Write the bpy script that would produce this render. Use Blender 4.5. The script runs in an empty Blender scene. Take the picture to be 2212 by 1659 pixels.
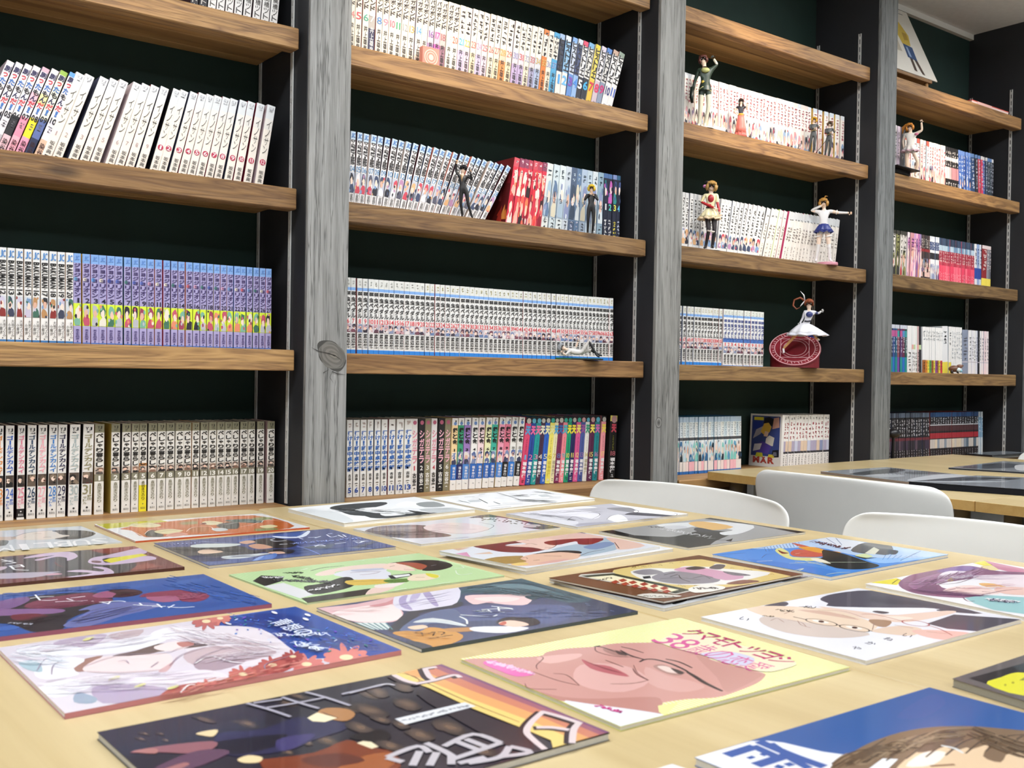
import bpy, math, random
import numpy as np
from mathutils import Vector, Matrix, Euler
random.seed(7)
SC = bpy.context.scene
COL = SC.collection
# ---------------------------------------------------------------- camera
W_, H_ = 2212, 1659
F_ = 2199.8067
CAM = np.array([0.0, -2.04, 0.9872])
def _cam_axes(p, y, r):
    cp, sp, cy, sy, cr, sr = math.cos(p), math.sin(p), math.cos(y), math.sin(y), math.cos(r), math.sin(r)
    fw = np.array([sy*cp, cy*cp, sp]); rt = np.array([cy, -sy, 0.0]); up = np.cross(rt, fw)
    return cr*rt + sr*up, -sr*rt + cr*up, fw
RT, UP, FW = _cam_axes(-0.0100859, 0.6546, 0.0165)
cd = bpy.data.cameras.new('camera'); cam = bpy.data.objects.new('camera', cd); COL.objects.link(cam)
cam.matrix_world = Matrix(((RT[0], UP[0], -FW[0], CAM[0]), (RT[1], UP[1], -FW[1], CAM[1]), (RT[2], UP[2], -FW[2], CAM[2]), (0, 0, 0, 1)))
cd.sensor_width = 36.0; cd.lens = F_/W_*36.0; cd.clip_start = 0.02
cd.dof.use_dof = True; cd.dof.focus_distance = 2.3; cd.dof.aperture_fstop = 13.0
SC.camera = cam
# ---------------------------------------------------------------- world, lights, exposure
wd = bpy.data.worlds.new('world'); SC.world = wd; wd.use_nodes = True
wd.node_tree.nodes['Background'].inputs[0].default_value = (0.9, 0.95, 1.0, 1); wd.node_tree.nodes['Background'].inputs[1].default_value = 0.05
vs = SC.view_settings
vs.view_transform = 'Standard'; vs.look = 'None'; vs.gamma = 1.0; vs.exposure = -0.10; vs.use_curve_mapping = False
def area(name, loc, sx, sy, power, col=(1, 1, 1), rot=(0, 0, 0)):
    l = bpy.data.lights.new(name, 'AREA'); l.shape = 'RECTANGLE'; l.size = sx; l.size_y = sy; l.energy = power; l.color = col
    o = bpy.data.objects.new(name, l); COL.objects.link(o); o.location = loc; o.rotation_euler = rot
    return o
CEIL = 2.452
COOL = (0.965, 0.985, 1.0)
for i, (x, y) in enumerate(((-1.2, -0.92), (0.5, -0.92), (2.2, -0.92), (3.9, -0.92), (-1.2, -3.3), (0.5, -3.3), (2.2, -3.3), (3.9, -3.3))):
    area('ceiling_panel_light', (x, y, CEIL-0.10), 1.2, 0.32, (17.5 if y > -2 else 12.5), COOL)
    area('ceiling_fill_light', (x, y, CEIL-0.09), 1.2, 0.32, 15, COOL, (math.pi, 0, 0))      # upward fill light, added to brighten the ceiling
def spot(loc, tgt, power, size, blend, col):
    l = bpy.data.lights.new('shelf_spotlight', 'SPOT'); l.energy = power; l.spot_size = math.radians(size); l.spot_blend = blend; l.color = col; l.shadow_soft_size = 0.03
    o = bpy.data.objects.new('shelf_spotlight', l); COL.objects.link(o); o.location = loc
    o.rotation_euler = (Vector(tgt)-Vector(loc)).to_track_quat('-Z', 'Y').to_euler()
WARM = (1.0, 0.80, 0.56)
for x, tx, p in ((0.42, 0.46, 21), (1.30, 1.36, 35), (2.42, 2.50, 44), (3.60, 3.66, 42)):
    spot((x, -0.72, 2.36), (tx, 0.05, 1.78), p, 44, 1.0, WARM)
# ---------------------------------------------------------------- helpers
def ray(px, py): return RT*((px-W_/2)/F_) - UP*((py-H_/2)/F_) + FW
def onz(px, py, z):
    d = ray(px, py); return CAM + d*((z-CAM[2])/d[2])
def ony(px, py, y):
    d = ray(px, py); return CAM + d*((y-CAM[1])/d[1])
def onx(px, py, x):
    d = ray(px, py); return CAM + d*((x-CAM[0])/d[0])
_hx = {}
def hx(s):
    """a colour as it is seen under neutral light -> linear rgb"""
    if not isinstance(s, str): return s
    r = _hx.get(s)
    if r is None:
        h = s.lstrip('#')
        if len(h) == 3: h = ''.join(c*2 for c in h)
        r = []
        for i in (0, 2, 4):
            v = int(h[i:i+2], 16)/255.0
            r.append(v/12.92 if v <= 0.04045 else ((v+0.055)/1.055)**2.4)
        r = _hx[s] = tuple(r)
    return r
def mix(a, b, t):
    a, b = hx(a), hx(b); return tuple(a[i]*(1-t)+b[i]*t for i in range(3))
class MB:
    def __init__(s): s.v = []; s.f = []; s.c = []; s.m = []; s.sm = []
    def add(s, verts, faces, col=(1, 1, 1), mat=0, smooth=False):
        n = len(s.v); s.v.extend([tuple(p) for p in verts])
        col = hx(col)
        for fc in faces:
            s.f.append([n+i for i in fc]); s.c.append(col); s.m.append(mat); s.sm.append(smooth)
    def box(s, x0, x1, y0, y1, z0, z1, col=(1, 1, 1), mat=0):
        s.add([(x0,y0,z0),(x1,y0,z0),(x1,y1,z0),(x0,y1,z0),(x0,y0,z1),(x1,y0,z1),(x1,y1,z1),(x0,y1,z1)],
              [(0,3,2,1),(4,5,6,7),(0,1,5,4),(1,2,6,5),(2,3,7,6),(3,0,4,7)], col, mat)
    def cbox(s, x0, x1, y0, y1, z0, z1, b, col=(1, 1, 1), mat=0):
        """box with chamfered edges"""
        xs = (x0, x1); ys = (y0, y1); zs = (z0, z1); V = []; idx = {}
        for i in (0, 1):
            for j in (0, 1):
                for k in (0, 1):
                    sx, sy, sz = (1-2*i), (1-2*j), (1-2*k)
                    for a in range(3):
                        p = [xs[i]+sx*b, ys[j]+sy*b, zs[k]+sz*b]; p[a] = (xs[i], ys[j], zs[k])[a]
                        idx[(i, j, k, a)] = len(V); V.append(tuple(p))
        Fc = []
        for a in range(3):
            for sgn in (0, 1):
                o = [t for t in range(3) if t != a]
                q = []
                for u, w in ((0,0),(1,0),(1,1),(0,1)):
                    c = [0,0,0]; c[a] = sgn; c[o[0]] = u; c[o[1]] = w; q.append(idx[(c[0],c[1],c[2],a)])
                Fc.append(q)
        for a in range(3):
            o = [t for t in range(3) if t != a]
            for u in (0, 1):
                for w in (0, 1):
                    q = []
                    for t, ax in ((0, o[0]), (1, o[0]), (1, o[1]), (0, o[1])):
                        c = [0,0,0]; c[a] = t; c[o[0]] = u; c[o[1]] = w; q.append(idx[(c[0],c[1],c[2],ax)])
                    Fc.append(q)
        for i in (0,1):
            for j in (0,1):
                for k in (0,1): Fc.append([idx[(i,j,k,a)] for a in range(3)])
        # consistent outward normals
        cx, cy, cz = (x0+x1)/2, (y0+y1)/2, (z0+z1)/2; out = []
        for q in Fc:
            p = [Vector(V[t]) for t in q]; nn = (p[1]-p[0]).cross(p[2]-p[0]); ce = sum(p, Vector())/len(p)-Vector((cx,cy,cz))
            out.append(q if nn.dot(ce) > 0 else q[::-1])
        s.add(V, out, col, mat)
    def prism(s, pts, z0, z1, col, mat=0, top=None):
        n = len(pts)
        s.add([(p[0],p[1],z0) for p in pts]+[(p[0],p[1],z1) for p in pts], [tuple(range(n-1,-1,-1))]+[(i,(i+1)%n,n+(i+1)%n,n+i) for i in range(n)], col, mat)
        s.add([(p[0],p[1],z1) for p in pts], [tuple(range(n))], top if top is not None else col, mat)
    def tube(s, pts, rad, n=8, col=(1,1,1), mat=0, caps=True):
        pts = [Vector(p) for p in pts]; rad = rad if isinstance(rad, (list, tuple)) else [rad]*len(pts)
        V = []; Fc = []; prev = None
        for i, p in enumerate(pts):
            d = (pts[min(i+1, len(pts)-1)]-pts[max(i-1, 0)]).normalized()
            ref = prev if prev is not None else (Vector((0,0,1)) if abs(d.z) < 0.9 else Vector((1,0,0)))
            a = d.cross(ref).normalized() if d.cross(ref).length > 1e-6 else d.orthogonal().normalized()
            b = a.cross(d).normalized(); prev = b
            for k in range(n):
                t = 2*math.pi*k/n; V.append(p+(a*math.cos(t)+b*math.sin(t))*rad[i])
        for i in range(len(pts)-1):
            for k in range(n): Fc.append((i*n+k, i*n+(k+1)%n, (i+1)*n+(k+1)%n, (i+1)*n+k))
        if caps: Fc += [tuple(range(n))[::-1], tuple((len(pts)-1)*n+k for k in range(n))]
        s.add(V, Fc, col, mat, True)
    def lathe(s, prof, n=20, col=(1,1,1), mat=0, cols=None, at=(0,0,0)):
        for i in range(len(prof)-1):
            (r0, z0), (r1, z1) = prof[i], prof[i+1]; V = []; Fc = []
            for k in range(n):
                t = 2*math.pi*k/n; V += [(at[0]+r0*math.cos(t), at[1]+r0*math.sin(t), at[2]+z0), (at[0]+r1*math.cos(t), at[1]+r1*math.sin(t), at[2]+z1)]
            for k in range(n):
                a = 2*k; b = 2*((k+1) % n); Fc.append((a, b, b+1, a+1))
            s.add(V, Fc, cols[i] if cols else col, mat, True)
    def ball(s, c, r, col=(1,1,1), nu=12, nv=8, mat=0):
        c = Vector(c); r = r if isinstance(r, (list, tuple)) else (r, r, r); V = []; Fc = []
        for j in range(nv+1):
            t = math.pi*j/nv
            for k in range(nu):
                a = 2*math.pi*k/nu; V.append((c.x+r[0]*math.sin(t)*math.cos(a), c.y+r[1]*math.sin(t)*math.sin(a), c.z-r[2]*math.cos(t)))
        for j in range(nv):
            for k in range(nu): Fc.append((j*nu+k, j*nu+(k+1)%nu, (j+1)*nu+(k+1)%nu, (j+1)*nu+k))
        s.add(V, Fc, col, mat, True)
    def merge(s, o, M=None, mat=None):
        n = len(s.v)
        if M is None: s.v.extend(o.v)
        else: s.v.extend([tuple(M @ Vector(p)) for p in o.v])
        s.f.extend([[n+i for i in f] for f in o.f]); s.c.extend(o.c); s.m.extend(o.m if mat is None else [mat]*len(o.f)); s.sm.extend(o.sm)
    def mesh(s, name, mats):
        me = bpy.data.meshes.new(name); me.from_pydata(s.v, [], s.f)
        for m in (mats if isinstance(mats, (list, tuple)) else [mats]): me.materials.append(m)
        at = me.attributes.new('Col', 'FLOAT_COLOR', 'FACE')
        at.data.foreach_set('color', np.array([(c[0], c[1], c[2], 1.0) for c in s.c], dtype=np.float32).ravel())
        me.polygons.foreach_set('material_index', np.array(s.m, dtype=np.int32))
        me.polygons.foreach_set('use_smooth', np.array(s.sm, dtype=bool))
        me.update()
        return me
    def build(s, name, mats, parent=None, loc=None, rot=None):
        return link(name, s.mesh(name, mats), parent, loc, rot)
def link(name, data, parent=None, loc=None, rot=None):
    o = bpy.data.objects.new(name, data); COL.objects.link(o)
    if parent is not None: o.parent = parent
    if loc is not None: o.location = loc
    if rot is not None: o.rotation_euler = rot
    return o
def tag(o, label=None, cat=None, group=None, kind=None):
    if label: o['label'] = label
    if cat: o['category'] = cat
    if group: o['group'] = group
    if kind: o['kind'] = kind
    return o
def empty(name, loc=(0,0,0), rot=(0,0,0)):
    o = bpy.data.objects.new(name, None); COL.objects.link(o); o.location = loc; o.rotation_euler = rot; o.empty_display_size = 0.05
    return o
# ---------------------------------------------------------------- materials
def newmat(name):
    m = bpy.data.materials.new(name); m.use_nodes = True
    return m, m.node_tree.nodes, m.node_tree.links, m.node_tree.nodes['Principled BSDF']
def ramp(nodes, stops):
    r = nodes.new('ShaderNodeValToRGB'); e = r.color_ramp.elements
    e[0].position, e[0].color = stops[0][0], (*hx(stops[0][1]), 1); e[1].position, e[1].color = stops[-1][0], (*hx(stops[-1][1]), 1)
    for p, c in stops[1:-1]:
        n = e.new(p); n.color = (*hx(c), 1)
    return r
def mat_col(name, rough=0.45, spec=0.5, coat=0.0, vary=0.03, scale=60.0):
    m, N, L, B = newmat(name)
    a = N.new('ShaderNodeAttribute'); a.attribute_name = 'Col'
    t = N.new('ShaderNodeTexCoord'); n = N.new('ShaderNodeTexNoise'); n.inputs['Scale'].default_value = scale; n.inputs['Detail'].default_value = 2
    L.new(t.outputs['Object'], n.inputs['Vector'])
    mr = N.new('ShaderNodeMapRange'); mr.inputs['To Min'].default_value = 1-vary; mr.inputs['To Max'].default_value = 1+vary
    L.new(n.outputs['Fac'], mr.inputs['Value'])
    mx = N.new('ShaderNodeVectorMath'); mx.operation = 'SCALE'
    L.new(a.outputs['Color'], mx.inputs[0]); L.new(mr.outputs[0], mx.inputs['Scale']); L.new(mx.outputs[0], B.inputs['Base Color'])
    B.inputs['Roughness'].default_value = rough; B.inputs['Specular IOR Level'].default_value = spec
    B.inputs['Coat Weight'].default_value = coat; B.inputs['Coat Roughness'].default_value = 0.06
    return m
def mat_plain(name, col, rough=0.5, metal=0.0, spec=0.5, vary=0.06, scale=20.0, bump=0.0, bscale=200.0):
    m, N, L, B = newmat(name)
    t = N.new('ShaderNodeTexCoord'); n = N.new('ShaderNodeTexNoise'); n.inputs['Scale'].default_value = scale; n.inputs['Detail'].default_value = 3
    L.new(t.outputs['Object'], n.inputs['Vector'])
    c = hx(col); r = ramp(N, [(0.3, tuple(x*(1-vary) for x in c)), (0.7, tuple(min(1, x*(1+vary)) for x in c))])
    L.new(n.outputs['Fac'], r.inputs[0]); L.new(r.outputs[0], B.inputs['Base Color'])
    B.inputs['Roughness'].default_value = rough; B.inputs['Metallic'].default_value = metal; B.inputs['Specular IOR Level'].default_value = spec
    if bump:
        n2 = N.new('ShaderNodeTexNoise'); n2.inputs['Scale'].default_value = bscale; n2.inputs['Detail'].default_value = 4; L.new(t.outputs['Object'], n2.inputs['Vector'])
        b = N.new('ShaderNodeBump'); b.inputs['Strength'].default_value = bump; b.inputs['Distance'].default_value = 0.002; L.new(n2.outputs['Fac'], b.inputs['Height']); L.new(b.outputs[0], B.inputs['Normal'])
    return m
def mat_wood(name, stops, axis='X', grain=28.0, stretch=14.0, rough=0.55, ring=1.0, knots=True, bump=0.25, hue=0.12, fine=0.25, tint=False, cracks=0.0):
    """grain runs along one object axis; every object gets its own piece of the tree"""
    m, N, L, B = newmat(name)
    t = N.new('ShaderNodeTexCoord'); oi = N.new('ShaderNodeObjectInfo')
    off = N.new('ShaderNodeVectorMath'); off.operation = 'SCALE'; off.inputs[0].default_value = (7.3, 3.1, 5.7); L.new(oi.outputs['Random'], off.inputs['Scale'])
    ad = N.new('ShaderNodeVectorMath'); ad.operation = 'ADD'; L.new(t.outputs['Object'], ad.inputs[0]); L.new(off.outputs[0], ad.inputs[1])
    mp = N.new('ShaderNodeMapping'); sc = [grain]*3; sc['XYZ'.index(axis)] = grain/stretch; mp.inputs['Scale'].default_value = sc; L.new(ad.outputs[0], mp.inputs['Vector'])
    n1 = N.new('ShaderNodeTexNoise'); n1.inputs['Scale'].default_value = 1.0; n1.inputs['Detail'].default_value = 3; n1.inputs['Distortion'].default_value = 0.6; L.new(mp.outputs[0], n1.inputs['Vector'])
    # growth rings: saw of the low noise
    mul = N.new('ShaderNodeMath'); mul.operation = 'MULTIPLY'; mul.inputs[1].default_value = 9.0*ring; L.new(n1.outputs['Fac'], mul.inputs[0])
    fr = N.new('ShaderNodeMath'); fr.operation = 'PINGPONG'; fr.inputs[1].default_value = 1.0; L.new(mul.outputs[0], fr.inputs[0])
    mp2 = N.new('ShaderNodeMapping'); s2 = [grain*14]*3; s2['XYZ'.index(axis)] = grain*0.5; mp2.inputs['Scale'].default_value = s2; L.new(ad.outputs[0], mp2.inputs['Vector'])
    n2 = N.new('ShaderNodeTexNoise'); n2.inputs['Scale'].default_value = 1.0; n2.inputs['Detail'].default_value = 4; L.new(mp2.outputs[0], n2.inputs['Vector'])
    m1 = N.new('ShaderNodeMix'); m1.data_type = 'FLOAT'; m1.inputs['Factor'].default_value = fine; L.new(fr.outputs[0], m1.inputs['A']); L.new(n2.outputs['Fac'], m1.inputs['B'])
    r = ramp(N, stops); L.new(m1.outputs[0], r.inputs[0])
    colr = r.outputs[0]
    if knots:
        mpk = N.new('ShaderNodeMapping'); sk = [9.0]*3; sk['XYZ'.index(axis)] = 3.2; mpk.inputs['Scale'].default_value = sk; L.new(ad.outputs[0], mpk.inputs['Vector'])
        vo = N.new('ShaderNodeTexVoronoi'); vo.inputs['Scale'].default_value = 1.0; vo.inputs['Randomness'].default_value = 1.0; L.new(mpk.outputs[0], vo.inputs['Vector'])
        lt = N.new('ShaderNodeMapRange'); lt.inputs['From Min'].default_value = 0.05; lt.inputs['From Max'].default_value = 0.14; lt.inputs['To Min'].default_value = 0.75; lt.inputs['To Max'].default_value = 0.0; L.new(vo.outputs['Distance'], lt.inputs['Value'])
        mk = N.new('ShaderNodeMix'); mk.data_type = 'RGBA'; mk.inputs['B'].default_value = (*[c*0.35 for c in hx(stops[0][1])], 1); L.new(lt.outputs[0], mk.inputs['Factor']); L.new(colr, mk.inputs['A']); colr = mk.outputs['Result']
    if cracks:                                   # long drying cracks along the grain
        mpc = N.new('ShaderNodeMapping'); s3 = [grain*1.6]*3; s3['XYZ'.index(axis)] = grain*0.045; mpc.inputs['Scale'].default_value = s3; L.new(ad.outputs[0], mpc.inputs['Vector'])
        n3 = N.new('ShaderNodeTexNoise'); n3.inputs['Scale'].default_value = 1.0; n3.inputs['Detail'].default_value = 5; n3.inputs['Roughness'].default_value = 0.6; L.new(mpc.outputs[0], n3.inputs['Vector'])
        sb = N.new('ShaderNodeMath'); sb.operation = 'SUBTRACT'; sb.inputs[1].default_value = 0.5; L.new(n3.outputs['Fac'], sb.inputs[0])
        ab = N.new('ShaderNodeMath'); ab.operation = 'ABSOLUTE'; L.new(sb.outputs[0], ab.inputs[0])
        mc = N.new('ShaderNodeMapRange'); mc.inputs['From Min'].default_value = 0.0; mc.inputs['From Max'].default_value = 0.022; mc.inputs['To Min'].default_value = cracks; mc.inputs['To Max'].default_value = 0.0; L.new(ab.outputs[0], mc.inputs['Value'])
        mk2 = N.new('ShaderNodeMix'); mk2.data_type = 'RGBA'; mk2.inputs['B'].default_value = (*[c*0.45 for c in hx(stops[0][1])], 1); L.new(mc.outputs[0], mk2.inputs['Factor']); L.new(colr, mk2.inputs['A']); colr = mk2.outputs['Result']
    hs = N.new('ShaderNodeHueSaturation'); mr = N.new('ShaderNodeMapRange'); mr.inputs['To Min'].default_value = 1-hue; mr.inputs['To Max'].default_value = 1+hue; L.new(oi.outputs['Random'], mr.inputs['Value']); L.new(mr.outputs[0], hs.inputs['Value']); L.new(colr, hs.inputs['Color'])
    out = hs.outputs[0]
    if tint:                                     # each board's own stain
        at = N.new('ShaderNodeAttribute'); at.attribute_name = 'Col'; mt = N.new('ShaderNodeMix'); mt.data_type = 'RGBA'; mt.blend_type = 'MULTIPLY'; mt.inputs['Factor'].default_value = 1.0
        L.new(out, mt.inputs['A']); L.new(at.outputs['Color'], mt.inputs['B']); out = mt.outputs['Result']
    L.new(out, B.inputs['Base Color']); B.inputs['Roughness'].default_value = rough
    if bump:
        b = N.new('ShaderNodeBump'); b.inputs['Strength'].default_value = bump; b.inputs['Distance'].default_value = 0.002; L.new(m1.outputs[0], b.inputs['Height']); L.new(b.outputs[0], B.inputs['Normal'])
    return m
M_PRINT = mat_col('printed_paper', 0.38)
M_MATTE = mat_col('matte_print', 0.5)
M_GLOSS = mat_col('laminated_cover', 0.22, 0.5, 0.35, 0.015, 30)
M_FIG = mat_col('painted_plastic', 0.4, 0.5, 0.1)
M_PAGE = mat_col('page_edges', 0.8, 0.2, 0, 0.12, 900)
M_GREEN = mat_plain('dark_green_wall', (0.005, 0.0245, 0.0195), 0.8, vary=0.15, scale=9)
M_BLACK = mat_plain('black_panel', (0.0165, 0.0178, 0.0215), 0.6, vary=0.1, scale=7, bump=0.06)
M_RAIL = mat_plain('zinc_rail', (0.72, 0.72, 0.70), 0.4, 0.35, vary=0.05)
M_NOSE = mat_wood('stained_pine', [(0.0, '#5f4128'), (0.3, '#866440'), (0.6, '#9c774b'), (1.0, '#ad8859')], 'X', 32, 12, ring=1.3, hue=0.05, fine=0.42, tint=True, cracks=0.45)
M_LAM = mat_wood('laminated_pine', [(0.0, '#765234'), (0.5, '#9a7345'), (1.0, '#b08a5a')], 'X', 16, 16, ring=0.6, knots=False, bump=0.1, hue=0.24)
M_GREY = mat_wood('weathered_grey_wood', [(0.0, '#4a4a47'), (0.3, '#7c7c7a'), (0.6, '#949492'), (1.0, '#b2b2b0')], 'Z', 34, 20, rough=0.8, ring=0.9, knots=False, bump=0.5, hue=0.03, fine=0.7, tint=True, cracks=0.75)
M_MAPLE = mat_wood('maple_laminate', [(0.0, '#b49f72'), (0.5, '#c4b084'), (1.0, '#cfbd94')], 'Y', 9, 12, rough=0.32, ring=0.5, knots=False, bump=0.0, hue=0.0, fine=0.5)
M_MAPLE2 = mat_wood('maple_edge_band', [(0.0, '#b8904f'), (0.5, '#c49d5c'), (1.0, '#cfaa6b')], 'X', 20, 14, rough=0.4, ring=0.5, knots=False, bump=0.0, hue=0.0, fine=0.5)
M_WHITEPL = mat_plain('white_plastic', '#eeefec', 0.32, vary=0.01)
M_CHROME = mat_plain('grey_leg_metal', (0.5, 0.5, 0.5), 0.3, 0.9)
M_CEIL = mat_plain('ceiling_board', '#e2e3e4', 0.9, vary=0.03, scale=40, bump=0.5, bscale=90)
M_TRIM = mat_plain('white_trim', '#dcdcd6', 0.5, vary=0.02)
M_WALL = mat_plain('pale_wall', '#d6d4ce', 0.85, vary=0.02)
M_FLOOR = mat_plain('grey_carpet', '#77746f', 0.95, vary=0.15, scale=300, bump=0.4)
M_GREYPL = mat_plain('grey_modesty_panel', '#a9aaa2', 0.6, vary=0.03)
# ---------------------------------------------------------------- setting
X1, PP, PW, YP, SR = 0.97973, 1.06044, 0.1016, -0.02464, 0.0094
YB = 0.232                                     # face of the back wall
ZE = 0.690
ROWZ = {'A': (2.057, 2.057, 2.057, 2.057), 'B': (1.726, 1.7175, 1.722, 1.718), 'C': (1.380, 1.367, 1.365, 1.362), 'D': (1.031, 1.027, 1.022, 1.016), 'E': (ZE,)*4}
XL = [0.02] + [X1+k*PP+PW for k in range(3)]   # inner left of each bay
XR = [X1+k*PP for k in range(4)]               # inner right of each bay
def slab(name, x0, x1, y0, y1, z0, z1, m):
    b = MB(); b.box(x0, x1, y0, y1, z0, z1); o = b.build(name, m); o['kind'] = 'structure'; return o
slab('wall_back', -2.8, 6.6, YB, YB+0.1, 0, CEIL, M_GREEN)
slab('wall_left', -2.9, -2.8, -5.2, YB, 0, CEIL, M_WALL)
slab('wall_right', 6.6, 6.7, -5.2, YB, 0, CEIL, M_WALL)
slab('wall_front', -2.9, 6.7, -5.3, -5.2, 0, CEIL, M_WALL)
slab('floor', -2.9, 6.7, -5.3, YB+0.1, -0.1, 0, M_FLOOR)
slab('ceiling', -2.9, 6.7, -5.3, YB+0.1, CEIL, CEIL+0.1, M_CEIL)
slab('trim_1', -2.8, 6.6, YB-0.018, YB, CEIL-0.022, CEIL, M_TRIM)
# uprights: black partition, weathered board on its front, slotted rails on the side that faces the camera
def rail_mesh(z0, z1):
    b = MB(); w = 0.0115
    b.box(-0.0016, 0, 0, w, z0, z1, mat=1)
    b.box(-0.004, -0.0016, 0, 0.0036, z0, z1); b.box(-0.004, -0.0016, w-0.0036, w, z0, z1)
    z = z0
    while z < z1-0.01:
        b.box(-0.004, -0.0016, 0.0036, w-0.0036, z, z+0.0095); z += 0.0268
    return b.mesh('slotted_rail', [M_RAIL, M_BLACK])
RM = rail_mesh(ZE+0.002, 2.185)
UPN = ['starting the first bay', 'big dark knot beside the violet comics', 'between second and third bay', 'between the figurine bay and the last bay', 'closing the last bay']
for k in range(-1, 4):
    xp = X1+k*PP
    r = empty('bookcase_upright', (xp, 0, 0)); tag(r, 'black partition faced with weathered grey board, '+UPN[k+1], 'bookcase upright', 'bookcase uprights')
    b = MB(); b.box(0, PW, YP+0.004, YB, 0, CEIL); b.build('partition', M_BLACK, r)
    b = MB(); g = {1: (.93, .92, .90), 2: (.60, .63, .65), 3: (.6, .62, .65)}.get(k, (1, 1, 1)); b.cbox(0.0015, PW-0.0015, YP-0.008, YP+0.0038, 0.0, CEIL, 0.001, g)
    fb = b.build('grey_board', M_GREY, r); fb['label'] = 'weathered grey wooden board'
    if k == 0:
        # the big knot of the first board: a slightly raised oval of rings
        c = ony(721, 768, YP-0.0086); kn = MB()
        rk = random.Random(5)
        for j, (sx, sz, col) in enumerate(((1.0, 1.0, '#3f3e3b'), (0.92, 0.93, '#6a6863'), (0.86, 0.85, '#5c5a55'), (0.76, 0.74, '#706d68'), (0.66, 0.62, '#615e59'), (0.52, 0.46, '#74706a'), (0.40, 0.33, '#64615b'), (0.24, 0.17, '#7a756c'), (0.10, 0.05, '#33312e'))):
            pts = []; ph = rk.uniform(0, 6); am = rk.uniform(.03, .09); ox = -0.006+0.009*j/9+rk.uniform(-.0015, .0015)
            for i in range(36):
                t = 2*math.pi*i/36; rr = 1+am*math.sin(2*t+ph)+am*0.6*math.sin(5*t+2*ph)
                x = c[0]+0.036*sx*rr*math.cos(t)+ox; z = c[2]+0.030*sz*rr*math.sin(t)-0.30*(0.036*sx*math.cos(t))
                pts.append((min(x, xp+PW-0.002)-xp, YP-0.0082-0.0001*j, z))
            kn.add(pts, [tuple(range(36))], col)
        for pts in (((-.9, .25), (-.3, .12), (.1, .0), (.5, -.3)), ((-1.5, .5), (-1.1, .3), (-.8, .2)), ((-.6, -1.6), (-.7, -1.2), (-.3, -.95)), ((.0, -1.9), (-.25, -1.5), (-.1, -1.1), (.3, -1.25), (.8, -1.3))):
            V = []
            for i, (u, v) in enumerate(pts):
                w = 0.0009 if 0 < i < len(pts)-1 else 0.0002; x = min(c[0]+0.036*u-xp, PW-.002); z = c[2]+0.032*v; V += [(x, YP-0.0094, z-w), (x, YP-0.0094, z+w)]
            kn.add(V, [(2*i, 2*i+2, 2*i+3, 2*i+1) for i in range(len(pts)-1)], '#2c2a28')
        kn.build('wood_knot', M_MATTE, fb)['label'] = 'dark oval knot in the grey board'
    if k == 1:
        c = ony(1423, 913, YP-0.0086); kn = MB()
        for j, (s_, col) in enumerate(((1.0, '#5a5957'), (0.8, '#8b8a87'), (0.55, '#6a6967'), (0.25, '#4c4b49'))):
            kn.add([(c[0]-xp+0.013*s_*math.cos(t*math.pi/10), YP-0.0082-0.0001*j, c[2]+0.016*s_*math.sin(t*math.pi/10)) for t in range(20)], [tuple(range(20))], col)
        kn.build('wood_knot', M_MATTE, fb)['label'] = 'small oval knot in the grey board'
    if k >= 0:
        link('slotted_rail', RM, r, (0, 0.042, 0)); link('slotted_rail', RM, r, (0, 0.212, 0))
# shelves: a thick front rail and a board glued up from strips
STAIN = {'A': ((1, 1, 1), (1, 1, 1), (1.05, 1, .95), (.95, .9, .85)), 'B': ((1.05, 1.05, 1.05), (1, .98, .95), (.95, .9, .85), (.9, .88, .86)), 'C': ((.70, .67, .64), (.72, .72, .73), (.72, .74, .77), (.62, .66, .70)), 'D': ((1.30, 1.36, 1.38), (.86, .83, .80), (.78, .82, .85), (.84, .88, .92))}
BAYN = ['first bay', 'second bay', 'third bay', 'last bay']
ROWN = {'A': 'topmost shelf', 'B': 'second shelf from the top', 'C': 'third shelf from the top', 'D': 'fourth shelf from the top'}
for b_ in range(4):
    x0, x1 = XL[b_]+SR, XR[b_]-SR
    for rw in 'ABCD':
        zt = ROWZ[rw][b_]
        r = empty('bookcase_shelf', ((x0+x1)/2, 0, zt)); hw = (x1-x0)/2
        tag(r, f'brown stained pine shelf, {ROWN[rw]} in the {BAYN[b_]}', 'shelf', 'bookcase shelves')
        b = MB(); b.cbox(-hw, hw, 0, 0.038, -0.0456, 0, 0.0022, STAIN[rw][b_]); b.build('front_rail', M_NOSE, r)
        n = 5; w = (YB-0.001-0.038)/n
        for i in range(n):
            b = MB(); dz = 0.0004*((i*7+b_*3) % 3)
            b.cbox(-hw-0.004, hw+0.004, 0.038+i*w+0.0002, 0.038+(i+1)*w-0.0002, -0.026-dz, -0.0012, 0.0006); b.build('board_strip', M_LAM, r)
    r = empty('bookcase_base_shelf', ((x0+x1)/2, 0, ZE)); hw = (x1-x0)/2
    tag(r, f'low brown base shelf at table height in the {BAYN[b_]}', 'shelf', 'bookcase base shelves')
    b = MB(); b.cbox(-hw, hw, -0.030, YB-0.001, -0.03, 0, 0.002); b.build('board', M_LAM, r)
    b = MB(); b.cbox(-hw, hw, -0.028, -0.004, -0.14, -0.0305, 0.002); b.build('front_rail', M_NOSE, r)
    b = MB(); b.box(-hw, hw, 0.02, 0.05, -ZE+0.001, -0.0305); b.build('kick_panel', M_BLACK, r)
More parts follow.
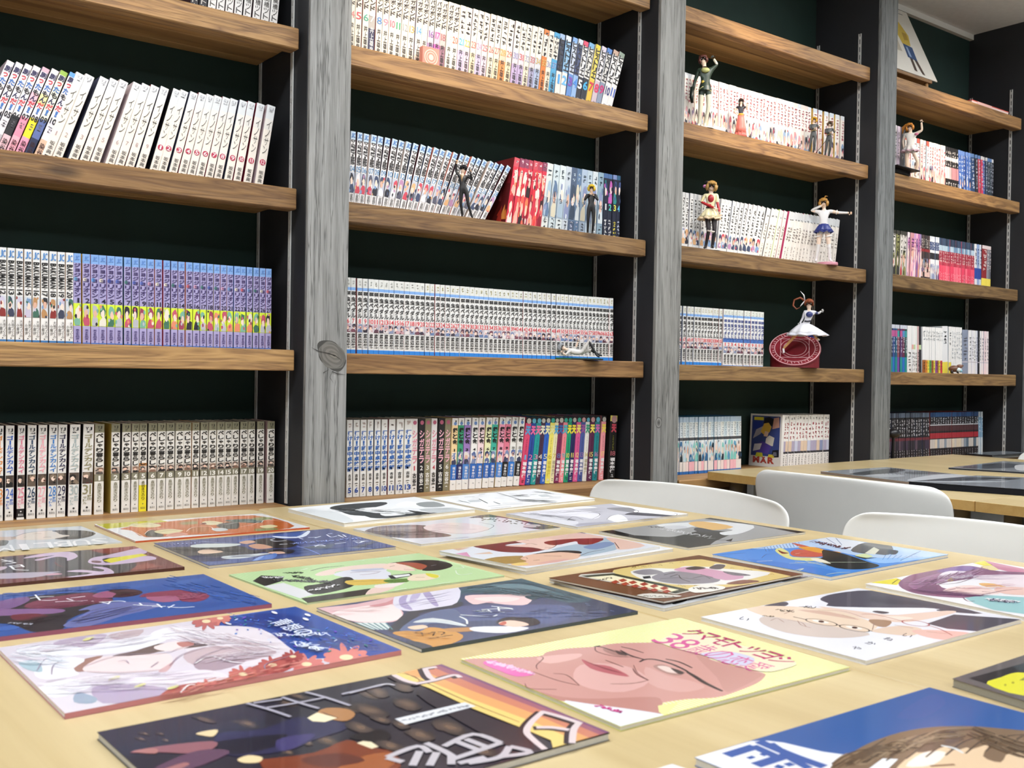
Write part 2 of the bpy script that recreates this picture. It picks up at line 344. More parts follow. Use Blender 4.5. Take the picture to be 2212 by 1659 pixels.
# ---------------------------------------------------------------- tables
ZT = 0.700
def round_rect(x0, x1, y0, y1, r, n=6):
    P = []
    for cx, cy, a0 in ((x1-r, y1-r, 0), (x0+r, y1-r, 90), (x0+r, y0+r, 180), (x1-r, y0+r, 270)):
        for i in range(n+1):
            t = math.radians(a0+90*i/n); P.append((cx+r*math.cos(t), cy+r*math.sin(t)))
    return P
def table(label, ox, oy, rz, w, d, z, panel=None, rc=0.028, th=0.030):
    """origin at the back left corner of the top, +x to the right, -y towards the viewer"""
    r = empty('reading_table', (ox, oy, 0), (0, 0, rz)); tag(r, label, 'table', 'reading tables')
    b = MB(); P = round_rect(0, w, -d, 0, rc); n = len(P); e = 0.0012
    Q = round_rect(e, w-e, -d+e, -e, rc-e)
    b.add([(p[0], p[1], z-th) for p in P]+[(p[0], p[1], z-e) for p in P], [tuple(range(n-1, -1, -1))]+[(i, (i+1) % n, n+(i+1) % n, n+i) for i in range(n)], (1, 1, 1), 1)
    b.add([(p[0], p[1], z-e) for p in P]+[(p[0], p[1], z) for p in Q], [(i, (i+1) % n, n+(i+1) % n, n+i) for i in range(n)], (1, 1, 1), 0)
    b.add([(p[0], p[1], z) for p in Q], [tuple(range(n))], (1, 1, 1), 0)
    b.build('tabletop', [M_MAPLE, M_MAPLE2], r)
    for lx in (0.06, w-0.06):
        for ly in (-0.06, -d+0.06):
            b = MB(); b.tube([(lx, ly, 0.0), (lx, ly, z-th-0.0005)], 0.019, 12); b.build('leg', M_CHROME, r)
    for ya in (-0.075, -d+0.055):
        b = MB(); b.box(0.09, w-0.09, ya, ya+0.02, z-0.08, z-th-0.001); b.build('apron', M_CHROME, r)
    if panel: b = MB(); b.box(0.088, 0.1, -d+0.10, -0.10, 0.03, z-th-0.0015); b.build('leg_panel', M_GREYPL, r)
    return r
AL = 0.0223
table('pale maple table covered in booklets, directly in front of the first bay', 0.8552-0.765*math.cos(AL), -0.0581-0.765*math.sin(AL), AL, 0.763, 1.80, ZT)
table('pale maple table covered in booklets, with white chairs along its long edge', 0.8562, -0.0581, AL, 0.752, 1.80, ZT)
table('farther pale maple table with monochrome magazines before the figurine bay', 2.262, -0.034, 0.012, 1.38, 0.80, 0.712, True, 0.005, 0.024)
table('farther pale maple table behind the white chairs, joined to another', 2.2716, -0.8345, 0.012, 1.38, 0.80, 0.712, True, 0.005, 0.024)
# ---------------------------------------------------------------- chairs
def chair(label, x, y, rz, top=0.735, hwid=0.275):
    r = empty('shell_chair', (x, y, 0), (0, 0, rz)); tag(r, label, 'chair', 'white shell chairs')
    # profile from seat front to the top of the back, local +y = front of the seat
    prof = [(0.42, 0.425), (0.40, 0.438), (0.34, 0.444), (0.22, 0.436), (0.12, 0.428), (0.055, 0.432), (0.018, 0.455), (0.0, 0.50), (-0.012, 0.56), (-0.022, 0.62), (-0.032, 0.67), (-0.04, top-0.035), (-0.046, top-0.012), (-0.047, top)]
    hw = [0.20, 0.222, 0.235, 0.24, 0.242, 0.246, 0.252, 0.260, 0.266, 0.271, hwid, hwid-0.004, hwid-0.018, hwid-0.045]
    cv = [0, 0, 0, 0, 0.0, 0.01, 0.03, 0.045, 0.052, 0.055, 0.056, 0.056, 0.056, 0.055]
    N = 16; V = []; Fc = []
    for (py, pz), w, c in zip(prof, hw, cv):
        for i in range(N+1):
            u = -1+2*i/N; V.append((u*w, py+c*abs(u)**2.2, pz+(0.012*u*u if pz < 0.45 else -0.006*u*u if pz > top-0.02 else 0)))
    for j in range(len(prof)-1):
        for i in range(N): Fc.append((j*(N+1)+i, j*(N+1)+i+1, (j+1)*(N+1)+i+1, (j+1)*(N+1)+i))
    b = MB(); b.add(V, Fc, (1, 1, 1), 0, True); o = b.build('seat_shell', M_WHITEPL, r)
    s = o.modifiers.new('thick', 'SOLIDIFY'); s.thickness = 0.009; s.offset = 0; s.use_rim = True
    sb = o.modifiers.new('round', 'SUBSURF'); sb.levels = 1; sb.render_levels = 2
    for lx, ly, fx, fy in ((-0.16, 0.32, -0.22, 0.40), (0.16, 0.32, 0.22, 0.40), (-0.16, 0.08, -0.22, -0.02), (0.16, 0.08, 0.22, -0.02)):
        b = MB(); b.tube([(lx, ly, 0.428), (fx, fy, 0.0)], [0.011, 0.009], 10); b.build('leg', M_CHROME, r)
    b = MB(); b.tube([(-0.165, 0.315, 0.415), (0.165, 0.315, 0.415), (0.165, 0.085, 0.415), (-0.165, 0.085, 0.415), (-0.165, 0.315, 0.415)], 0.008, 8); b.build('under_frame', M_CHROME, r)
    return r
chair('white plastic chair at the table edge below the second bay', 1.715, -0.455, math.radians(90), 0.738, 0.305)
chair('white plastic chair seen from behind, drawn up to the farther table', 2.20, -0.53, math.radians(-90), 0.748, 0.287)
chair('white plastic chair behind the booklet with the bright sky blue cover', 1.705, -1.17, math.radians(90), 0.744, 0.288)
chair('white plastic chair on the far side of the farther table', 3.93, -0.40, math.radians(90), 0.735)
# ---------------------------------------------------------------- glyphs (flat print)
_gl = {}
def glyph(ch, bold=0.0):
    k = (ch, bold)
    if k in _gl: return _gl[k]
    c = bpy.data.curves.new('g', 'FONT'); c.body = ch; c.resolution_u = 2; c.offset = bold; c.fill_mode = 'FRONT'
    o = bpy.data.objects.new('g', c); COL.objects.link(o)
    bpy.context.view_layer.update()
    me = bpy.data.meshes.new_from_object(o.evaluated_get(bpy.context.evaluated_depsgraph_get()))
    V = [(v.co.x, v.co.y) for v in me.vertices]; Fc = [tuple(p.vertices) for p in me.polygons]
    bpy.data.objects.remove(o); bpy.data.curves.remove(c); bpy.data.meshes.remove(me)
    if V:
        x0, x1 = min(v[0] for v in V), max(v[0] for v in V); y0, y1 = min(v[1] for v in V), max(v[1] for v in V)
        w, h = max(x1-x0, 1e-4), max(y1-y0, 1e-4); V = [((x-x0)/w, (y-y0)/h) for x, y in V]
    else: w = h = 0.5
    _gl[k] = (V, Fc, w, h); return _gl[k]
SMALL = set('ぁぃぅぇぉっゃゅょァィゥェォッャュョ・。、.ー-')
def fit(ch, w, h):
    """share of the cell that a glyph fills"""
    if ch in '・。、.': return 0.3, 0.3
    if ch in 'っゃゅょッャュョァィゥェォ': return 0.72, 0.72
    if ch in '!！1lI|': return 0.42, 0.95
    if ch in '一二ー-': return 0.9, 0.35
    return 0.95, 0.95
def write(mb, s, x0, x1, z0, z1, col, mode='v', bold=0.02, P=None, mat=0):
    """letters in the cell x0..x1, z0..z1; P maps (x, z) to a point. mode v: stacked, h: in a row, r: turned a quarter clockwise"""
    P = P or (lambda x, z: (x, -0.0009, z))
    n = len(s); cols = col if isinstance(col, (list, tuple)) and isinstance(col[0], str) else None
    wt = [0.55 if c in '・ ー' and mode == 'v' and c != 'ー' else 0.6 if c in '.・! 1l' and mode != 'v' else 1.0 for c in s]; tot = sum(wt); acc = 0.0
    for i, c in enumerate(s):
        a0, a1 = acc/tot, (acc+wt[i])/tot; acc += wt[i]
        if c == ' ': continue
        V, Fc, gw, gh = glyph(c, bold); fx, fz = fit(c, gw, gh); cc = cols[i % len(cols)] if cols else col
        if mode == 'v':
            zt, zb = z1-(z1-z0)*a0, z1-(z1-z0)*a1; cx, cz = (x0+x1)/2, (zt+zb)/2; w, h = (x1-x0), (zt-zb)*0.96
            if c == 'ー':
                pts = [P(cx+(v-0.5)*w*0.25, cz+(0.5-u)*h*0.9) for u, v in V]
            else:
                pts = [P(cx+(u-0.5)*w*fx, cz+(v-0.5)*h*fz) for u, v in V]
        elif mode == 'h':
            xa, xb = x0+(x1-x0)*a0, x0+(x1-x0)*a1; cx, cz = (xa+xb)/2, (z0+z1)/2; w, h = (xb-xa)*0.95, (z1-z0)
            pts = [P(cx+(u-0.5)*w*fx, cz+(v-0.5)*h*fz) for u, v in V]
        else:
            zt, zb = z1-(z1-z0)*a0, z1-(z1-z0)*a1; cx, cz = (x0+x1)/2, (zt+zb)/2; w, h = (x1-x0), (zt-zb)*0.96
            pts = [P(cx+(v-0.5)*w*fz, cz-(u-0.5)*h*fx) for u, v in V]
        mb.add(pts, Fc, cc, mat)
def scribble(mb, x0, x1, z0, z1, col, n, rnd, y=-0.0008):
    """lettering too small to read: a column of ink marks"""
    for i in range(n):
        zt = z1-(z1-z0)*i/n; h = (z1-z0)/n; w = x1-x0
        for _ in range(3):
            a = rnd.uniform(0.05, 0.45); b = rnd.uniform(0.55, 0.95); c = rnd.uniform(0.12, 0.8); t = rnd.uniform(0.12, 0.22)
            if rnd.random() < 0.6: mb.add([(x0+w*a, y, zt-h*c), (x0+w*b, y, zt-h*c), (x0+w*b, y, zt-h*(c-t)), (x0+w*a, y, zt-h*(c-t))], [(0, 1, 2, 3)], col)
            else: mb.add([(x0+w*c, y, zt-h*b), (x0+w*(c+t), y, zt-h*b), (x0+w*(c+t), y, zt-h*a), (x0+w*c, y, zt-h*a)], [(0, 1, 2, 3)], col)
SKINS = ('#f0d3c2', '#e9c4b0', '#f3dccd', '#dcb09a')
def picture(mb, x0, x1, z0, z1, pal, rnd, y=-0.0006, bg=None):
    """a small plain generic patch of colours where a cover picture wraps on to the spine"""
    w, h = x1-x0, z1-z0
    if bg: mb.add([(x0, y+0.0001, z0), (x1, y+0.0001, z0), (x1, y+0.0001, z1), (x0, y+0.0001, z1)], [(0, 1, 2, 3)], bg)
    def blob(cx, cz, rx, rz, col, k, dy):
        pts = []
        for i in range(9):
            t = 2*math.pi*i/9; r = rnd.uniform(0.75, 1.15)
            pts.append((min(x1, max(x0, x0+w*(cx+rx*r*math.cos(t)))), y-dy, min(z1, max(z0, z0+h*(cz+rz*r*math.sin(t))))))
        mb.add(pts, [tuple(range(9))], col)
    blob(0.5, 0.12, 0.5, 0.35, rnd.choice(pal), 9, 0.00003)
    cx = rnd.uniform(0.3, 0.7); cz = rnd.uniform(0.5, 0.65)
    blob(cx, cz+0.12, 0.42, 0.3, rnd.choice(pal), 9, 0.00006)
    blob(cx, cz-0.03, 0.27, 0.2, rnd.choice(SKINS), 9, 0.00009)
    for i in range(3): blob(rnd.uniform(0, 1), rnd.uniform(0, 1), 0.16, 0.10, rnd.choice(pal), 9, 0.00012+0.00003*i)
# ---------------------------------------------------------------- a comic book
def book_meshes(t, H, D, sp, rnd):
    c = MB(); r = min(0.0016, t*0.2); br = sorted({0.0, 1.0} | {f for b in sp.get('bands', ()) for f in b[:2]})
    side = sp.get('side', sp['base']); side = rnd.choice(side) if isinstance(side, (list, tuple)) and isinstance(side[0], str) else side
    prof = [(0, D), (0, r), (r*0.3, r*0.3), (r, 0), (t-r, 0), (t-r*0.3, r*0.3), (t, r), (t, D)]
    for a, b in zip(br[:-1], br[1:]):
        m = (a+b)/2; col = sp['base']
        for f0, f1, cc in sp.get('bands', ()):
            if f0 <= m <= f1: col = cc
        za, zb = H*(1-b), H*(1-a)
        for i in range(1, 6):
            p, q = prof[i], prof[i+1]; c.add([(p[0], p[1], za), (q[0], q[1], za), (q[0], q[1], zb), (p[0], p[1], zb)], [(0, 1, 2, 3)], col)
    for i in (0, 6):
        p, q = prof[i], prof[i+1]; c.add([(p[0], p[1], 0), (q[0], q[1], 0), (q[0], q[1], H), (p[0], p[1], H)], [(0, 1, 2, 3)], side)
    pg = MB(); e = 0.0007; pg.box(e, t-e, 0.0022, D-0.0015, 0.001, H-0.001, '#e9e2d2')
    pr = MB()
    for q in sp.get('pics', ()):
        f0, f1, w0, w1, pal = q[:5]; picture(pr, t*w0, t*w1, H*(1-f1), H*(1-f0), pal, rnd, bg=q[5] if len(q) > 5 else None)
    for q in sp.get('txt', ()):
        s, f0, f1, w0, w1, col = q[:6]; mode = q[6] if len(q) > 6 else 'v'; bold = q[7] if len(q) > 7 else 0.02
        if s.startswith('~'): scribble(pr, t*w0, t*w1, H*(1-f1), H*(1-f0), col, int(s[1:]), rnd)
        elif s == 'o':
            cx, cz, rr = t*(w0+w1)/2, H*(1-(f0+f1)/2), t*(w1-w0)/2
            pr.add([(cx+rr*math.cos(k*math.pi/7), -0.0007, cz+rr*math.sin(k*math.pi/7)) for k in range(14)], [tuple(range(14))], col)
        else: write(pr, s, t*w0, t*w1, H*(1-f1), H*(1-f0), col, mode, bold)
    return c, pg, pr
STUFF = MB()
_pgc = {}
_N1 = 'zero one two three four five six seven eight nine ten eleven twelve thirteen fourteen fifteen sixteen seventeen eighteen nineteen'.split()
def wd(n): return _N1[n] if n < 20 else 'x x twenty thirty forty fifty sixty'.split()[n//10]+('-'+_N1[n % 10] if n % 10 else '')
ORD = ['first', 'second', 'third', 'fourth', 'fifth', 'sixth', 'seventh', 'eighth', 'ninth', 'tenth', 'eleventh', 'twelfth', 'thirteenth', 'fourteenth', 'fifteenth', 'sixteenth', 'seventeenth', 'eighteenth', 'nineteenth', 'twentieth']
BOOKN = [0]
def shelve(bay, row, zoom, vols, left, by, top, wid, spec, label, group, yb=0.06, D=0.112, stuff=False, gaps=None, last_free=False):
    """left: picture x of each spine's bottom left corner (in the zoom's own pixels), by: its y at the first and last book,
       top: (x first, y first, x last, y last) of top left corners; wid: spine width there"""
    ox, oy, k = zoom; n = len(vols); zs = ROWZ[row][bay]
    if isinstance(left, tuple) and len(left) == 2 and n > 2: left = [left[0]+(left[1]-left[0])*i/n for i in range(n)]
    if left and isinstance(left[0], tuple):     # (index, x) anchors
        A = left; left = list(np.interp(range(n), [a[0] for a in A], [a[1] for a in A]))
    def L(i): return by[0]+(by[1]-by[0])*i/max(1, n-1)
    ta = []
    for i, (tx, ty) in ((0, top[:2]), (n-1, top[2:])):
        b = ony(ox+left[i]*k, oy+L(i)*k, yb); t = ony(ox+tx*k, oy+ty*k, yb)
        ta.append((t[0]-b[0])/(t[2]-b[2]))
    out = []
    for i, v in enumerate(vols):
        rnd = random.Random(hash((bay, ord(row), i, n)) % 99991)
        b = ony(ox+left[i]*k, oy+L(i)*k, yb)
        w = wid[i] if isinstance(wid, (list, tuple)) else wid
        e = ony(ox+(left[i]+w)*k, oy+L(i)*k, yb)
        f = i/max(1, n-1); tl = ta[0]*(1-f)+ta[1]*f; a = math.atan(tl)
        sp = spec(v, i, rnd); H = sp.get('H', 0.174); t = max(0.005, (e[0]-b[0])*math.cos(a))
        x0 = b[0]-(b[2]-zs)*tl
        if a >= 0: zz = zs+t*math.sin(a)
        else: zz = zs
        yy = yb + sp.get('dy', 0)+rnd.uniform(-0.0015, 0.0015)
        dd = min(D, YB-0.004-yy); c, pg, pr = book_meshes(t, H, dd, sp, rnd)
        if stuff:
            M = Matrix.Translation((x0, yy, zz)) @ Matrix.Rotation(a, 4, 'Y')
            STUFF.merge(c, M); STUFF.merge(pg, M, 1); STUFF.merge(pr, M)
        else:
            o = c.build('comic_book', M_MATTE, None, (x0, yy, zz+0.0003), (0, a, 0)); tag(o, label(v, i), 'book', group)
            key = (round(t, 4), round(dd, 3), H)
            if key not in _pgc: _pgc[key] = pg.mesh('pages', M_PAGE)
            link('pages', _pgc[key], o)
            if pr.f: pr.build('spine_print', M_MATTE, o)
            out.append(o)
        BOOKN[0] += 1
    return out
ZA, ZB_, ZC_ = (0, 0, 760/2212), (0, 480, 760/2212), (0, 820, 760/2212)
ZD, ZE_, ZF, ZG = (740, 0, 680/2212), (740, 240, 680/2212), (740, 560, 680/2212), (740, 860, 680/2212)
ZH, ZI, ZJ, ZK = (1440, 60, 460/2212), (1440, 340, 460/2212), (1440, 600, 460/2212), (1440, 840, 460/2212)
ZL, ZM, ZN = (1900, 0, 312/1176), (1900, 440, 312/1294), (1900, 840, 312/1849)
DARKS = ('#2a2326', '#1d1a1e', '#4a2a2e', '#33363f', '#5a5560', '#3a1f28')
# --- bay one, second shelf
def sp_top(v, i, r):
    d = i < 2
    return dict(H=0.182, base='#2b2a2e' if d else '#dcdad8', side=DARKS, txt=[('高橋ツトム', 0.62, 0.985, 0.16, 0.84, '#cfcac4' if d else '#33302f', 'v', 0.0), ('~6', 0.05, 0.5, 0.1, 0.9, '#e8e4df' if d else '#222')])
shelve(0, 'B', ZA, range(10), [1198, 1253, 1308, 1362, 1418, 1475, 1531, 1588, 1642, 1696], (8, 128), (1235, -420, 1740, -320), 49, sp_top,
       lambda v, i: f'{ORD[9-i]} comic from the end of the cut-off row above the first bay' + (', black spine' if i < 2 else ', pale spine'), 'comics in the row cut off at the top', yb=0.045, D=0.128)
# --- bay one, third shelf: bright humorous series, then the ivory series
SUT = {3: ('#e9e6ea', '#d7b0b8', '#b8b8c4'), 4: ('#e6e2e6', '#cfd0d8', '#8d8fa0'), 5: ('#ece8ec', '#ddd9de', '#bab6bd'), 6: ('#efeaec', '#26252b', '#e6bcc4'), 7: ('#ece6ea', '#f08fa8', '#f2a9b8'), 8: ('#f0eaf0', '#f1e028', '#e89ab5'), 9: ('#e7e9d8', '#5a6aa0', '#20284a'), 10: ('#efe9ea', '#e9e3ee', '#d8b49a')}
def sp_sut(v, i, r):
    c = SUT[v]; tp = {9: '#8fb04a', 10: '#5f9ad8', 7: '#caa8b8'}.get(v, '#d6d0d4')
    return dict(H=0.182, base=c[0], side=('#33343c', '#b8a9b4', '#6f7a94', '#1c1c22'), bands=[(0, 0.05, tp), (0.30, 0.42, mix(c[0], c[1], 0.6) if v in (7, 8) else c[0]), (0.58, 0.80, c[1]), (0.80, 1.0, c[2])],
                txt=[('刷ったもんだ！', 0.05, 0.53, 0.06, 0.94, ['#2b2a55', '#c83a4a', '#3c6fb5', '#1f1d24'], 'v', 0.03), (f'{v:02d}', 0.545, 0.615, 0.04, 0.96, '#1c1b22', 'h', 0.03), ('~3', 0.64, 0.72, 0.15, 0.85, '#6d6a72'), ('染谷', 0.84, 0.98, 0.15, 0.85, '#3a1a22' if v != 6 else '#222', 'v', 0.01)])
shelve(0, 'C', ZA, [3, 4, 5, 6, 7, 8, 9, 10], [-178, -118, -60, -5, 54, 113, 171, 232], (905, 948), (55, 370, 440, 474), 52, sp_sut,
       lambda v, i: f'comic numbered {wd(v)} with multicoloured title, leaning at the start of the third shelf', 'multicoloured comics leaning on the third shelf', yb=0.045, D=0.128)
def sp_ino(v, i, r):
    rouge = v > 9; n = v-9 if rouge else v
    tx = [('VJ' if not rouge else 'GJ', 0.025, 0.06, 0.22, 0.78, '#9a9aa2', 'h', 0.0), ('~1', 0.065, 0.09, 0.2, 0.8, '#b0b0b6'), ('イノサン', 0.19, 0.60, 0.24, 0.78, '#55524e', 'v', -0.006), ('坂本眞一', 0.80, 1.0, 0.22, 0.80, '#3a3734', 'v', 0.004)]
    if rouge: tx += [('o', 0.665, 0.735, 0.14, 0.86, '#b83a55'), (str(n), 0.675, 0.725, 0.26, 0.74, '#f6e6e6', 'h', 0.01)]
    else: tx += [(str(n), 0.685, 0.735, 0.34, 0.66, '#b79c9c', 'h', -0.004)]
    return dict(H=0.182, base='#ece3d8', side=('#2b2730', '#8c1f3a', '#57516a', '#7d1d30', '#d5c8cc', '#454a63', '#1b1a20'), bands=[(0, 0.17, '#d9dcde'), (0.17, 0.3, '#e3dfd9')], txt=tx)
INL = [275, 342, 443, 514, 580, 675, 735, 798, 865, 950, 1002, 1070, 1127, 1183, 1237, 1293, 1350, 1414, 1470, 1534, 1605]
shelve(0, 'C', ZA, list(range(1, 22)), INL, (962, 1150), (478, 478, 1683, 676), [64, 64, 62, 60, 60, 58, 57, 57, 56, 52, 52, 52, 52, 50, 50, 50, 50, 50, 48, 50, 52], sp_ino,
       lambda v, i: (f'ivory comic with thin grey title and plain number {wd(v)}, leaning on the third shelf' if v < 10 else f'ivory comic with number {wd(v-9)} in a red disc, leaning on the third shelf'), 'ivory comics leaning on the third shelf', yb=0.045, D=0.128)
# --- bay one, fourth shelf
PALB = ('#3a3f55', '#8a2f2a', '#7a9ac0', '#c9c2d6', '#2b2b30', '#b98a5a', '#3f6a5a')
def sp_bak(v, i, r):
    return dict(H=0.1755, base='#ebe9e6', side=('#2a2a30', '#7a2a2a', '#c08a3a', '#d8d4d0', '#b09a3a'), bands=[(0.975, 1.0, '#3a78b4'), (0, 0.12, '#dfe0e0')],
                txt=[('JC', 0.025, 0.105, 0.12, 0.88, '#3d7fc0', 'h', 0.02), ('BAKUMAN.', 0.13, 0.43, 0.08, 0.92, '#1b1a1c', 'r', 0.035), (str(v), 0.43, 0.50, 0.12, 0.9, '#1b1a1c', 'r', 0.02), ('大場つぐみ', 0.76, 0.95, 0.52, 0.92, '#55504c', 'v', 0.0), ('小畑健', 0.80, 0.92, 0.10, 0.46, '#3a3633', 'v', 0.01), ('o', 0.955, 0.965, 0.42, 0.58, '#333')],
                pics=[(0.51, 0.73, 0.06, 0.94, PALB, '#cfd3d8')])
BKL = [-8, 44, 97, 150, 203, 256, 309, 361, 412]
shelve(0, 'D', ZB_, list(range(12, 21)), BKL, (744, 762), (-6, 136, 414, 174), 48, sp_bak, lambda v, i: f'white comic with quarter-turned black title and number {wd(v)} on the fourth shelf', 'black and white titled comics on the fourth shelf', yb=0.045)
PALJ = ('#2a2233', '#c0506a', '#7ab09a', '#e6e0d0', '#3f6f5a', '#9a3a5a', '#e08a6a', '#b8b8c0')
def sp_joj(v, i, r):
    pc = {1: ('#6fb0d8'), 2: '#e8e0d0', 3: '#5aa0e0', 5: '#4a5ab0'}.get(v, r.choice(['#7fa8d8', '#d8a0b8', '#f0e8d0', '#4a8a78', '#e07070', '#5a70c0']))
    return dict(H=0.1755, base='#aaa2cd', side=('#d05f66', '#3a3560', '#2f4f8a', '#e0d24a', '#2f6a4a', '#c0405a', '#e08a4a', '#1c1b28', '#b0a6cc', '#2a5fb0'), bands=[(0, 0.105, '#7fa6dc'), (0.55, 0.80, '#d6ea3c'), (0.985, 1, '#3f6fc0')],
                txt=[('JC', 0.025, 0.075, 0.2, 0.8, '#5b86c8', 'h', 0.02), ('ジョジョリオン', 0.105, 0.48, 0.08, 0.92, '#3b2d62', 'v', 0.03), ('o', 0.27, 0.30, 0.05, 0.55, pc), (str(v), 0.49, 0.545, 0.1 if v > 9 else 0.3, 0.94, '#241c38', 'h', 0.012), ('荒木飛呂彦', 0.835, 0.955, 0.25, 0.75, '#4a3c78', 'v', 0.02), ('o', 0.965, 0.98, 0.4, 0.6, '#35408a')],
                pics=[(0.56, 0.795, 0.03, 0.97, PALJ)])
JOL = [463, 520, 573, 622, 673, 723, 781, 829, 878, 926, 974, 1026, 1075, 1121, 1167, 1212, 1257, 1300, 1343, 1385, 1427, 1470, 1509, 1550, 1590, 1630, 1668]
shelve(0, 'D', ZB_, list(range(1, 28)), JOL, (752, 790), (461, 176, 1672, 286), [49]*6+[45]*5+[42]*5+[39]*6+[36]*5, sp_joj, lambda v, i: f'violet comic numbered {wd(v)} with lime green picture band on the fourth shelf', 'violet comics on the fourth shelf', yb=0.045)
# --- bay one, base shelf
GC = {23: '#e08a3a', 24: '#2f5fb8', 25: '#e07f98', 26: '#2a4664', 27: '#f0a8b4', 28: '#3f80c8', 29: '#26224a', 30: '#a9b6b6', 31: '#948e6a'}
PALD = ('#2a2422', '#4a3f38', '#6a5a4c', '#1c1a1a', '#8a7a68', '#5a2f2a')
def sp_gol(v, i, r):
    c = GC[v]; bd = [(0.885, 0.975, '#1d1a1c')] if v == 25 else []
    return dict(H=0.182, base='#e9e7e3', side=('#1f1a1c', '#3a1a26', '#17161a', '#45303c'), bands=bd,
                txt=[('YJ', 0.03, 0.07, 0.18, 0.82, '#26262a', 'h', 0.03), ('~1', 0.075, 0.095, 0.15, 0.85, '#3a3a40'), ('ゴールデンカムイ', 0.105, 0.51, 0.12, 0.9, c, 'v', 0.03), (str(v), 0.66, 0.77, 0.05, 0.95, c, 'h', 0.0), ('野田', 0.775, 0.835, 0.52, 0.92, c, 'v', 0.015), ('サトル', 0.79, 0.88, 0.12, 0.5, c, 'v', 0.015), ('o', 0.905, 0.922, 0.42, 0.62, '#222' if v != 25 else '#eee'), ('集英社', 0.935, 0.962, 0.15, 0.85, '#444' if v != 25 else '#eee', 'h', 0.0)],
                pics=[(0.525, 0.65, 0.04, 0.96, PALD, '#5a4c42')])
shelve(0, 'E', ZC_, list(range(23, 32)), [-34, 30, 105, 165, 232, 298, 355, 425, 508], (900, 862), (-28, 262, 526, 254), [52, 55, 48, 56, 56, 54, 56, 66, 68], sp_gol,
       lambda v, i: f'white comic with large serif number {wd(v)} in colour on the base shelf', 'white comics with coloured titles on the base shelf', yb=0.088, D=0.128)
def sp_bes(v, i, r):
    bd = [(0, 0.095, '#8b8970'), (0.555, 0.635, '#8d8975')]
    if v == 5: bd += [(0.70, 1.0, '#efe02c'), (0.45, 0.555, '#c98a4a')]
    return dict(H=0.182, base='#e9e6df', side=('#b8ac58',) if v == 2 else ('#d9d2c0', '#2a2526', '#c08a4a', '#c9a8a8', '#3a3438'), bands=bd,
                txt=[('YJ', 0.02, 0.055, 0.25, 0.75, '#35332a', 'h', 0.02), ('~1', 0.06, 0.08, 0.2, 0.8, '#4a4838'), ('べしゃり暮らし', 0.10, 0.475, 0.10, 0.90, '#211f1d', 'v', 0.035), (str(v), 0.57, 0.625, 0.08 if v > 9 else 0.25, 0.92 if v > 9 else 0.78, '#f4f2ea', 'h', 0.03), ('森田まさのり', 0.65, 0.87, 0.3, 0.74, '#7d795f' if v != 5 else '#6a5f10', 'v', 0.012), ('o', 0.905, 0.92, 0.44, 0.58, '#555'), ('集英社', 0.945, 0.97, 0.2, 0.8, '#5a574e', 'h', 0.0)],
                pics=[(0.48, 0.553, 0.04, 0.96, ('#2a2524', '#55504c', '#8a6a58'), '#c9b6a8')])
BEL = [590, 695, 762, 823, 872, 928, 985, 1041, 1099, 1150, 1203, 1256, 1308, 1360, 1409, 1455, 1507, 1557, 1612, 1676]
shelve(0, 'E', ZC_, list(range(1, 21)), BEL, (858, 790), (598, 250, 1682, 240), [60, 55, 55, 46, 48, 54, 52, 53, 50, 50, 46, 48, 46, 47, 45, 45, 47, 43, 45, 46], sp_bes,
       lambda v, i: f'cream comic with olive top band and brush title, number {wd(v)}' + (', yellow foot' if v == 5 else ''), 'cream comics with olive bands on the base shelf', yb=0.088, D=0.128)
# --- bay two, second shelf
VC = {4: '#d88', 5: '#d8455a', 6: '#3fa08a', 7: '#e8e0da', 8: '#4a86c8', 9: '#e888a0', 10: '#e05a78', 11: '#35a070', 12: '#a8a8a8', 13: '#e0a050', 14: '#5aa0e0', 15: '#ece6dc', 16: '#8a60a8', 17: '#d048a0', 18: '#b06a70', 19: '#e8d8d0', 20: '#e0604a', 21: '#50c0d8', 22: '#e8c83a'}
def sp_vag(v, i, r):
    late = v > 20; b = '#ece4d6'
    lo = r.choice(['#b7a3c8', '#c8b8d8', '#e6d8c0', '#9f9ab8', '#d6c0d0', '#e8d4b0', '#a8b4d0']) if late else {7: '#3a3a58', 16: '#b090b8', 17: '#c060b0', 18: '#9a7080'}.get(v, b)
    if v in (28,): lo = '#d88a4a'
    if v in (35,): lo = '#d87a30'
    if v in (37,): lo = '#4aa0cc'
    bd = [(0.45, 0.62, mix(b, lo, 0.5)), (0.62, 1.0, lo)]
    if v in (35, 37): bd = [(0, 0.08, lo), (0.4, 1, lo)]
    tc = '#3a302e'; ac = '#2c2826' if lo not in ('#3a3a58',) else '#eee'
    return dict(H=0.182, base=b, side=('#e0d6c8', '#8a7f96', '#b05a5a', '#3f3a48', '#d8cfc4'), bands=bd,
                txt=[('バガボンド' if not late else '~5', 0.03 if not late else 0.05, 0.40, 0.08, 0.92, tc, 'v', 0.03), (str(v), 0.45, 0.545, 0.06, 0.94, VC.get(v, r.choice(['#c8a0c0', '#d0b060', '#9aa0c8', '#c86a6a'])), 'h', 0.0), ('井上雄彦', 0.60, 0.93, 0.2, 0.8, ac, 'v', 0.01)])
VGL = [46, 84, 135, 178, 227, 272, 317, 362, 408, 455, 503, 548, 590, 634, 676, 718, 757, 800, 845, 886, 926, 968, 1011, 1051, 1093, 1137, 1180, 1223, 1263, 1298, 1335, 1380, 1415, 1450]
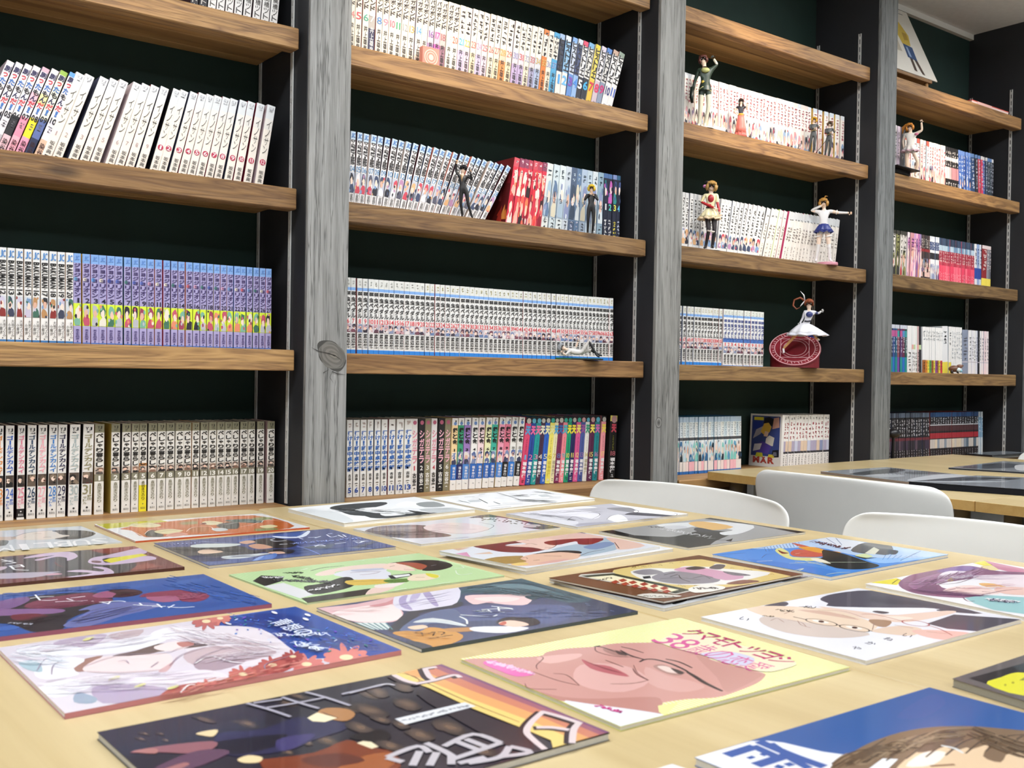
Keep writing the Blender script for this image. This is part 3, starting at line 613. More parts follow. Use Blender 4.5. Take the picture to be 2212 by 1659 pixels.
shelve(1, 'B', ZD, list(range(4, 38)), VGL, (286, 625), (60, -118, 1490, 265), [34, 46, 43, 46, 43, 43, 43, 44, 44, 45, 43, 40, 42, 40, 40, 38, 42, 42, 40, 38, 38, 40, 38, 38, 42, 41, 40, 39, 34, 36, 40, 34, 34, 38], sp_vag,
       lambda v, i: f'cream comic with black brush title, number {wd(v)}, second shelf of the second bay', 'cream brush titled comics on the second shelf', yb=0.06, D=0.128)
HC = {1: ('#9fb8d8', '#2a3148', '#e8e0d4', '#4aa0e0'), 2: ('#d8dce4', '#8fb8d8', '#e6e0d8', '#6ab4e8'), 3: ('#7fa8dc', '#c8cfdf', '#5f8ac8', '#7a4aa8'), 4: ('#c9d0dc', '#3f4a70', '#8fb0d8', '#4a8ad8'), 5: ('#d84a68', '#e8e4e2', '#26242c', '#f6f4f0'), 6: ('#7ab0d8', '#e0dcd4', '#20222c', '#3fa8d8'), 7: ('#e0c83a', '#e8d25a', '#e0b83a', '#d0304a'), 8: ('#d8ccd8', '#e6dfe0', '#cbb8c0', '#d83a68'), 9: ('#5a86c8', '#d8d4d0', '#8a94a8', '#c83a78'), 10: ('#c8a894', '#f0ece8', '#efeae6', '#3a3f78'), 11: ('#9aa898', '#f0eeea', '#eee8e4', '#4a6ac0')}
def sp_his(v, i, r):
    a, b, c, d = HC[v]
    return dict(H=0.182, base=b, side=('#3a3f58', '#7f93b8', '#d8d2cc', '#a8504a'), bands=[(0, 0.08, a), (0.56, 1.0, c)],
                txt=[('ヒストリエ', 0.06, 0.54, 0.06, 0.94, '#232024', 'v', 0.035), (str(v), 0.60, 0.75, 0.02, 0.98, d, 'h', 0.03), ('岩明均', 0.88, 0.99, 0.25, 0.8, '#3a3a44' if v not in (5, 6) else '#ccc', 'v', 0.0)])
HSL = [1492, 1530, 1570, 1604, 1638, 1674, 1712, 1748, 1784, 1820, 1860]
shelve(1, 'B', ZD, list(range(1, 12)), HSL, (640, 742), (1528, 278, 1952, 374), [36, 38, 33, 33, 34, 36, 34, 34, 34, 38, 40], sp_his,
       lambda v, i: f'comic with broad black brush title and large coloured number {wd(v)}, beside the cream series', 'brush titled comics with large coloured numbers', yb=0.06, D=0.128)
# --- bay two, third shelf
PALC = ('#2a2a35', '#7f9fc8', '#c8485a', '#e8e4e8', '#3f4a68', '#b88ab0', '#e0b080', '#556')
def sp_dgr(v, i, r):
    return dict(H=0.174, base='#e3e2e4', side=('#c87a6a', '#3a2a38', '#8a8aa0', '#d8c8c0', '#4a1f2a', '#2a3a5a'), bands=[(0, 0.11, '#b8cce0')],
                txt=[('JC', 0.02, 0.085, 0.12, 0.88, '#4a7ab8', 'h', 0.03), ('D.Gray-man', 0.11, 0.44, 0.1, 0.9, '#2b292c', 'r', 0.03), (f'{v:02d}', 0.455, 0.535, 0.03, 0.97, '#4f86b4', 'h', 0.0), ('星野桂', 0.83, 0.985, 0.22, 0.8, '#3a3838', 'v', 0.0)],
                pics=[(0.545, 0.815, 0.02, 0.98, PALC, '#b9c0d0')])
DGV = [4, 5, 6, 7, 8, 9, 10, 11, 12, 14, 13] + list(range(15, 29))
DGL = [42, 80, 119, 160, 201, 243, 284, 326, 367, 412, 455, 497, 535, 575, 613, 655, 694, 732, 767, 802, 838, 880, 912, 948, 985]
shelve(1, 'C', ZE_, DGV, DGL, (608, 742), (58, 126, 1162, 388), [36, 36, 38, 38, 38, 38, 38, 38, 37, 38, 38, 34, 37, 35, 35, 34, 33, 32, 32, 32, 32, 32, 31, 31, 33], sp_dgr,
       lambda v, i: f'white comic with blue number {wd(v)} leaning over on the third shelf, second bay', 'white comics fanning over on the third shelf', yb=0.062)
PALR = ('#e0283a', '#f05a4a', '#2a1418', '#f0b0a0', '#c01830', '#ff7a50', '#f4d8d0', '#8a1028')
def sp_red(v, i, r):
    return dict(H=0.182, base='#d02c44', side='#6a2024', bands=[(0, 0.13, r.choice(['#b03a50', '#c84a58', '#8a3a58'])), (0.86, 1.0, r.choice(['#f08a9a', '#e0405a', '#f4c8c8']))], txt=[('~1', 0.03, 0.10, 0.2, 0.8, '#e8c8d0'), ('~2', 0.17, 0.32, 0.1, 0.9, '#f4dcd8')], pics=[(0.15, 0.55, 0.05, 0.95, PALR), (0.5, 0.97, 0.05, 0.95, PALR)])
rb = shelve(1, 'C', ZE_, list(range(7)), [1150, 1190, 1225, 1258, 1292, 1327, 1362], (770, 793), (1213, 328, 1412, 356), [38, 34, 32, 33, 34, 34, 33], sp_red,
       lambda v, i: f'{ORD[i]} scarlet comic of seven on the third shelf' + (', its flame-patterned cover showing' if i == 0 else ''), 'scarlet comics on the third shelf', yb=0.062, D=0.128)
fl = MB(); rq = random.Random(4)
for i in range(16):
    y0 = rq.uniform(0.01, 0.10); z0 = rq.uniform(0, 0.03) if i < 9 else rq.uniform(0.05, 0.15); h = rq.uniform(0.02, 0.05); w = rq.uniform(0.006, 0.014)
    fl.add([(-0.0004-0.00002*i, y0-w, z0), (-0.0004-0.00002*i, y0+w, z0+0.002), (-0.0004-0.00002*i, y0+w*0.3, z0+h*0.6), (-0.0004-0.00002*i, y0-w*0.4, min(0.18, z0+h))], [(0, 3, 2, 1)], rq.choice(['#e07a3a', '#f0a050', '#c84028', '#8a2a28', '#b83a30']) if i < 9 else rq.choice(['#4a1a20', '#8a2830', '#a04048']))
fl.build('cover_print', M_MATTE, rb[0])
def sp_gb(v, i, r):
    b = ['#d8dcd8', '#c8d4d8', '#d4dcdc', '#c4ccd4', '#4a5a74', '#5f7898', '#a8b8cc', '#b8c8d4', '#d0d8dc', '#8fa8b8'][i]
    tc = '#3a4a58' if i not in (4, 5) else '#c8d8e8'
    return dict(H=0.182, base=b, side=('#9fb0c0', '#5a6a80', '#c8d0d4'), bands=[(0.5, 0.8, mix(b, '#7a93b0', 0.5))], txt=[('~2', 0.07, 0.22, 0.2, 0.8, tc), (str(v), 0.5, 0.57, 0.1 if v > 9 else 0.3, 0.9 if v > 9 else 0.7, '#333c48' if i not in (4, 5) else '#e8eef4', 'h', 0.0), ('~3', 0.80, 0.96, 0.2, 0.8, '#3a3f4a' if i not in (4, 5) else '#dde')], pics=[(0.24, 0.78, 0.04, 0.96, ('#5f7898', '#a8bccc', '#dce4e8', '#8a93b8', '#39485c', '#d8d0b8'))])
shelve(1, 'C', ZE_, list(range(1, 11)), [1396, 1451, 1497, 1540, 1580, 1625, 1660, 1705, 1747, 1785], (795, 852), (1440, 362, 1800, 428), [45, 42, 42, 39, 42, 34, 40, 36, 36, 38], sp_gb,
       lambda v, i: f'pale blue-grey comic numbered {wd(v)} standing on the third shelf, second bay', 'blue-grey comics on the third shelf', yb=0.062, D=0.128)
def sp_neo(v, i, r):
    return dict(H=0.182, base='#1f2438', side=('#1a1c2a',), bands=[(0, 0.07, r.choice(['#4a6a9a', '#2f5a7a', '#c8c05a', '#7a8ab8']))], txt=[(str(v), 0.46, 0.56, 0.15, 0.85, ['#f0f0f4', '#5ad0c0', '#e8e860', '#6ac8f0'][i], 'h', 0.02), ('~5', 0.70, 0.97, 0.1, 0.9, ['#f2f2f2', '#f2f2f2', '#e8d850', '#d8e0f0'][i])], pics=[(0.1, 0.45, 0.05, 0.95, ('#3a4a7a', '#c060b0', '#2f8a8a', '#20263c', '#5a6aa0'))])
shelve(1, 'C', ZE_, [1, 2, 3, 4], [1828, 1860, 1892, 1920], (860, 872), (1838, 432, 1930, 454), [30, 30, 27, 24], sp_neo, lambda v, i: f'dark navy comic with neon number {wd(v)} closing the third shelf row', 'dark navy comics with neon numbers', yb=0.062, D=0.128)
# --- bay two, fourth shelf
PALY = ('#2a2430', '#7a4a58', '#8a94b0', '#c89aa0', '#3f3a48', '#e0d8d8', '#5a3a48', '#6a7fa8')
def sp_yow(v, i, r):
    return dict(H=0.1755, base='#e9e8e6', side=('#4a1f2c', '#d8d4d4', '#8a93a8', '#b04a4a', '#2a2a3a', '#c8c2c2'), bands=[(0, 0.125, '#d9dad6'), (0.125, 0.165, '#7fa9e0'), (0.945, 1.0, '#2f86dc')],
                txt=[('~2', 0.03, 0.10, 0.25, 0.75, '#a9a060' if v > 20 else '#9a9c96'), ('弱虫ペダル', 0.175, 0.53, 0.05, 0.95, '#1d1c1e', 'v', 0.03), (str(v), 0.535, 0.60, 0.04 if v > 9 else 0.25, 0.96 if v > 9 else 0.75, '#d8414e', 'h', 0.008), ('渡辺航', 0.725, 0.925, 0.10, 0.90, '#2a2728', 'v', 0.03)],
                pics=[(0.605, 0.715, 0.0, 1.0, PALY, '#c9c0c8')])
shelve(1, 'D', ZF, list(range(6, 64)), [(0, 20), (1, 57), (2, 103), (4, 180), (9, 360), (14, 540), (19, 722), (24, 890), (29, 1058), (34, 1205), (39, 1366), (43, 1500), (48, 1640), (51, 1725), (57, 1872)], (658, 716), (22, 122, 1876, 282), [36]*14+[33]*15+[30]*14+[26]*15, sp_yow,
       lambda v, i: f'white comic with red number {wd(v)} and blue foot band, long row on the fourth shelf', 'white comics with red numbers in the long row', yb=0.055)
# --- bay two, base shelf
def sp_ina(v, i, r):
    return dict(H=0.182, base='#e9e8e4', side=('#8a2a38', '#d0c8b8', '#3a3a44', '#c8c4bc'), bands=[],
                txt=[('~1', 0.03, 0.12, 0.2, 0.8, '#b8a8a0'), ('行け！稲中卓球部', 0.14, 0.67, 0.08, 0.92, '#2f64b0', 'v', 0.035), ('古谷', 0.70, 0.79, 0.25, 0.75, '#1f1d1d', 'v', 0.03), ('実', 0.815, 0.86, 0.25, 0.75, '#1f1d1d', 'v', 0.03), (str(v), 0.875, 0.95, 0.04 if v > 9 else 0.2, 0.96 if v > 9 else 0.82, '#2a4fa0', 'h', 0.03), ('~1', 0.965, 0.98, 0.3, 0.7, '#777')])
shelve(1, 'E', ZG, list(range(5, 14)), [27, 74, 122, 170, 219, 267, 318, 370, 426], (700, 676), (32, 136, 438, 130), [42, 44, 42, 42, 42, 42, 46, 50, 52], sp_ina,
       lambda v, i: f'white comic with heavy blue title and slanted blue number {wd(v)} on the base shelf', 'blue titled comics on the base shelf', yb=0.088, D=0.128)
def sp_shi(v, i, r):
    b = {1: '#e6e2de', 2: '#1d1c1e', 3: '#8c8468', 4: '#e2dfdc', 5: '#1b1a1c', 6: '#877f64'}[v]; dark = v not in (1, 4)
    return dict(H=0.182, base=b, side=(b,), txt=[('o', 0.03, 0.075, 0.2, 0.8, '#b8607a'), ('シガテラ', 0.15, 0.61, 0.08, 0.92, '#e8b0bc' if dark else '#d88a9a', 'v', 0.03), (str(v), 0.635, 0.70, 0.25, 0.75, '#f0eee8' if dark else '#c84a5a', 'h', 0.01), ('古谷実', 0.73, 0.95, 0.16, 0.84, '#f4f2ee' if dark else '#1f1d1d', 'v', 0.03), ('~1', 0.968, 0.98, 0.3, 0.7, '#999')])
shelve(1, 'E', ZG, list(range(1, 7)), [483, 528, 573, 616, 660, 706], (672, 655), (490, 128, 725, 126), [42, 43, 40, 40, 43, 42], sp_shi,
       lambda v, i: f'{["white","black","khaki","white","black","khaki"][i]} comic with slanted pink title, number {wd(v)}, base shelf', 'pink titled comics on the base shelf', yb=0.088, D=0.128)
GN = {1: ('#efcf9a', '#2f6fc0'), 2: ('#3a9a72', '#1f2a6a'), 3: ('#9a78b8', '#4f86cc'), 4: ('#eceae6', '#2a66b8'), 5: ('#f0d6d8', '#2a66b8'), 6: ('#e6e8b8', '#2a62b4'), 7: ('#3fae98', '#2a62b4'), 8: ('#e89ab0', '#4a86d0'), 9: ('#e07a90', '#1c1c22'), 10: ('#e8e6e0', '#2f78cc'), 11: ('#e6e2dc', '#1d1c20')}
def sp_gin(v, i, r):
    a, b = GN[v]
    return dict(H=0.182, base=a, side=(a, '#d8d4cc', '#b8a070'), bands=[(0, 0.10, '#ecebe7'), (0.645, 0.86, b), (0.86, 1.0, '#eae8e4')],
                txt=[('~1', 0.02, 0.06, 0.25, 0.75, '#444'), ('o', 0.065, 0.085, 0.25, 0.75, '#6a8ac0'), ('銀と金', 0.13, 0.37, 0.08, 0.92, '#171617', 'v', 0.04), (str(v), 0.425, 0.465, 0.25, 0.75, '#1c1c1e', 'h', 0.02), ('福本伸行', 0.675, 0.845, 0.25, 0.75, '#f2f2f2', 'v', 0.012), ('~1', 0.91, 0.93, 0.25, 0.75, '#888')],
                pics=[(0.47, 0.645, 0.06, 0.94, ('#5a6a9a', '#3a3f5c', '#7a8ab0', '#e0d8d0'), mix(a, '#fff', 0.3))])
shelve(1, 'E', ZG, list(range(1, 12)), [752, 796, 838, 888, 932, 979, 1024, 1068, 1112, 1155, 1199], (654, 622), (772, 126, 1246, 122), [41, 40, 44, 42, 42, 42, 40, 41, 40, 41, 39], sp_gin,
       lambda v, i: f'comic numbered {wd(v)} in a triangle above a suited figure and {["blue","navy","light blue","blue","blue","blue","blue","light blue","black","blue","black"][i]} band', 'comics with a triangle number and coloured band', yb=0.088, D=0.128)
TN = ['#d8486e', '#2b4a9a', '#1f9a98', '#4a2f48', '#2f62c0', '#efe26a', '#ece4b4', '#7a2a52', '#f08a94', '#1f9a70', '#23285c', '#d85a92', '#4a5a9a', '#e6e4dc', '#5a2448', '#1f7f86', '#f09aa0', '#1c1a1a']
TL = ['#5a9ac8', '#e86a9a', '#e07aa0', '#ece8d0', '#e8e4b0', '#e8e4a0', '#4aa0d0', '#3a6ab0', '#4ab8c0', '#f0e040', '#f0e040', '#f0e070', '#a05a98', '#3a9a78', '#f0e060', '#c86aa8', '#f0d85a', '#c84a5a']
def sp_ten(v, i, r):
    b = TN[i]; dk = i in (5, 6, 13); tc = '#d8c850' if i == 5 else '#b8b090' if dk else '#f4f2f2'
    return dict(H=0.182, base=b, side=mix(b, '#000', 0.3), bands=[(0, 0.09, '#1c1b20' if v != 18 else '#e8dc6a')],
                txt=[('o', 0.03, 0.085, 0.1, 0.9, r.choice(['#5fb0c8', '#c8c4ba', '#3fae98', '#c89a9a'])), ('天', 0.125, 0.275, -0.02 if v != 18 else 0.1, 1.02 if v != 18 else 0.9, TL[i], 'v', 0.07), ('~9', 0.31, 0.55, 0.36, 0.62, mix(b, '#000' if not v == 18 else '#dd4', 0.55)), (str(v), 0.555, 0.63, 0.1, 0.9, mix(TL[i], '#fff', 0.1) if i not in (5, 6, 13) else '#c8b040', 'h', -0.004), ('福本伸行', 0.655, 0.90, 0.12, 0.88, tc, 'v', 0.035), ('~2', 0.92, 0.97, 0.2, 0.8, '#222' if i % 3 == 0 else '#f0f0f0')])
TNL = [1240, 1281, 1318, 1355, 1389, 1423, 1457, 1487, 1522, 1554, 1586, 1619, 1652, 1686, 1717, 1754, 1803, 1862]
CN = ['rose', 'royal blue', 'turquoise', 'plum', 'bright blue', 'yellow', 'cream', 'maroon', 'salmon', 'green', 'navy', 'hot pink', 'slate blue', 'white', 'dark plum', 'teal', 'light pink', 'black']
shelve(1, 'E', ZG, list(range(1, 19)), TNL, (618, 560), (1294, 124, 1884, 118), [39, 35, 35, 33, 33, 33, 28, 34, 31, 31, 31, 31, 32, 28, 34, 33, 32, 48], sp_ten,
       lambda v, i: f'{CN[i]} comic numbered {wd(v)} with one huge character at the top, base shelf', 'many-coloured comics on the base shelf', yb=0.088, D=0.128)
# --- bays three and four: the smaller rest of the comics, one mass
PALW = ('#3a2a30', '#c85a68', '#e8c0b0', '#7a6a88', '#e0a0a8', '#2a2a38', '#8fa8c8', '#f0d8c8')
def st(base, side, bands, tcol, tf, n, pics=(), H=0.174, extra=()):
    def f(v, i, r):
        b = base[i % len(base)] if isinstance(base, (list, tuple)) and isinstance(base[0], str) else base
        bb = [(q[0], q[1], q[2] if isinstance(q[2], str) else r.choice(q[2])) for q in bands]
        return dict(H=H, base=b, side=side, bands=bb, txt=[('~%d' % n, tf[0], tf[1], 0.14, 0.86, tcol)]+list(extra), pics=pics)
    return f
S = dict(stuff=True)
shelve(2, 'B', ZH, list(range(43)), [(0, 180), (3, 290), (9, 500), (13, 640), (20, 880), (30, 1240), (36, 1455), (42, 1800)], (1000, 1375), (190, 520, 1810, 940), [35]*12+[37]*20+[42]*10+[36],
       st(['#efe9e2', '#f2ece4', '#efe6de', '#f4efe6'], ('#6a8ac0', '#b03a3a', '#e8c060', '#e0dcd8', '#c8a8b8', '#e8a0a8'), [(0, 0.08, ('#dfe2e6', '#d0d8e0', '#e8d8d0'))], '#b0465a', (0.09, 0.5), 7, [(0.55, 0.97, 0.03, 0.97, PALW)]), None, None, yb=0.075, **S)
shelve(2, 'C', ZI, list(range(20)), [(0, 150), (6, 375), (9, 520), (12, 625), (16, 780), (19, 905)], (905, 1010), (160, 325, 1000, 492), [36]*16+[42]*4,
       st('#dedfe0', ('#3a4a68', '#9a9aa8', '#6a2a38', '#c8c8cc'), [(0, 0.08, '#c9cccf')], '#2f2d30', (0.09, 0.60), 9, [(0.62, 0.88, 0.02, 0.98, PALC)]), None, None, yb=0.075, **S)
shelve(2, 'C', ZI, list(range(21)), [(0, 953), (3, 1090), (5, 1195), (11, 1395), (17, 1610), (20, 1722)], (1018, 1085), (1056, 515, 1772, 625), [42]*4+[36]*8+[35]*9,
       st(['#e9e3da', '#e6e0d8', '#ece6de'], ('#2a2a30', '#d8d0c8', '#b8d060', '#c84a78', '#a8a8b0'), [(0, 0.16, '#d2d4d6')], '#8a7f7c', (0.30, 0.60), 5, extra=[('~1', 0.13, 0.17, 0.2, 0.8, '#444'), ('~4', 0.68, 0.95, 0.3, 0.7, '#a09890')]), None, None, yb=0.075, **S)
def sp_y2(v, i, r):
    if i < 13: return sp_yow(73+i-7 if i < 7 else 80+i-7, i, r)
    d = sp_yow(i-12, i, r); d['txt'][1] = ('弱虫ペダル', 0.175, 0.53, 0.05, 0.95, '#34468a', 'v', 0.03); d['bands'] = [(0, 0.10, '#dfe2dc'), (0.10, 0.14, '#7fa9e0'), (0.51, 0.58, '#4a72b8'), (0.985, 1.0, '#2f86dc')]; d['txt'][2] = (str(i-12), 0.585, 0.645, 0.15, 0.85, '#d8414e', 'h', 0.008); d['pics'] = [(0.65, 0.77, 0, 1, PALY, '#c9c0c8')]
    d['txt'][3] = ('渡辺航', 0.79, 0.965, 0.10, 0.90, '#2a2728', 'v', 0.03); return d
shelve(2, 'D', ZJ, list(range(25)), [(0, 112), (2, 205), (6, 348), (11, 498), (13, 583), (24, 974)], (892, 912), (128, 290, 984, 355), [32]*25, sp_y2, None, None, yb=0.06, **S)
shelve(2, 'E', ZK, list(range(21)), [(0, 100), (8, 360), (15, 595), (17, 660), (20, 745)], (905, 880), (106, 285, 748, 280), [30]*18+[33]*3,
       st(['#e4e9ea', '#dfe8ee', '#e8ece9', '#cfe0e8'], ('#2a5a9a', '#4a8ac0', '#c8d4dc', '#2f7a9a'), [(0, 0.09, '#b8cfe4'), (0.36, 0.41, '#4a4c50'), (0.78, 0.95, ('#f0dcd8', '#ece4de', '#f0b8c0')), (0.95, 1, '#2f6fb8')], '#98a8b4', (0.1, 0.34), 6, [(0.42, 0.78, 0.02, 0.98, ('#5a9ac0', '#2f6a9a', '#c8e0ec', '#7fc8c0', '#20303c', '#e8d8d0'))]), None, None, yb=0.088, **S)
shelve(2, 'E', ZK, list(range(15)), [(0, 1190), (14, 1655)], (806, 790), (1222, 276, 1668, 272), [30]*15,
       st('#eceae7', ('#d8d6d2', '#c8c8cc'), [(0.50, 0.70, ('#8a94b8', '#c8cce0', '#b0a8c0', '#e0c8b0')), (0.70, 0.74, '#3a3a40')], '#a8404a', (0.14, 0.48), 4, extra=[('~5', 0.76, 0.97, 0.25, 0.75, '#555'), ('~1', 0.03, 0.10, 0.25, 0.75, '#222')]), None, None, yb=0.088, **S)
shelve(3, 'B', ZL, list(range(3)), [118, 138, 168], (1405, 1420), (122, 1088, 182, 1110), [18, 24, 26], st(['#d8d4d8', '#c8b8c8', '#222126'], ('#a8a0a8',), [], '#777', (0.1, 0.6), 8, H=0.2), None, None, yb=0.075, **S)
shelve(3, 'B', ZL, list(range(10)), [(0, 205), (4, 300), (7, 380), (9, 418)], (1430, 1485), (210, 1120, 425, 1185), [20]*10, st(['#ece8e6', '#e8c8c8', '#f0eeec', '#d8e4e8'], ('#c84a4a', '#a8c0d0', '#e0d0d0'), [(0, 0.1, ('#e05a4a', '#f0eae4'))], '#b06a70', (0.1, 0.5), 6, [(0.5, 0.95, 0.05, 0.95, PALW)]), None, None, yb=0.075, **S)
shelve(3, 'B', ZL, list(range(5)), (438, 535), (1490, 1520), (440, 1190, 518, 1210), 18, st('#f0dcd8', ('#e0a0a0',), [(0, 0.1, '#f4f0ec')], '#d06a7a', (0.1, 0.6), 5, [(0.55, 0.97, 0.05, 0.95, ('#f0b0a8', '#f4d0c8', '#d87a80', '#f0e0d8'))]), None, None, yb=0.075, **S)
shelve(3, 'B', ZL, list(range(6)), (536, 645), (1520, 1545), (532, 1212, 622, 1240), 17, st('#1d1a1c', ('#3a1f28',), [(0.22, 0.3, '#e8e0dc'), (0.44, 0.7, ('#d8b0b0', '#c88a90', '#e8d8d0'))], '#ece4e0', (0.08, 0.44), 4, extra=[('~1', 0.78, 0.88, 0.1, 0.9, '#f0ece8')]), None, None, yb=0.075, **S)
shelve(3, 'B', ZL, list(range(5)), (645, 745), (1548, 1570), (640, 1270, 722, 1290), 18, st(['#3f64b0', '#4a70b8', '#3a5aa4'], ('#2a3f7a',), [(0, 0.1, '#6a8ac8')], '#e8ecf4', (0.1, 0.6), 5, [(0.55, 0.95, 0.1, 0.9, ('#7a9ad0', '#20305a', '#c8d4e8'))]), None, None, yb=0.075, **S)
shelve(3, 'B', ZL, list(range(9)), [748, 782, 806, 826, 844, 862, 880, 898, 912], (1572, 1608), (742, 1288, 916, 1330), [32, 20, 18, 17, 16, 16, 16, 14, 14], st(['#24406a', '#2a2a34', '#b84a5a', '#c83a58', '#3f5aa0', '#2f3f58', '#26303c', '#2a3a44', '#1f2530'], ('#1c2030',), [(0, 0.08, ('#c8c4c4', '#5a7aa8'))], '#c8ccd8', (0.1, 0.8), 8), None, None, yb=0.075, **S)
shelve(3, 'C', ZM, list(range(4)), [112, 145, 178, 200], (615, 632), (122, 222, 212, 228), [28, 28, 20, 36], st(['#dcd8d0', '#8a8a5a', '#d8d4cc', '#c8c4c0'], ('#3a3a30', '#b84a4a'), [(0, 0.08, '#3a3a34')], '#2a2826', (0.08, 0.6), 5, [(0.4, 0.95, 0.05, 0.95, ('#3a3a38', '#8a8a58', '#d8d0c8', '#b83a40'))]), None, None, yb=0.07, **S)
shelve(3, 'C', ZM, list(range(6)), [(0, 238), (2, 300), (5, 352)], (634, 645), (252, 258, 362, 262), [20, 38, 16, 16, 16, 16], st(['#dcd4d8', '#c08a90', '#b890c0', '#e0a8c0', '#a86aa0', '#8a7aa8'], ('#7a5a78',), [], '#5a3a60', (0.1, 0.4), 4, [(0.1, 0.95, 0.05, 0.95, ('#d8a080', '#b870a8', '#e8d8e0', '#7a5a98', '#f0b8c0'))]), None, None, yb=0.07, **S)
shelve(3, 'C', ZM, list(range(5)), (370, 455), (648, 660), (372, 264, 442, 275), 15, st(['#3a3034', '#4a3a3a', '#2f2a2e'], ('#2a2226',), [(0.3, 0.36, '#8a2a30'), (0.7, 0.9, ('#d8b8b0', '#3a3434'))], '#d8d4cc', (0.08, 0.3), 4, [(0.5, 0.8, 0.05, 0.95, PALW)]), None, None, yb=0.07, **S)
shelve(3, 'C', ZM, list(range(5)), (455, 530), (660, 672), (452, 275, 520, 288), 14, st('#dfe0e4', ('#8a98b8',), [(0, 0.06, '#cfd4dc'), (0.12, 0.3, '#3f4f7a'), (0.36, 0.5, '#2a2a30')], '#e8ecf4', (0.12, 0.3), 3, [(0.6, 0.95, 0.05, 0.95, ('#6a7aa8', '#a8b0c8', '#5a3a68'))]), None, None, yb=0.07, **S)
shelve(3, 'C', ZM, list(range(19)), (530, 852), (675, 715), (528, 285, 842, 345), 16, st(['#b83a50', '#c04a5c', '#a83048'], ('#7a1f30', '#c8607a'), [(0, 0.16, ('#2f3f58', '#3a4a64', '#283448')), (0.16, 0.28, ('#a8bccc', '#6a8aa8')), (0.28, 0.5, '#9a2a40'), (0.6, 1.0, ('#e0506a', '#e86a80', '#d84060'))], '#ecd8d8', (0.28, 0.55), 4, extra=[('~3', 0.75, 0.95, 0.3, 0.7, '#f4d8dc')]), None, None, yb=0.07, **S)
shelve(3, 'C', ZM, list(range(3)), [852, 874, 893], (718, 724), (850, 352, 896, 360), [20, 18, 16], st(['#d8d8dc', '#8aa0c8', '#c8d0dc'], ('#5a6a98',), [(0.55, 0.8, '#2f4a9a')], '#3a4a7a', (0.1, 0.5), 5), None, None, yb=0.07, **S)
shelve(3, 'C', ZM, list(range(3)), [912, 955, 976], (732, 736), (922, 370, 982, 385), [42, 20, 17], st(['#8a2a30', '#8a8890', '#6a6a74'], ('#5a1f24',), [(0, 0.08, '#d8c8c8'), (0.76, 1.0, '#e8d65a')], '#e8dcd8', (0.1, 0.6), 6), None, None, yb=0.07, **S)
shelve(3, 'D', ZN and (1900, 440, 312/1294), list(range(7)), (98, 248), (1498, 1502), (102, 1048, 228, 1054), 19, st(['#28324a', '#2f4a8a', '#1f5a78', '#8a4a58', '#5a3a6a', '#6a2a4a', '#24504a'], ('#20283a',), [(0, 0.08, '#c8ccd8'), (0.12, 0.25, ('#5a8ac0', '#b85a90', '#3a9a9a')), (0.68, 1.0, ('#2f6ac0', '#e0783a', '#7a4aa0', '#1f8a8a'))], '#d8dce8', (0.25, 0.6), 5), None, None, yb=0.065, **S)
shelve(3, 'D', ZM, list(range(6)), [248, 288, 304, 320, 338, 354], (1500, 1502), (252, 1056, 352, 1082), [38, 15, 15, 15, 15, 18], st(['#e6e6e6', '#e2e4e4', '#e8e4e4', '#dfe4e0', '#c8a8a8', '#26242a'], ('#b8c0a8', '#c8c8cc'), [(0.4, 0.5, ('#b8d0a0', '#e0a8a0', '#e8e8e8'))], '#444', (0.55, 0.98), 5), None, None, yb=0.065, **S)
shelve(3, 'D', ZM, list(range(10)), [383, 414, 432, 450, 468, 484, 500, 516, 532, 548], (1503, 1508), (385, 1066, 550, 1084), [28]+[16]*9, st(['#ecebea'], ('#d0d4d8', '#a8b0b8'), [(0.72, 1.0, ('#e8d84a', '#8a4a8a', '#e0903a', '#c83a4a', '#5aa050', '#a06030'))], '#8a9098', (0.08, 0.3), 3, extra=[('~3', 0.75, 0.95, 0.2, 0.8, '#333')]), None, None, yb=0.065, **S)
shelve(3, 'D', ZM, list(range(2)), [568, 618], (1510, 1512), (566, 1084, 620, 1088), [48, 22], st(['#e4e5e7', '#e8e6e4'], ('#b8c0c8',), [(0.76, 1.0, '#e8d850')], '#444a50', (0.1, 0.4), 4, H=0.182), None, None, yb=0.065, **S)
shelve(3, 'D', ZM, list(range(5)), (645, 740), (1514, 1520), (644, 1088, 722, 1098), 18, st('#eae9e8', ('#c8c4c0',), [], '#9aa0a8', (0.1, 0.7), 7, H=0.182), None, None, yb=0.065, **S)
shelve(3, 'D', ZM, list(range(10)), [742, 795, 824, 842, 862, 878, 896, 914, 934, 955], (1520, 1528), (745, 1104, 958, 1116), [50, 27, 16, 17, 15, 16, 16, 18, 18, 20], st(['#8a93a8', '#e8e6e8', '#e6e4ea', '#eae8e8', '#dfe0e8', '#26262c', '#eceaea', '#f0e4e4', '#f0d8dc', '#efe0e0'], ('#7a86a8', '#c8c8d0'), [(0.72, 0.74, '#c8c0c8')], '#7a7a84', (0.15, 0.7), 7), None, None, yb=0.065, **S)
shelve(3, 'E', ZN, list(range(17)), (118, 645), (930, 870), (122, 330, 612, 325), 28, st('#1f1c22', ('#15141a', '#3a4a68'), [(0, 0.1, ('#5a6a80', '#6a7a94', '#4a5468')), (0.54, 0.6, '#6a2a34'), (0.6, 0.8, ('#3a2f44', '#5a4a58', '#2a2632'))], '#dcdce2', (0.14, 0.52), 5, extra=[('~3', 0.80, 0.97, 0.3, 0.7, '#d8d8de')]), None, None, yb=0.088, **S)
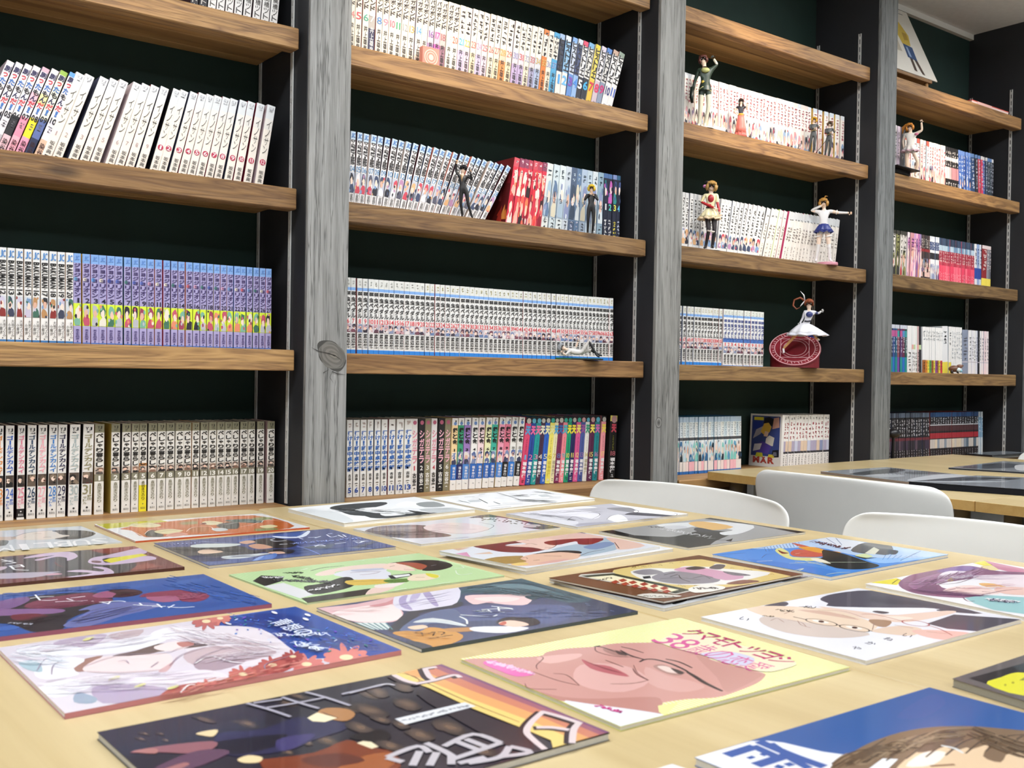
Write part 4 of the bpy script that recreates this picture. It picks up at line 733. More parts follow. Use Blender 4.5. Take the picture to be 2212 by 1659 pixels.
shelve(3, 'E', ZN, list(range(20)), (648, 1268), (880, 860), (652, 312, 1240, 305), 29, st('#201c20', ('#14161c', '#8a3a3a'), [(0, 0.1, ('#2f5a90', '#284a7a')), (0.27, 0.29, '#c8c8cc'), (0.30, 0.42, '#4a2a2e'), (0.46, 0.58, '#a02a34'), (0.60, 0.80, ('#c8c0b8', '#8a94a0', '#d8c8b0', '#5a6a78'))], '#e0e2e8', (0.11, 0.27), 3, extra=[('~3', 0.84, 0.98, 0.3, 0.7, '#b8b8be')]), None, None, yb=0.088, **S)
shelve(3, 'E', ZN, list(range(2)), [1272, 1298], (815, 810), (1272, 306, 1298, 306), [24, 22], st('#c4ccd0', ('#6a8aa8',), [(0.12, 0.6, '#7fa0b8')], '#e8ecee', (0.1, 0.5), 5), None, None, yb=0.088, **S)
so = link('comic_books', STUFF.mesh('comic_books', [M_MATTE, M_PAGE])); tag(so, 'rows of small many-coloured comics filling the third and last bays', 'books', None, 'stuff')
print('books', BOOKN[0], 'tris', len(STUFF.f))
# ---------------------------------------------------------------- booklets on the tables, their printed covers drawn as flat shapes
def clip_poly(sub, quad):
    """keep a printed shape inside its cover (convex outline, counter-clockwise)"""
    out = sub
    for i in range(len(quad)):
        a, b = quad[i], quad[(i+1) % len(quad)]; inp, out = out, []
        if not inp: return []
        def side(p): return (b[0]-a[0])*(p[1]-a[1])-(b[1]-a[1])*(p[0]-a[0])
        for j in range(len(inp)):
            p, q = inp[j], inp[(j+1) % len(inp)]; sp, sq = side(p), side(q)
            if sp >= 0: out.append(p)
            if (sp >= 0) != (sq >= 0):
                t = sp/(sp-sq); out.append((p[0]+(q[0]-p[0])*t, p[1]+(q[1]-p[1])*t))
    return out
def smooth_loop(P, n=3, closed=True):
    N = len(P); R = []
    for i in range(N if closed else N-1):
        p0, p1, p2, p3 = (P[(i-1) % N], P[i], P[(i+1) % N], P[(i+2) % N]) if closed else (P[max(0, i-1)], P[i], P[i+1], P[min(N-1, i+2)])
        for k in range(n):
            t = k/n
            R.append(tuple(0.5*(2*p1[a]+(p2[a]-p0[a])*t+(2*p0[a]-5*p1[a]+4*p2[a]-p3[a])*t*t+(3*p1[a]-p0[a]-3*p2[a]+p3[a])*t**3) for a in (0, 1)))
    if not closed: R.append(tuple(P[-1]))
    return R
class Booklet:
    def __init__(s, label, quad, th=0.0035, cover='#e8e8ea', edge='#e6e4de', base=None, under=None, group='printed booklets laid out on the tables', name='comic_booklet', spine=None, gloss=True):
        """quad: four corners (x, y) on the plane of the top: far left, far right, near right, near left"""
        s.z = (ZT if base is None else base)+th; s.th = th; s.layer = 0
        s.q = [np.array(p[:2], float) for p in quad]
        c = sum(s.q)/4; s.o = c
        s.root = empty(name, (c[0], c[1], s.z-th)); tag(s.root, label, 'booklet', group)
        s.loc = [p-c for p in s.q]
        P = [(p[0], p[1]) for p in s.loc][::-1]           # counter-clockwise from above
        s.ccw = P
        ins = 0.0007; m = MB(); I = [tuple(np.array(p)*(1-ins*8)) for p in P]
        m.prism(I, 0.0003, th-0.0006, edge); m.build('pages', M_PAGE, s.root)
        m = MB(); m.prism(P, th-0.0006, th, spine or cover, 0, cover)
        m.prism(P, 0.0, 0.0004, spine or cover)
        if spine:                                        # bound edge nearest the reader
            a, b = np.array(s.loc[3]), np.array(s.loc[2]); n = np.array([-(b-a)[1], (b-a)[0]])/np.hypot(*(b-a))*0.0006
            m.prism([tuple(a), tuple(b), tuple(b+n), tuple(a+n)], 0.0002, th-0.0004, spine)
        s.cov = m.build('cover', M_GLOSS if gloss else M_MATTE, s.root)
        s.art = MB(); s.gloss = gloss
    def pt(s, p):
        w = onz(s.Z[0]+p[0]*s.Z[2], s.Z[1]+p[1]*s.Z[2], s.z); return (w[0]-s.o[0], w[1]-s.o[1])
    def zoom(s, x, y, k): s.Z = (x, y, k/2212); return s
    def _put(s, pts, col):
        s.layer += 1; z = s.th+0.00002+0.000005*s.layer
        if len(pts) >= 3:
            a = sum(pts[i][0]*pts[(i+1) % len(pts)][1]-pts[(i+1) % len(pts)][0]*pts[i][1] for i in range(len(pts)))
            if a < 0: pts = pts[::-1]
            s.art.add([(p[0], p[1], z) for p in pts], [tuple(range(len(pts)))], col)
    def S(s, col, *pts, sm=True):
        w = [s.pt(p) for p in pts]
        if sm and len(w) > 3: w = smooth_loop(w)
        s._put(clip_poly(w, s.ccw), col); return s
    def P(s, col, *pts): return s.S(col, *pts, sm=False)
    def ell(s, col, cx, cy, rx, ry, rot=0.0, n=14):
        c, d = math.cos(rot), math.sin(rot)
        return s.S(col, *[(cx+rx*math.cos(2*math.pi*i/n)*c-ry*math.sin(2*math.pi*i/n)*d, cy+rx*math.cos(2*math.pi*i/n)*d+ry*math.sin(2*math.pi*i/n)*c) for i in range(n)], sm=False)
    def Ln(s, col, w, *pts, taper=0.35):
        """a drawn line, w in millimetres"""
        p = smooth_loop([s.pt(q) for q in pts], 4, False) if len(pts) > 2 else [s.pt(q) for q in pts]
        s.layer += 1; z = s.th+0.00002+0.000005*s.layer; V = []; n = len(p)
        for i in range(n):
            a, b = p[max(0, i-1)], p[min(n-1, i+1)]; dx, dy = b[0]-a[0], b[1]-a[1]; L = math.hypot(dx, dy) or 1
            h = w/2000*(1 if n == 2 else taper+(1-taper)*math.sin(math.pi*min(1, max(0, (i+0.6)/n)))**0.5); V += [(p[i][0]-dy/L*h, p[i][1]+dx/L*h, z), (p[i][0]+dy/L*h, p[i][1]-dx/L*h, z)]
        s.art.add(V, [(2*i, 2*i+1, 2*i+3, 2*i+2) for i in range(n-1)], col); return s
    def scr(s, col, w, x0, y0, x1, y1, n, hgt, seed=1):
        """a run of handwritten strokes too small to read, from one point to another"""
        r = random.Random(seed)
        for i in range(n):
            t = (i+0.5)/n; cx, cy = x0+(x1-x0)*t, y0+(y1-y0)*t
            for _ in range(2):
                s.Ln(col, w, (cx+r.uniform(-1, 1)*hgt, cy+r.uniform(-.5, .5)*hgt*0.6), (cx+r.uniform(-.6, .6)*hgt, cy+r.uniform(-.5, .5)*hgt*0.5), (cx+r.uniform(-1, 1)*hgt, cy+r.uniform(-.5, .5)*hgt*0.6))
        return s
    def hatch(s, cols, w, p0, p1, spread, n, ln, seed=1, bend=0.0, fan=0.0):
        """loose brush or pen strokes running from p0 to p1, spread sideways"""
        r = random.Random(seed); dx, dy = p1[0]-p0[0], p1[1]-p0[1]; L = math.hypot(dx, dy); dx, dy = dx/L, dy/L
        for i in range(n):
            t = r.random()*(1-ln); o = r.uniform(-1, 1); f = spread*(1+fan*t)
            a = (p0[0]+dx*L*t-dy*o*f, p0[1]+dy*L*t+dx*o*f*0.35); l = L*ln*r.uniform(0.6, 1.1); f2 = spread*(1+fan*min(1, t+ln)); b_ = (p0[0]+dx*(L*t+l)-dy*o*f2, p0[1]+dy*(L*t+l)+dx*o*f2*0.35)
            m = ((a[0]+b_[0])/2-dy*bend*L, (a[1]+b_[1])/2+dx*bend*L*0.35); s.Ln(r.choice(cols), w*r.uniform(0.6, 1.4), a, m, b_, taper=0.15)
        return s
    def text(s, t, col, bl, br, tl, tr, bold=0.0, mode='h'):
        """letters between four picture points: start and end of the foot line, start and end of the head line"""
        a, b, c, d = [np.array(s.pt(p)) for p in (bl, br, tl, tr)]; s.layer += 1; z = s.th+0.00002+0.000005*s.layer
        def Q(u, v):
            p = (a*(1-u)+b*u)*(1-v)+(c*(1-u)+d*u)*v; return (p[0], p[1], z)
        write(s.art, t, 0, 1, 0, 1, col, mode, bold, Q); return s
    def stripes(s, col, n, frac=0.5):
        L, T, R, B = s.loc
        for i in range(n):
            a, b = (i+0.2)/n, (i+0.2+frac)/n; z = s.th+0.00002
            s.art.add([tuple(L+(T-L)*a)+(z,), tuple(B+(R-B)*a)+(z,), tuple(B+(R-B)*b)+(z,), tuple(L+(T-L)*b)+(z,)], [(0, 1, 2, 3)], col)
        return s
    def done(s):
        if s.art.f: s.art.build('cover_print', M_GLOSS if s.gloss else M_MATTE, s.cov)
        return s
def Q4(Z, th, L, T, R, B, base=None):
    z = (ZT if base is None else base)+th; k = Z[2]/2212
    return [onz(Z[0]+p[0]*k, Z[1]+p[1]*k, z) for p in (L, T, R, B)]
def Qright(Z, th, T, R, edge, ln, base=None):
    """right edge known, the far edge runs through a point: length ln towards the left"""
    z = (ZT if base is None else base)+th; k = Z[2]/2212; f = lambda p: onz(Z[0]+p[0]*k, Z[1]+p[1]*k, z)
    t, r, e = f(T), f(R), f(edge); u = (e-t)/np.linalg.norm(e-t)*ln; return [t+u, t, r, r+u]
def Qfar(Z, th, L, T, edge, ln, base=None, frm=0):
    """far edge known, the short edge from L (frm 0) or T (frm 1) runs through a point"""
    z = (ZT if base is None else base)+th; k = Z[2]/2212; f = lambda p: onz(Z[0]+p[0]*k, Z[1]+p[1]*k, z)
    l, t, e = f(L), f(T), f(edge); s = (l, t)[frm]; u = (e-s)/np.linalg.norm(e-s)*ln; return [l, t, t+u, l+u]
z1, z2, z3, z4, z5, z6, z7 = (0, 1080, 600), (560, 1040, 700), (1160, 1020, 600), (1640, 1120, 572), (0, 1340, 900), (660, 1220, 800), (1400, 1240, 812)
y2, f1, s1, s2, g1, n1, r1, b1, o1, t1 = (1340, 1260, 400), (0, 1300, 880), (200, 1420, 620), (760, 1420, 580), (480, 1180, 620), (320, 1130, 550), (940, 1140, 520), (1480, 1440, 732), (190, 1100, 500), (0, 1080, 300)
# 1 pale grey cover with upside-down white capitals
b = Booklet('pale grey booklet with black-haired head and upside-down white capitals', Qright(t1, 0.002, (1290, 415), (1950, 670), (0, 490), 0.315), 0.002, '#cdd3d8').zoom(*t1)
b.S('#e0d6ca', (235, 600), (400, 535), (640, 502), (880, 490), (1110, 560), (1030, 600), (860, 622), (640, 634), (300, 634)).S('#393b3d', (830, 492), (1000, 479), (1300, 484), (1450, 505), (1525, 540), (1400, 592), (1150, 628), (870, 622), (1030, 588), (1110, 566), (960, 548), (900, 512))
b.S('#cbb9aa', (-400, 590), (0, 590), (230, 585), (240, 620), (60, 650), (-400, 640)).S('#6f7878', (-400, 640), (0, 640), (135, 650), (100, 715), (0, 735), (-400, 760))
b.Ln('#4a4340', 1.2, (180, 605), (400, 530), (640, 500), (850, 488)).Ln('#3a3436', 1.6, (690, 598), (760, 592), (815, 592)).Ln('#3a3436', 1.2, (520, 545), (590, 534), (660, 538)).Ln('#8a7468', 0.8, (380, 598), (420, 590)).Ln('#2a2a2c', 1.5, (1440, 510), (1520, 505)).Ln('#2a2a2c', 1.5, (1420, 520), (1500, 545))
b.text('SUBLIM', '#f1f3f5', (1700, 598), (-120, 735), (1760, 690), (-60, 835), 0.0).done()
# 2 orange and white cover with a group
b = Booklet('white booklet with orange panel, crowded figures and yellow strip', Q4(o1, 0.003, (60, 145), (1660, 40), (2120, 172), (455, 305)), 0.003, '#e9eaec', spine='#b9512c').zoom(*o1)
b.P('#c6c23a', (70, 140), (700, 104), (790, 124), (180, 188)).S('#c6662e', (320, 182), (800, 114), (1580, 58), (1975, 160), (1620, 214), (1000, 246), (560, 268), (420, 205))
for c, *p in (('#e2d8ac', (390, 155), (560, 130), (700, 150), (640, 172), (480, 172)), ('#3a4243', (540, 235), (600, 200), (650, 205), (720, 245), (700, 264), (580, 262)), ('#e0d6a8', (630, 215), (760, 190), (910, 205), (760, 238)), ('#d89a88', (740, 248), (860, 220), (960, 240), (820, 264)),
              ('#8f9a6a', (880, 130), (1030, 116), (1040, 140), (900, 147)), ('#b06c3a', (950, 182), (1130, 165), (1155, 205), (990, 216)), ('#e6dcb4', (1090, 122), (1200, 113), (1300, 138), (1150, 152)), ('#2f5555', (1300, 106), (1540, 93), (1670, 108), (1640, 130), (1420, 126)), ('#363c40', (1230, 152), (1330, 126), (1440, 130), (1430, 186), (1290, 184)),
              ('#8a925a', (1560, 88), (1700, 74), (1770, 94), (1640, 106)), ('#ded3a2', (1640, 162), (1750, 148), (1815, 165), (1700, 182)), ('#7f8a50', (1590, 188), (1790, 180), (1805, 200), (1640, 212)), ('#c8d0d4', (1180, 185), (1290, 180), (1340, 200), (1230, 212)), ('#7a2f2c', (1060, 135), (1120, 130), (1130, 142), (1080, 146))): b.S(c, *p)
for p in (((385, 160), (480, 130), (700, 128)), ((540, 240), (600, 195), (760, 185), (920, 205)), ((940, 215), (1000, 175), (1160, 165), (1200, 195)), ((1300, 150), (1450, 125), (1660, 110), (1770, 92)), ((1450, 170), (1560, 150), (1640, 120)), ((1660, 130), (1700, 100), (1880, 118)), ((400, 205), (470, 230), (540, 268))): b.Ln('#f2f0ea', 1.4, *p)
for p in (((430, 160), (520, 142), (640, 150)), ((660, 222), (760, 205), (860, 208)), ((1100, 132), (1180, 126), (1260, 138)), ((770, 250), (860, 232), (930, 244))): b.Ln('#7a3a30', 1.0, *p)
b.done()
# 3 maroon glossy cover
b = Booklet('glossy dark maroon booklet with lilac ribbons and a yellow bar', Qright(t1, 0.0045, (2140, 735), (2940, 1066), (0, 905), 0.315), 0.0045, '#652629', spine='#451a1d').zoom(*t1)
b.S('#33323a', (-500, 985), (250, 902), (1100, 824), (1430, 802), (1750, 872), (2150, 1000), (2050, 1130), (1500, 1205), (400, 1235), (-500, 1265)).P('#852a2e', (1430, 800), (2140, 735), (2330, 800), (1650, 852))
b.S('#c6b1ca', (370, 932), (640, 860), (1100, 825), (1240, 900), (1075, 968), (1060, 922), (900, 905), (640, 962), (560, 950), (870, 882)).S('#c3aec8', (1400, 985), (1480, 920), (1700, 880), (2200, 770), (2340, 800), (2260, 870), (1700, 925), (1640, 962), (1760, 1000), (2300, 890), (2480, 945), (1800, 1032), (1500, 1022)).P('#d6ce2e', (1640, 965), (1750, 930), (2250, 855), (2350, 880), (1770, 1002))
b.ell('#6a4450', 1535, 985, 85, 18, 0.05).S('#c6b1ca', (1060, 1140), (1300, 1112), (1600, 1140), (1650, 1110), (1470, 1068), (1700, 1078), (1815, 1170), (1500, 1212), (1040, 1232), (1480, 1165)).S('#aaa2b2', (-400, 1190), (880, 1142), (860, 1162), (500, 1240), (-400, 1255)).S('#b8a8b8', (-200, 1090), (105, 1060), (40, 1115), (-200, 1160)).S('#c79aa8', (720, 1200), (860, 1165), (1000, 1180), (840, 1200)).Ln('#a84a44', 1.4, (860, 985), (930, 1040), (1010, 1062)).P('#8a4038', (2070, 1130), (2180, 1045), (2330, 1000), (2600, 1060))
for p in (((30, 985), (220, 960)), ((20, 950), (250, 1000)), ((90, 1018), (260, 1000)), ((140, 1060), (330, 1030)), ((190, 1075), (360, 1052)), ((160, 1050), (230, 1110)), ((240, 1112), (460, 1122)), ((330, 1030), (380, 1068))): b.Ln('#eef0f2', 3.0, *p)
b.done()
# 4 blue cover, two figures
b = Booklet('deep blue booklet with two embracing figures and white brush scrawl', Qright(z1, 0.005, (1620, 590), (2165, 826), (0, 752), 0.318), 0.005, '#34569e', spine='#9a5478').zoom(*z1)
for c, x, y, rx, ry in (('#3f63ac', 1500, 650, 160, 16), ('#3d60a8', 1800, 760, 150, 20), ('#3f63ac', 1100, 690, 160, 12), ('#2f4f96', 1650, 840, 160, 20), ('#3f63ac', 1000, 980, 140, 14), ('#3f63ac', 60, 1020, 100, 18)): b.ell(c, x, y, rx, ry, -0.12)
b.S('#2d2830', (-300, 880), (60, 800), (220, 770), (700, 735), (850, 760), (900, 800), (800, 870), (720, 880), (540, 960), (490, 1035), (260, 1052), (80, 990), (-300, 960)).S('#7a3850', (190, 852), (330, 790), (700, 738), (770, 770), (900, 800), (600, 845), (400, 868)).S('#79588a', (-200, 850), (170, 775), (235, 800), (60, 872), (-200, 900)).S('#84608e', (-200, 880), (180, 868), (500, 870), (420, 905), (-200, 925)).S('#6b2a38', (100, 915), (300, 905), (380, 930), (200, 960), (100, 950))
b.S('#9a5a7a', (735, 765), (800, 735), (905, 724), (935, 770), (810, 780)).S('#452833', (860, 726), (960, 707), (1100, 718), (1135, 742), (1040, 770), (900, 776), (925, 745)).S('#6a70a6', (620, 880), (840, 818), (1200, 818), (1270, 850), (980, 922), (700, 1006), (500, 1000), (720, 880)).S('#555a90', (720, 900), (900, 860), (1050, 850), (980, 900), (800, 950), (600, 985))
b.S('#a2607e', (1165, 785), (1230, 745), (1400, 733), (1460, 790), (1300, 815)).S('#873c56', (1110, 772), (1180, 740), (1430, 716), (1540, 712), (1560, 728), (1670, 758), (1600, 806), (1450, 808), (1400, 765), (1200, 772))
b.Ln('#4a2030', 1.0, (1230, 770), (1290, 765)).Ln('#4a2030', 1.0, (1330, 775), (1390, 768)).Ln('#3a2030', 0.9, (780, 755), (820, 748)).Ln('#3a3a60', 1.2, (510, 975), (640, 910), (860, 850)).Ln('#3f4066', 1.0, (760, 960), (960, 890), (1150, 840))
for p in (((240, 785), (330, 772), (430, 770)), ((280, 755), (320, 800)), ((330, 800), (400, 800), (460, 792)), ((440, 812), (560, 806), (660, 806)), ((530, 785), (580, 800)), ((560, 782), (680, 768)), ((640, 805), (700, 800)), ((730, 805), (750, 812)), ((790, 812), (860, 825)), ((790, 815), (950, 805), (1000, 812)), ((880, 808), (860, 830)), ((1060, 835), (1180, 842), (1260, 840)), ((1110, 822), (1130, 838)), ((1210, 850), (1320, 848)), ((1250, 828), (1290, 858)), ((1330, 850), (1420, 858), (1550, 852)), ((1390, 835), (1340, 860))): b.Ln('#eef1f8', 2.2, *p, taper=0.8)
b.hatch(['#3a5ca6', '#2c4c92', '#466cb4'], 2.4, (1300, 640), (2080, 820), 130, 60, 0.12, 1).hatch(['#3a5ca6', '#2c4c92', '#466cb4'], 2.4, (0, 760), (1100, 690), 40, 40, 0.12, 2).hatch(['#6a2c48', '#a24f6a', '#94486a', '#c07a92'], 1.1, (1400, 770), (1660, 760), 55, 40, 0.5, 3, 0.05, 0.4).hatch(['#33202a', '#5c3a46'], 0.9, (900, 745), (1120, 740), 28, 24, 0.5, 4).hatch(['#7f86b8', '#5a6098', '#4a4f80'], 1.2, (540, 985), (1180, 840), 60, 34, 0.3, 5).hatch(['#8f4a62', '#5e2a40', '#6f3450'], 1.2, (200, 870), (860, 790), 50, 30, 0.25, 6).hatch(['#3a3238', '#241f26'], 1.4, (80, 990), (640, 900), 50, 24, 0.3, 7)
b.scr('#b9bccb', 0.9, 70, 990, 270, 1000, 8, 22, 3).done()
# 5 night sky cover
b = Booklet('navy blue booklet with dark-haired trio under a crescent planet', Q4(n1, 0.0045, (48, 172), (1570, 48), (2155, 203), (528, 368)), 0.0045, '#3d4880', edge='#d9d4c8').zoom(*n1)
b.S('#5068ac', (760, 152), (1090, 105), (1390, 70), (1290, 118), (900, 165)).S('#4f6094', (420, 330), (900, 300), (1500, 260), (2050, 215), (1500, 320), (600, 365)).S('#46598c', (1250, 230), (1700, 215), (1950, 215), (1500, 270)).P('#55606e', (1310, 214), (1500, 192), (1650, 176), (1560, 222)).S('#dfe8f8', (1080, 112), (1290, 118), (1385, 68), (1405, 80), (1340, 124), (1150, 130)).Ln('#cfdcf4', 1.6, (370, 150), (560, 166), (760, 170))
b.S('#38383c', (140, 218), (420, 205), (800, 200), (900, 235), (1050, 230), (860, 286), (640, 292), (500, 290), (300, 285)).S('#242b55', (380, 300), (640, 290), (700, 320), (460, 335)).S('#2c2628', (900, 150), (1100, 128), (1300, 172), (1215, 215), (1000, 215), (940, 180)).S('#d0a58e', (790, 166), (880, 150), (935, 165), (850, 181)).S('#c8967c', (870, 197), (960, 180), (1085, 210), (960, 226)).S('#e2c3ac', (430, 246), (520, 225), (655, 250), (480, 268)).S('#ccd4d2', (370, 196), (480, 180), (800, 180), (700, 206), (420, 213)).S('#cfd6d8', (648, 290), (900, 268), (1060, 264), (860, 302), (680, 311)).S('#262022', (950, 242), (1150, 225), (1275, 235), (1230, 266), (1100, 262)).S('#dcb49e', (1040, 256), (1150, 245), (1190, 262), (1110, 268)).S('#5c7fc6', (895, 342), (950, 300), (1100, 262), (1115, 290), (1040, 322)).S('#8aa4dc', (905, 330), (960, 295), (1010, 285), (950, 325))
b.P('#56585e', (1740, 216), (1960, 158), (1995, 162), (1820, 222)).Ln('#8a9cd8', 2.2, (1290, 200), (1400, 232), (1505, 278)).Ln('#dfe6f8', 1.8, (1740, 216), (1860, 218), (1950, 224)).Ln('#aebcec', 1.4, (1290, 212), (1420, 196), (1540, 178))
for p in (((1065, 150), (1120, 158), (1200, 150)), ((1060, 145), (1100, 135)), ((1310, 128), (1345, 140)), ((1390, 125), (1470, 124)), ((1450, 130), (1500, 115)), ((1550, 100), (1590, 122), (1640, 112)), ((1560, 95), (1600, 90)), ((1650, 105), (1700, 125)), ((1690, 100), (1720, 120)), ((1450, 205), (1490, 188), (1540, 198)), ((1440, 195), (1540, 200)), ((1620, 182), (1720, 168)), ((1800, 165), (1830, 172), (1860, 158)), ((1780, 158), (1915, 155)), ((1880, 158), (1840, 172)), ((1140, 185), (1210, 182))): b.Ln('#eaf0fc', 2.6, *p, taper=0.7)
b.hatch(['#4a568c', '#343e70', '#5a68a0', '#2f3866'], 1.3, (300, 310), (2050, 195), 60, 50, 0.1, 1).hatch(['#2c2c30', '#4a4a50'], 1.0, (180, 232), (880, 232), 34, 26, 0.25, 2)
b.scr('#9db0ec', 1.3, 1240, 180, 1840, 132, 22, 26, 5).scr('#bcc8ec', 1.0, 170, 186, 460, 174, 8, 14, 2).done()
# 6, 7 black and white stapled comics at the back of the table
b = Booklet('thick white booklet with black torn brush shapes near the base shelf', Q4(z2, 0.007, (195, 185), (1060, 105), (1475, 188), (580, 284)), 0.007, '#e4e7ea', gloss=False).zoom(*z2)
b.S('#cdd2d5', (230, 205), (480, 200), (640, 262), (560, 276)).S('#34393b', (480, 182), (560, 160), (830, 140), (870, 155), (760, 182), (650, 190), (720, 206), (900, 222), (1150, 214), (1250, 215), (1100, 246), (800, 252), (720, 236), (620, 228), (540, 200)).S('#eceef0', (660, 190), (780, 176), (880, 180), (850, 200), (720, 205)).S('#eef0f2', (930, 160), (1010, 135), (1130, 160), (1000, 168)).S('#8f9698', (1070, 150), (1190, 138), (1270, 168), (1130, 176)).S('#2e3234', (1010, 196), (1100, 206), (1230, 222), (1120, 228)).S('#dfe2e4', (830, 215), (950, 208), (1000, 225), (860, 236)).S('#b8bec1', (1090, 190), (1290, 180), (1400, 196), (1220, 216))
b.hatch(['#5a6062', '#c2c8cb', '#a8aeb2', '#dfe3e6'], 1.2, (260, 200), (1380, 190), 40, 60, 0.1, 1).hatch(['#24282a', '#3a4042'], 2.0, (500, 190), (1200, 225), 34, 40, 0.15, 2)
b.Ln('#222', 1.0, (970, 215), (985, 220)).Ln('#222', 1.0, (1000, 214), (1012, 219)).Ln('#333', 1.2, (860, 205), (960, 212), (1100, 216)).done()
b = Booklet('white booklet with loose black ink lines, farthest back on the table', Q4(z2, 0.005, (1165, 112), (1880, 50), (2293, 117), (1560, 193)), 0.005, '#eaedf0', gloss=False).zoom(*z2)
b.P('#c2c8cc', (1420, 130), (1500, 124), (1520, 138), (1440, 142)).P('#c8ced2', (1900, 92), (1960, 88), (2010, 104), (1930, 106))
b.hatch(['#2a2d2f', '#44484a', '#5a5e60'], 1.8, (1700, 92), (1860, 100), 26, 22, 0.4, 1).hatch(['#2a2d2f', '#44484a'], 2.0, (1760, 130), (2060, 140), 22, 34, 0.35, 2).hatch(['#3a3e40', '#8a9094'], 1.4, (1860, 68), (2020, 86), 12, 14, 0.4, 3).hatch(['#b4babe', '#8a9094', '#ccd2d6'], 0.9, (1300, 120), (2150, 110), 70, 60, 0.08, 4)
for p in (((1620, 78), (1700, 100), (1800, 132)), ((1740, 126), (1900, 122), (2065, 116)), ((1770, 140), (1880, 134), (1965, 130)), ((1560, 172), (1700, 160), (1850, 156)), ((1500, 94), (1540, 87)), ((1600, 140), (1645, 156)), ((1360, 130), (1440, 150)), ((1500, 120), (1560, 150)), ((1980, 112), (2060, 108)), ((1660, 150), (1800, 150)), ((1400, 110), (1470, 104)), ((1580, 185), (1720, 172)), ((1850, 92), (1900, 88))): b.Ln('#2c2f31', 1.8, *p)
b.done()
# 8 pencil portrait
b = Booklet('pale grey booklet with brown pencil portrait lying on its side', Q4(z2, 0.0035, (640, 322), (1570, 225), (2060, 313), (1105, 428)), 0.0035, '#dddfe5').zoom(*z2)
b.S('#7f6e6a', (715, 342), (800, 310), (950, 298), (1130, 300), (1200, 340), (1310, 366), (1250, 380), (1000, 388), (880, 376), (760, 362)).S('#9c8d88', (780, 330), (950, 312), (1080, 316), (1000, 330), (860, 345)).S('#4b3f3c', (850, 372), (960, 354), (1010, 374), (900, 381)).S('#e6d7d6', (1120, 312), (1230, 285), (1400, 284), (1540, 308), (1565, 330), (1440, 356), (1300, 356), (1180, 342))
b.S('#59504a', (1430, 250), (1560, 225), (1700, 240), (2060, 313), (1960, 330), (1800, 312), (1850, 290), (1640, 246)).S('#c9bfbc', (1850, 292), (1930, 300), (1880, 314), (1800, 308))
for p in (((1180, 330), (1290, 350), (1440, 356), (1560, 330)), ((1300, 300), (1360, 300)), ((1200, 300), (1260, 296), (1300, 302)), ((1180, 322), (1240, 330)), ((1560, 330), (1600, 300), (1500, 280)), ((760, 350), (900, 330), (1080, 330), (1240, 360)), ((740, 345), (860, 320), (1040, 312)), ((800, 362), (960, 350), (1120, 365))): b.Ln('#5a4440', 0.9, *p)
r8 = random.Random(8)
for i in range(46):
    t = r8.random(); b.ell('#8a7f74' if i % 2 else '#3a332e', 1480+t*520+r8.uniform(-30, 30), 248+t*62+r8.uniform(-10, 10), 9, 2.2)
for i in range(14): x = 1100+60*i; b.Ln('#b8bac4', 0.8, (x, 405-i*3), (x+90, 392-i*3))
b.hatch(['#5c4c48', '#94837c', '#4a3c3a', '#ab9c96'], 0.8, (730, 345), (1260, 345), 40, 90, 0.3, 1, 0.04).hatch(['#cbb8b8', '#f0e6e6'], 0.8, (1150, 320), (1540, 320), 30, 24, 0.3, 2).hatch(['#c4c6d0', '#eef0f4', '#b4b6c2'], 0.8, (1100, 415), (1900, 335), 22, 30, 0.12, 3)
b.done()
# 9 monochrome page
b = Booklet('grey toned booklet with big pale lips and curls beside the chair', Q4(z3, 0.0045, (-250, 330), (590, 250), (1205, 332), (320, 436)), 0.0045, '#b6b6bf', gloss=False).zoom(*z3)
b.S('#d8d8e1', (-120, 318), (60, 300), (250, 290), (490, 330), (460, 372), (300, 350), (60, 345)).S('#e9eaee', (100, 300), (330, 272), (480, 282), (300, 292)).P('#eef0f2', (590, 252), (1000, 288), (1200, 332), (1090, 350), (1110, 325), (800, 302), (640, 268)).S('#88888e', (560, 286), (700, 280), (770, 292), (785, 322), (600, 300)).S('#f0f1f3', (785, 305), (900, 312), (1090, 326), (1060, 340), (800, 324)).S('#505058', (700, 336), (790, 320), (1080, 345), (1000, 353), (740, 341)).S('#eceef0', (560, 372), (600, 345), (670, 340), (725, 385), (640, 398)).S('#c9cad2', (-180, 335), (60, 345), (330, 395), (200, 420)).S('#9a9aa6', (340, 408), (520, 398), (600, 405), (330, 430))
for p in (((-60, 318), (250, 308), (495, 330), (440, 374)), ((555, 376), (600, 345), (730, 337)), ((640, 268), (800, 304), (790, 325)), ((1000, 320), (1110, 328), (1080, 348), (860, 345)), ((-60, 330), (120, 345), (180, 360)), ((20, 340), (200, 355), (310, 380)), ((240, 385), (290, 355), (370, 380)), ((-120, 330), (60, 350)), ((100, 360), (260, 385)), ((700, 336), (760, 322), (830, 318))): b.Ln('#2c2c32', 1.3, *p)
b.hatch(['#8c8c96', '#dcdce4', '#a4a4ae', '#70707a'], 0.9, (-120, 350), (560, 300), 60, 50, 0.2, 1).hatch(['#c8c8d0', '#9c9ca6'], 0.9, (400, 400), (1080, 350), 26, 26, 0.2, 2).hatch(['#3a3a42'], 0.9, (-60, 325), (330, 390), 16, 26, 0.15, 3)
b.done()
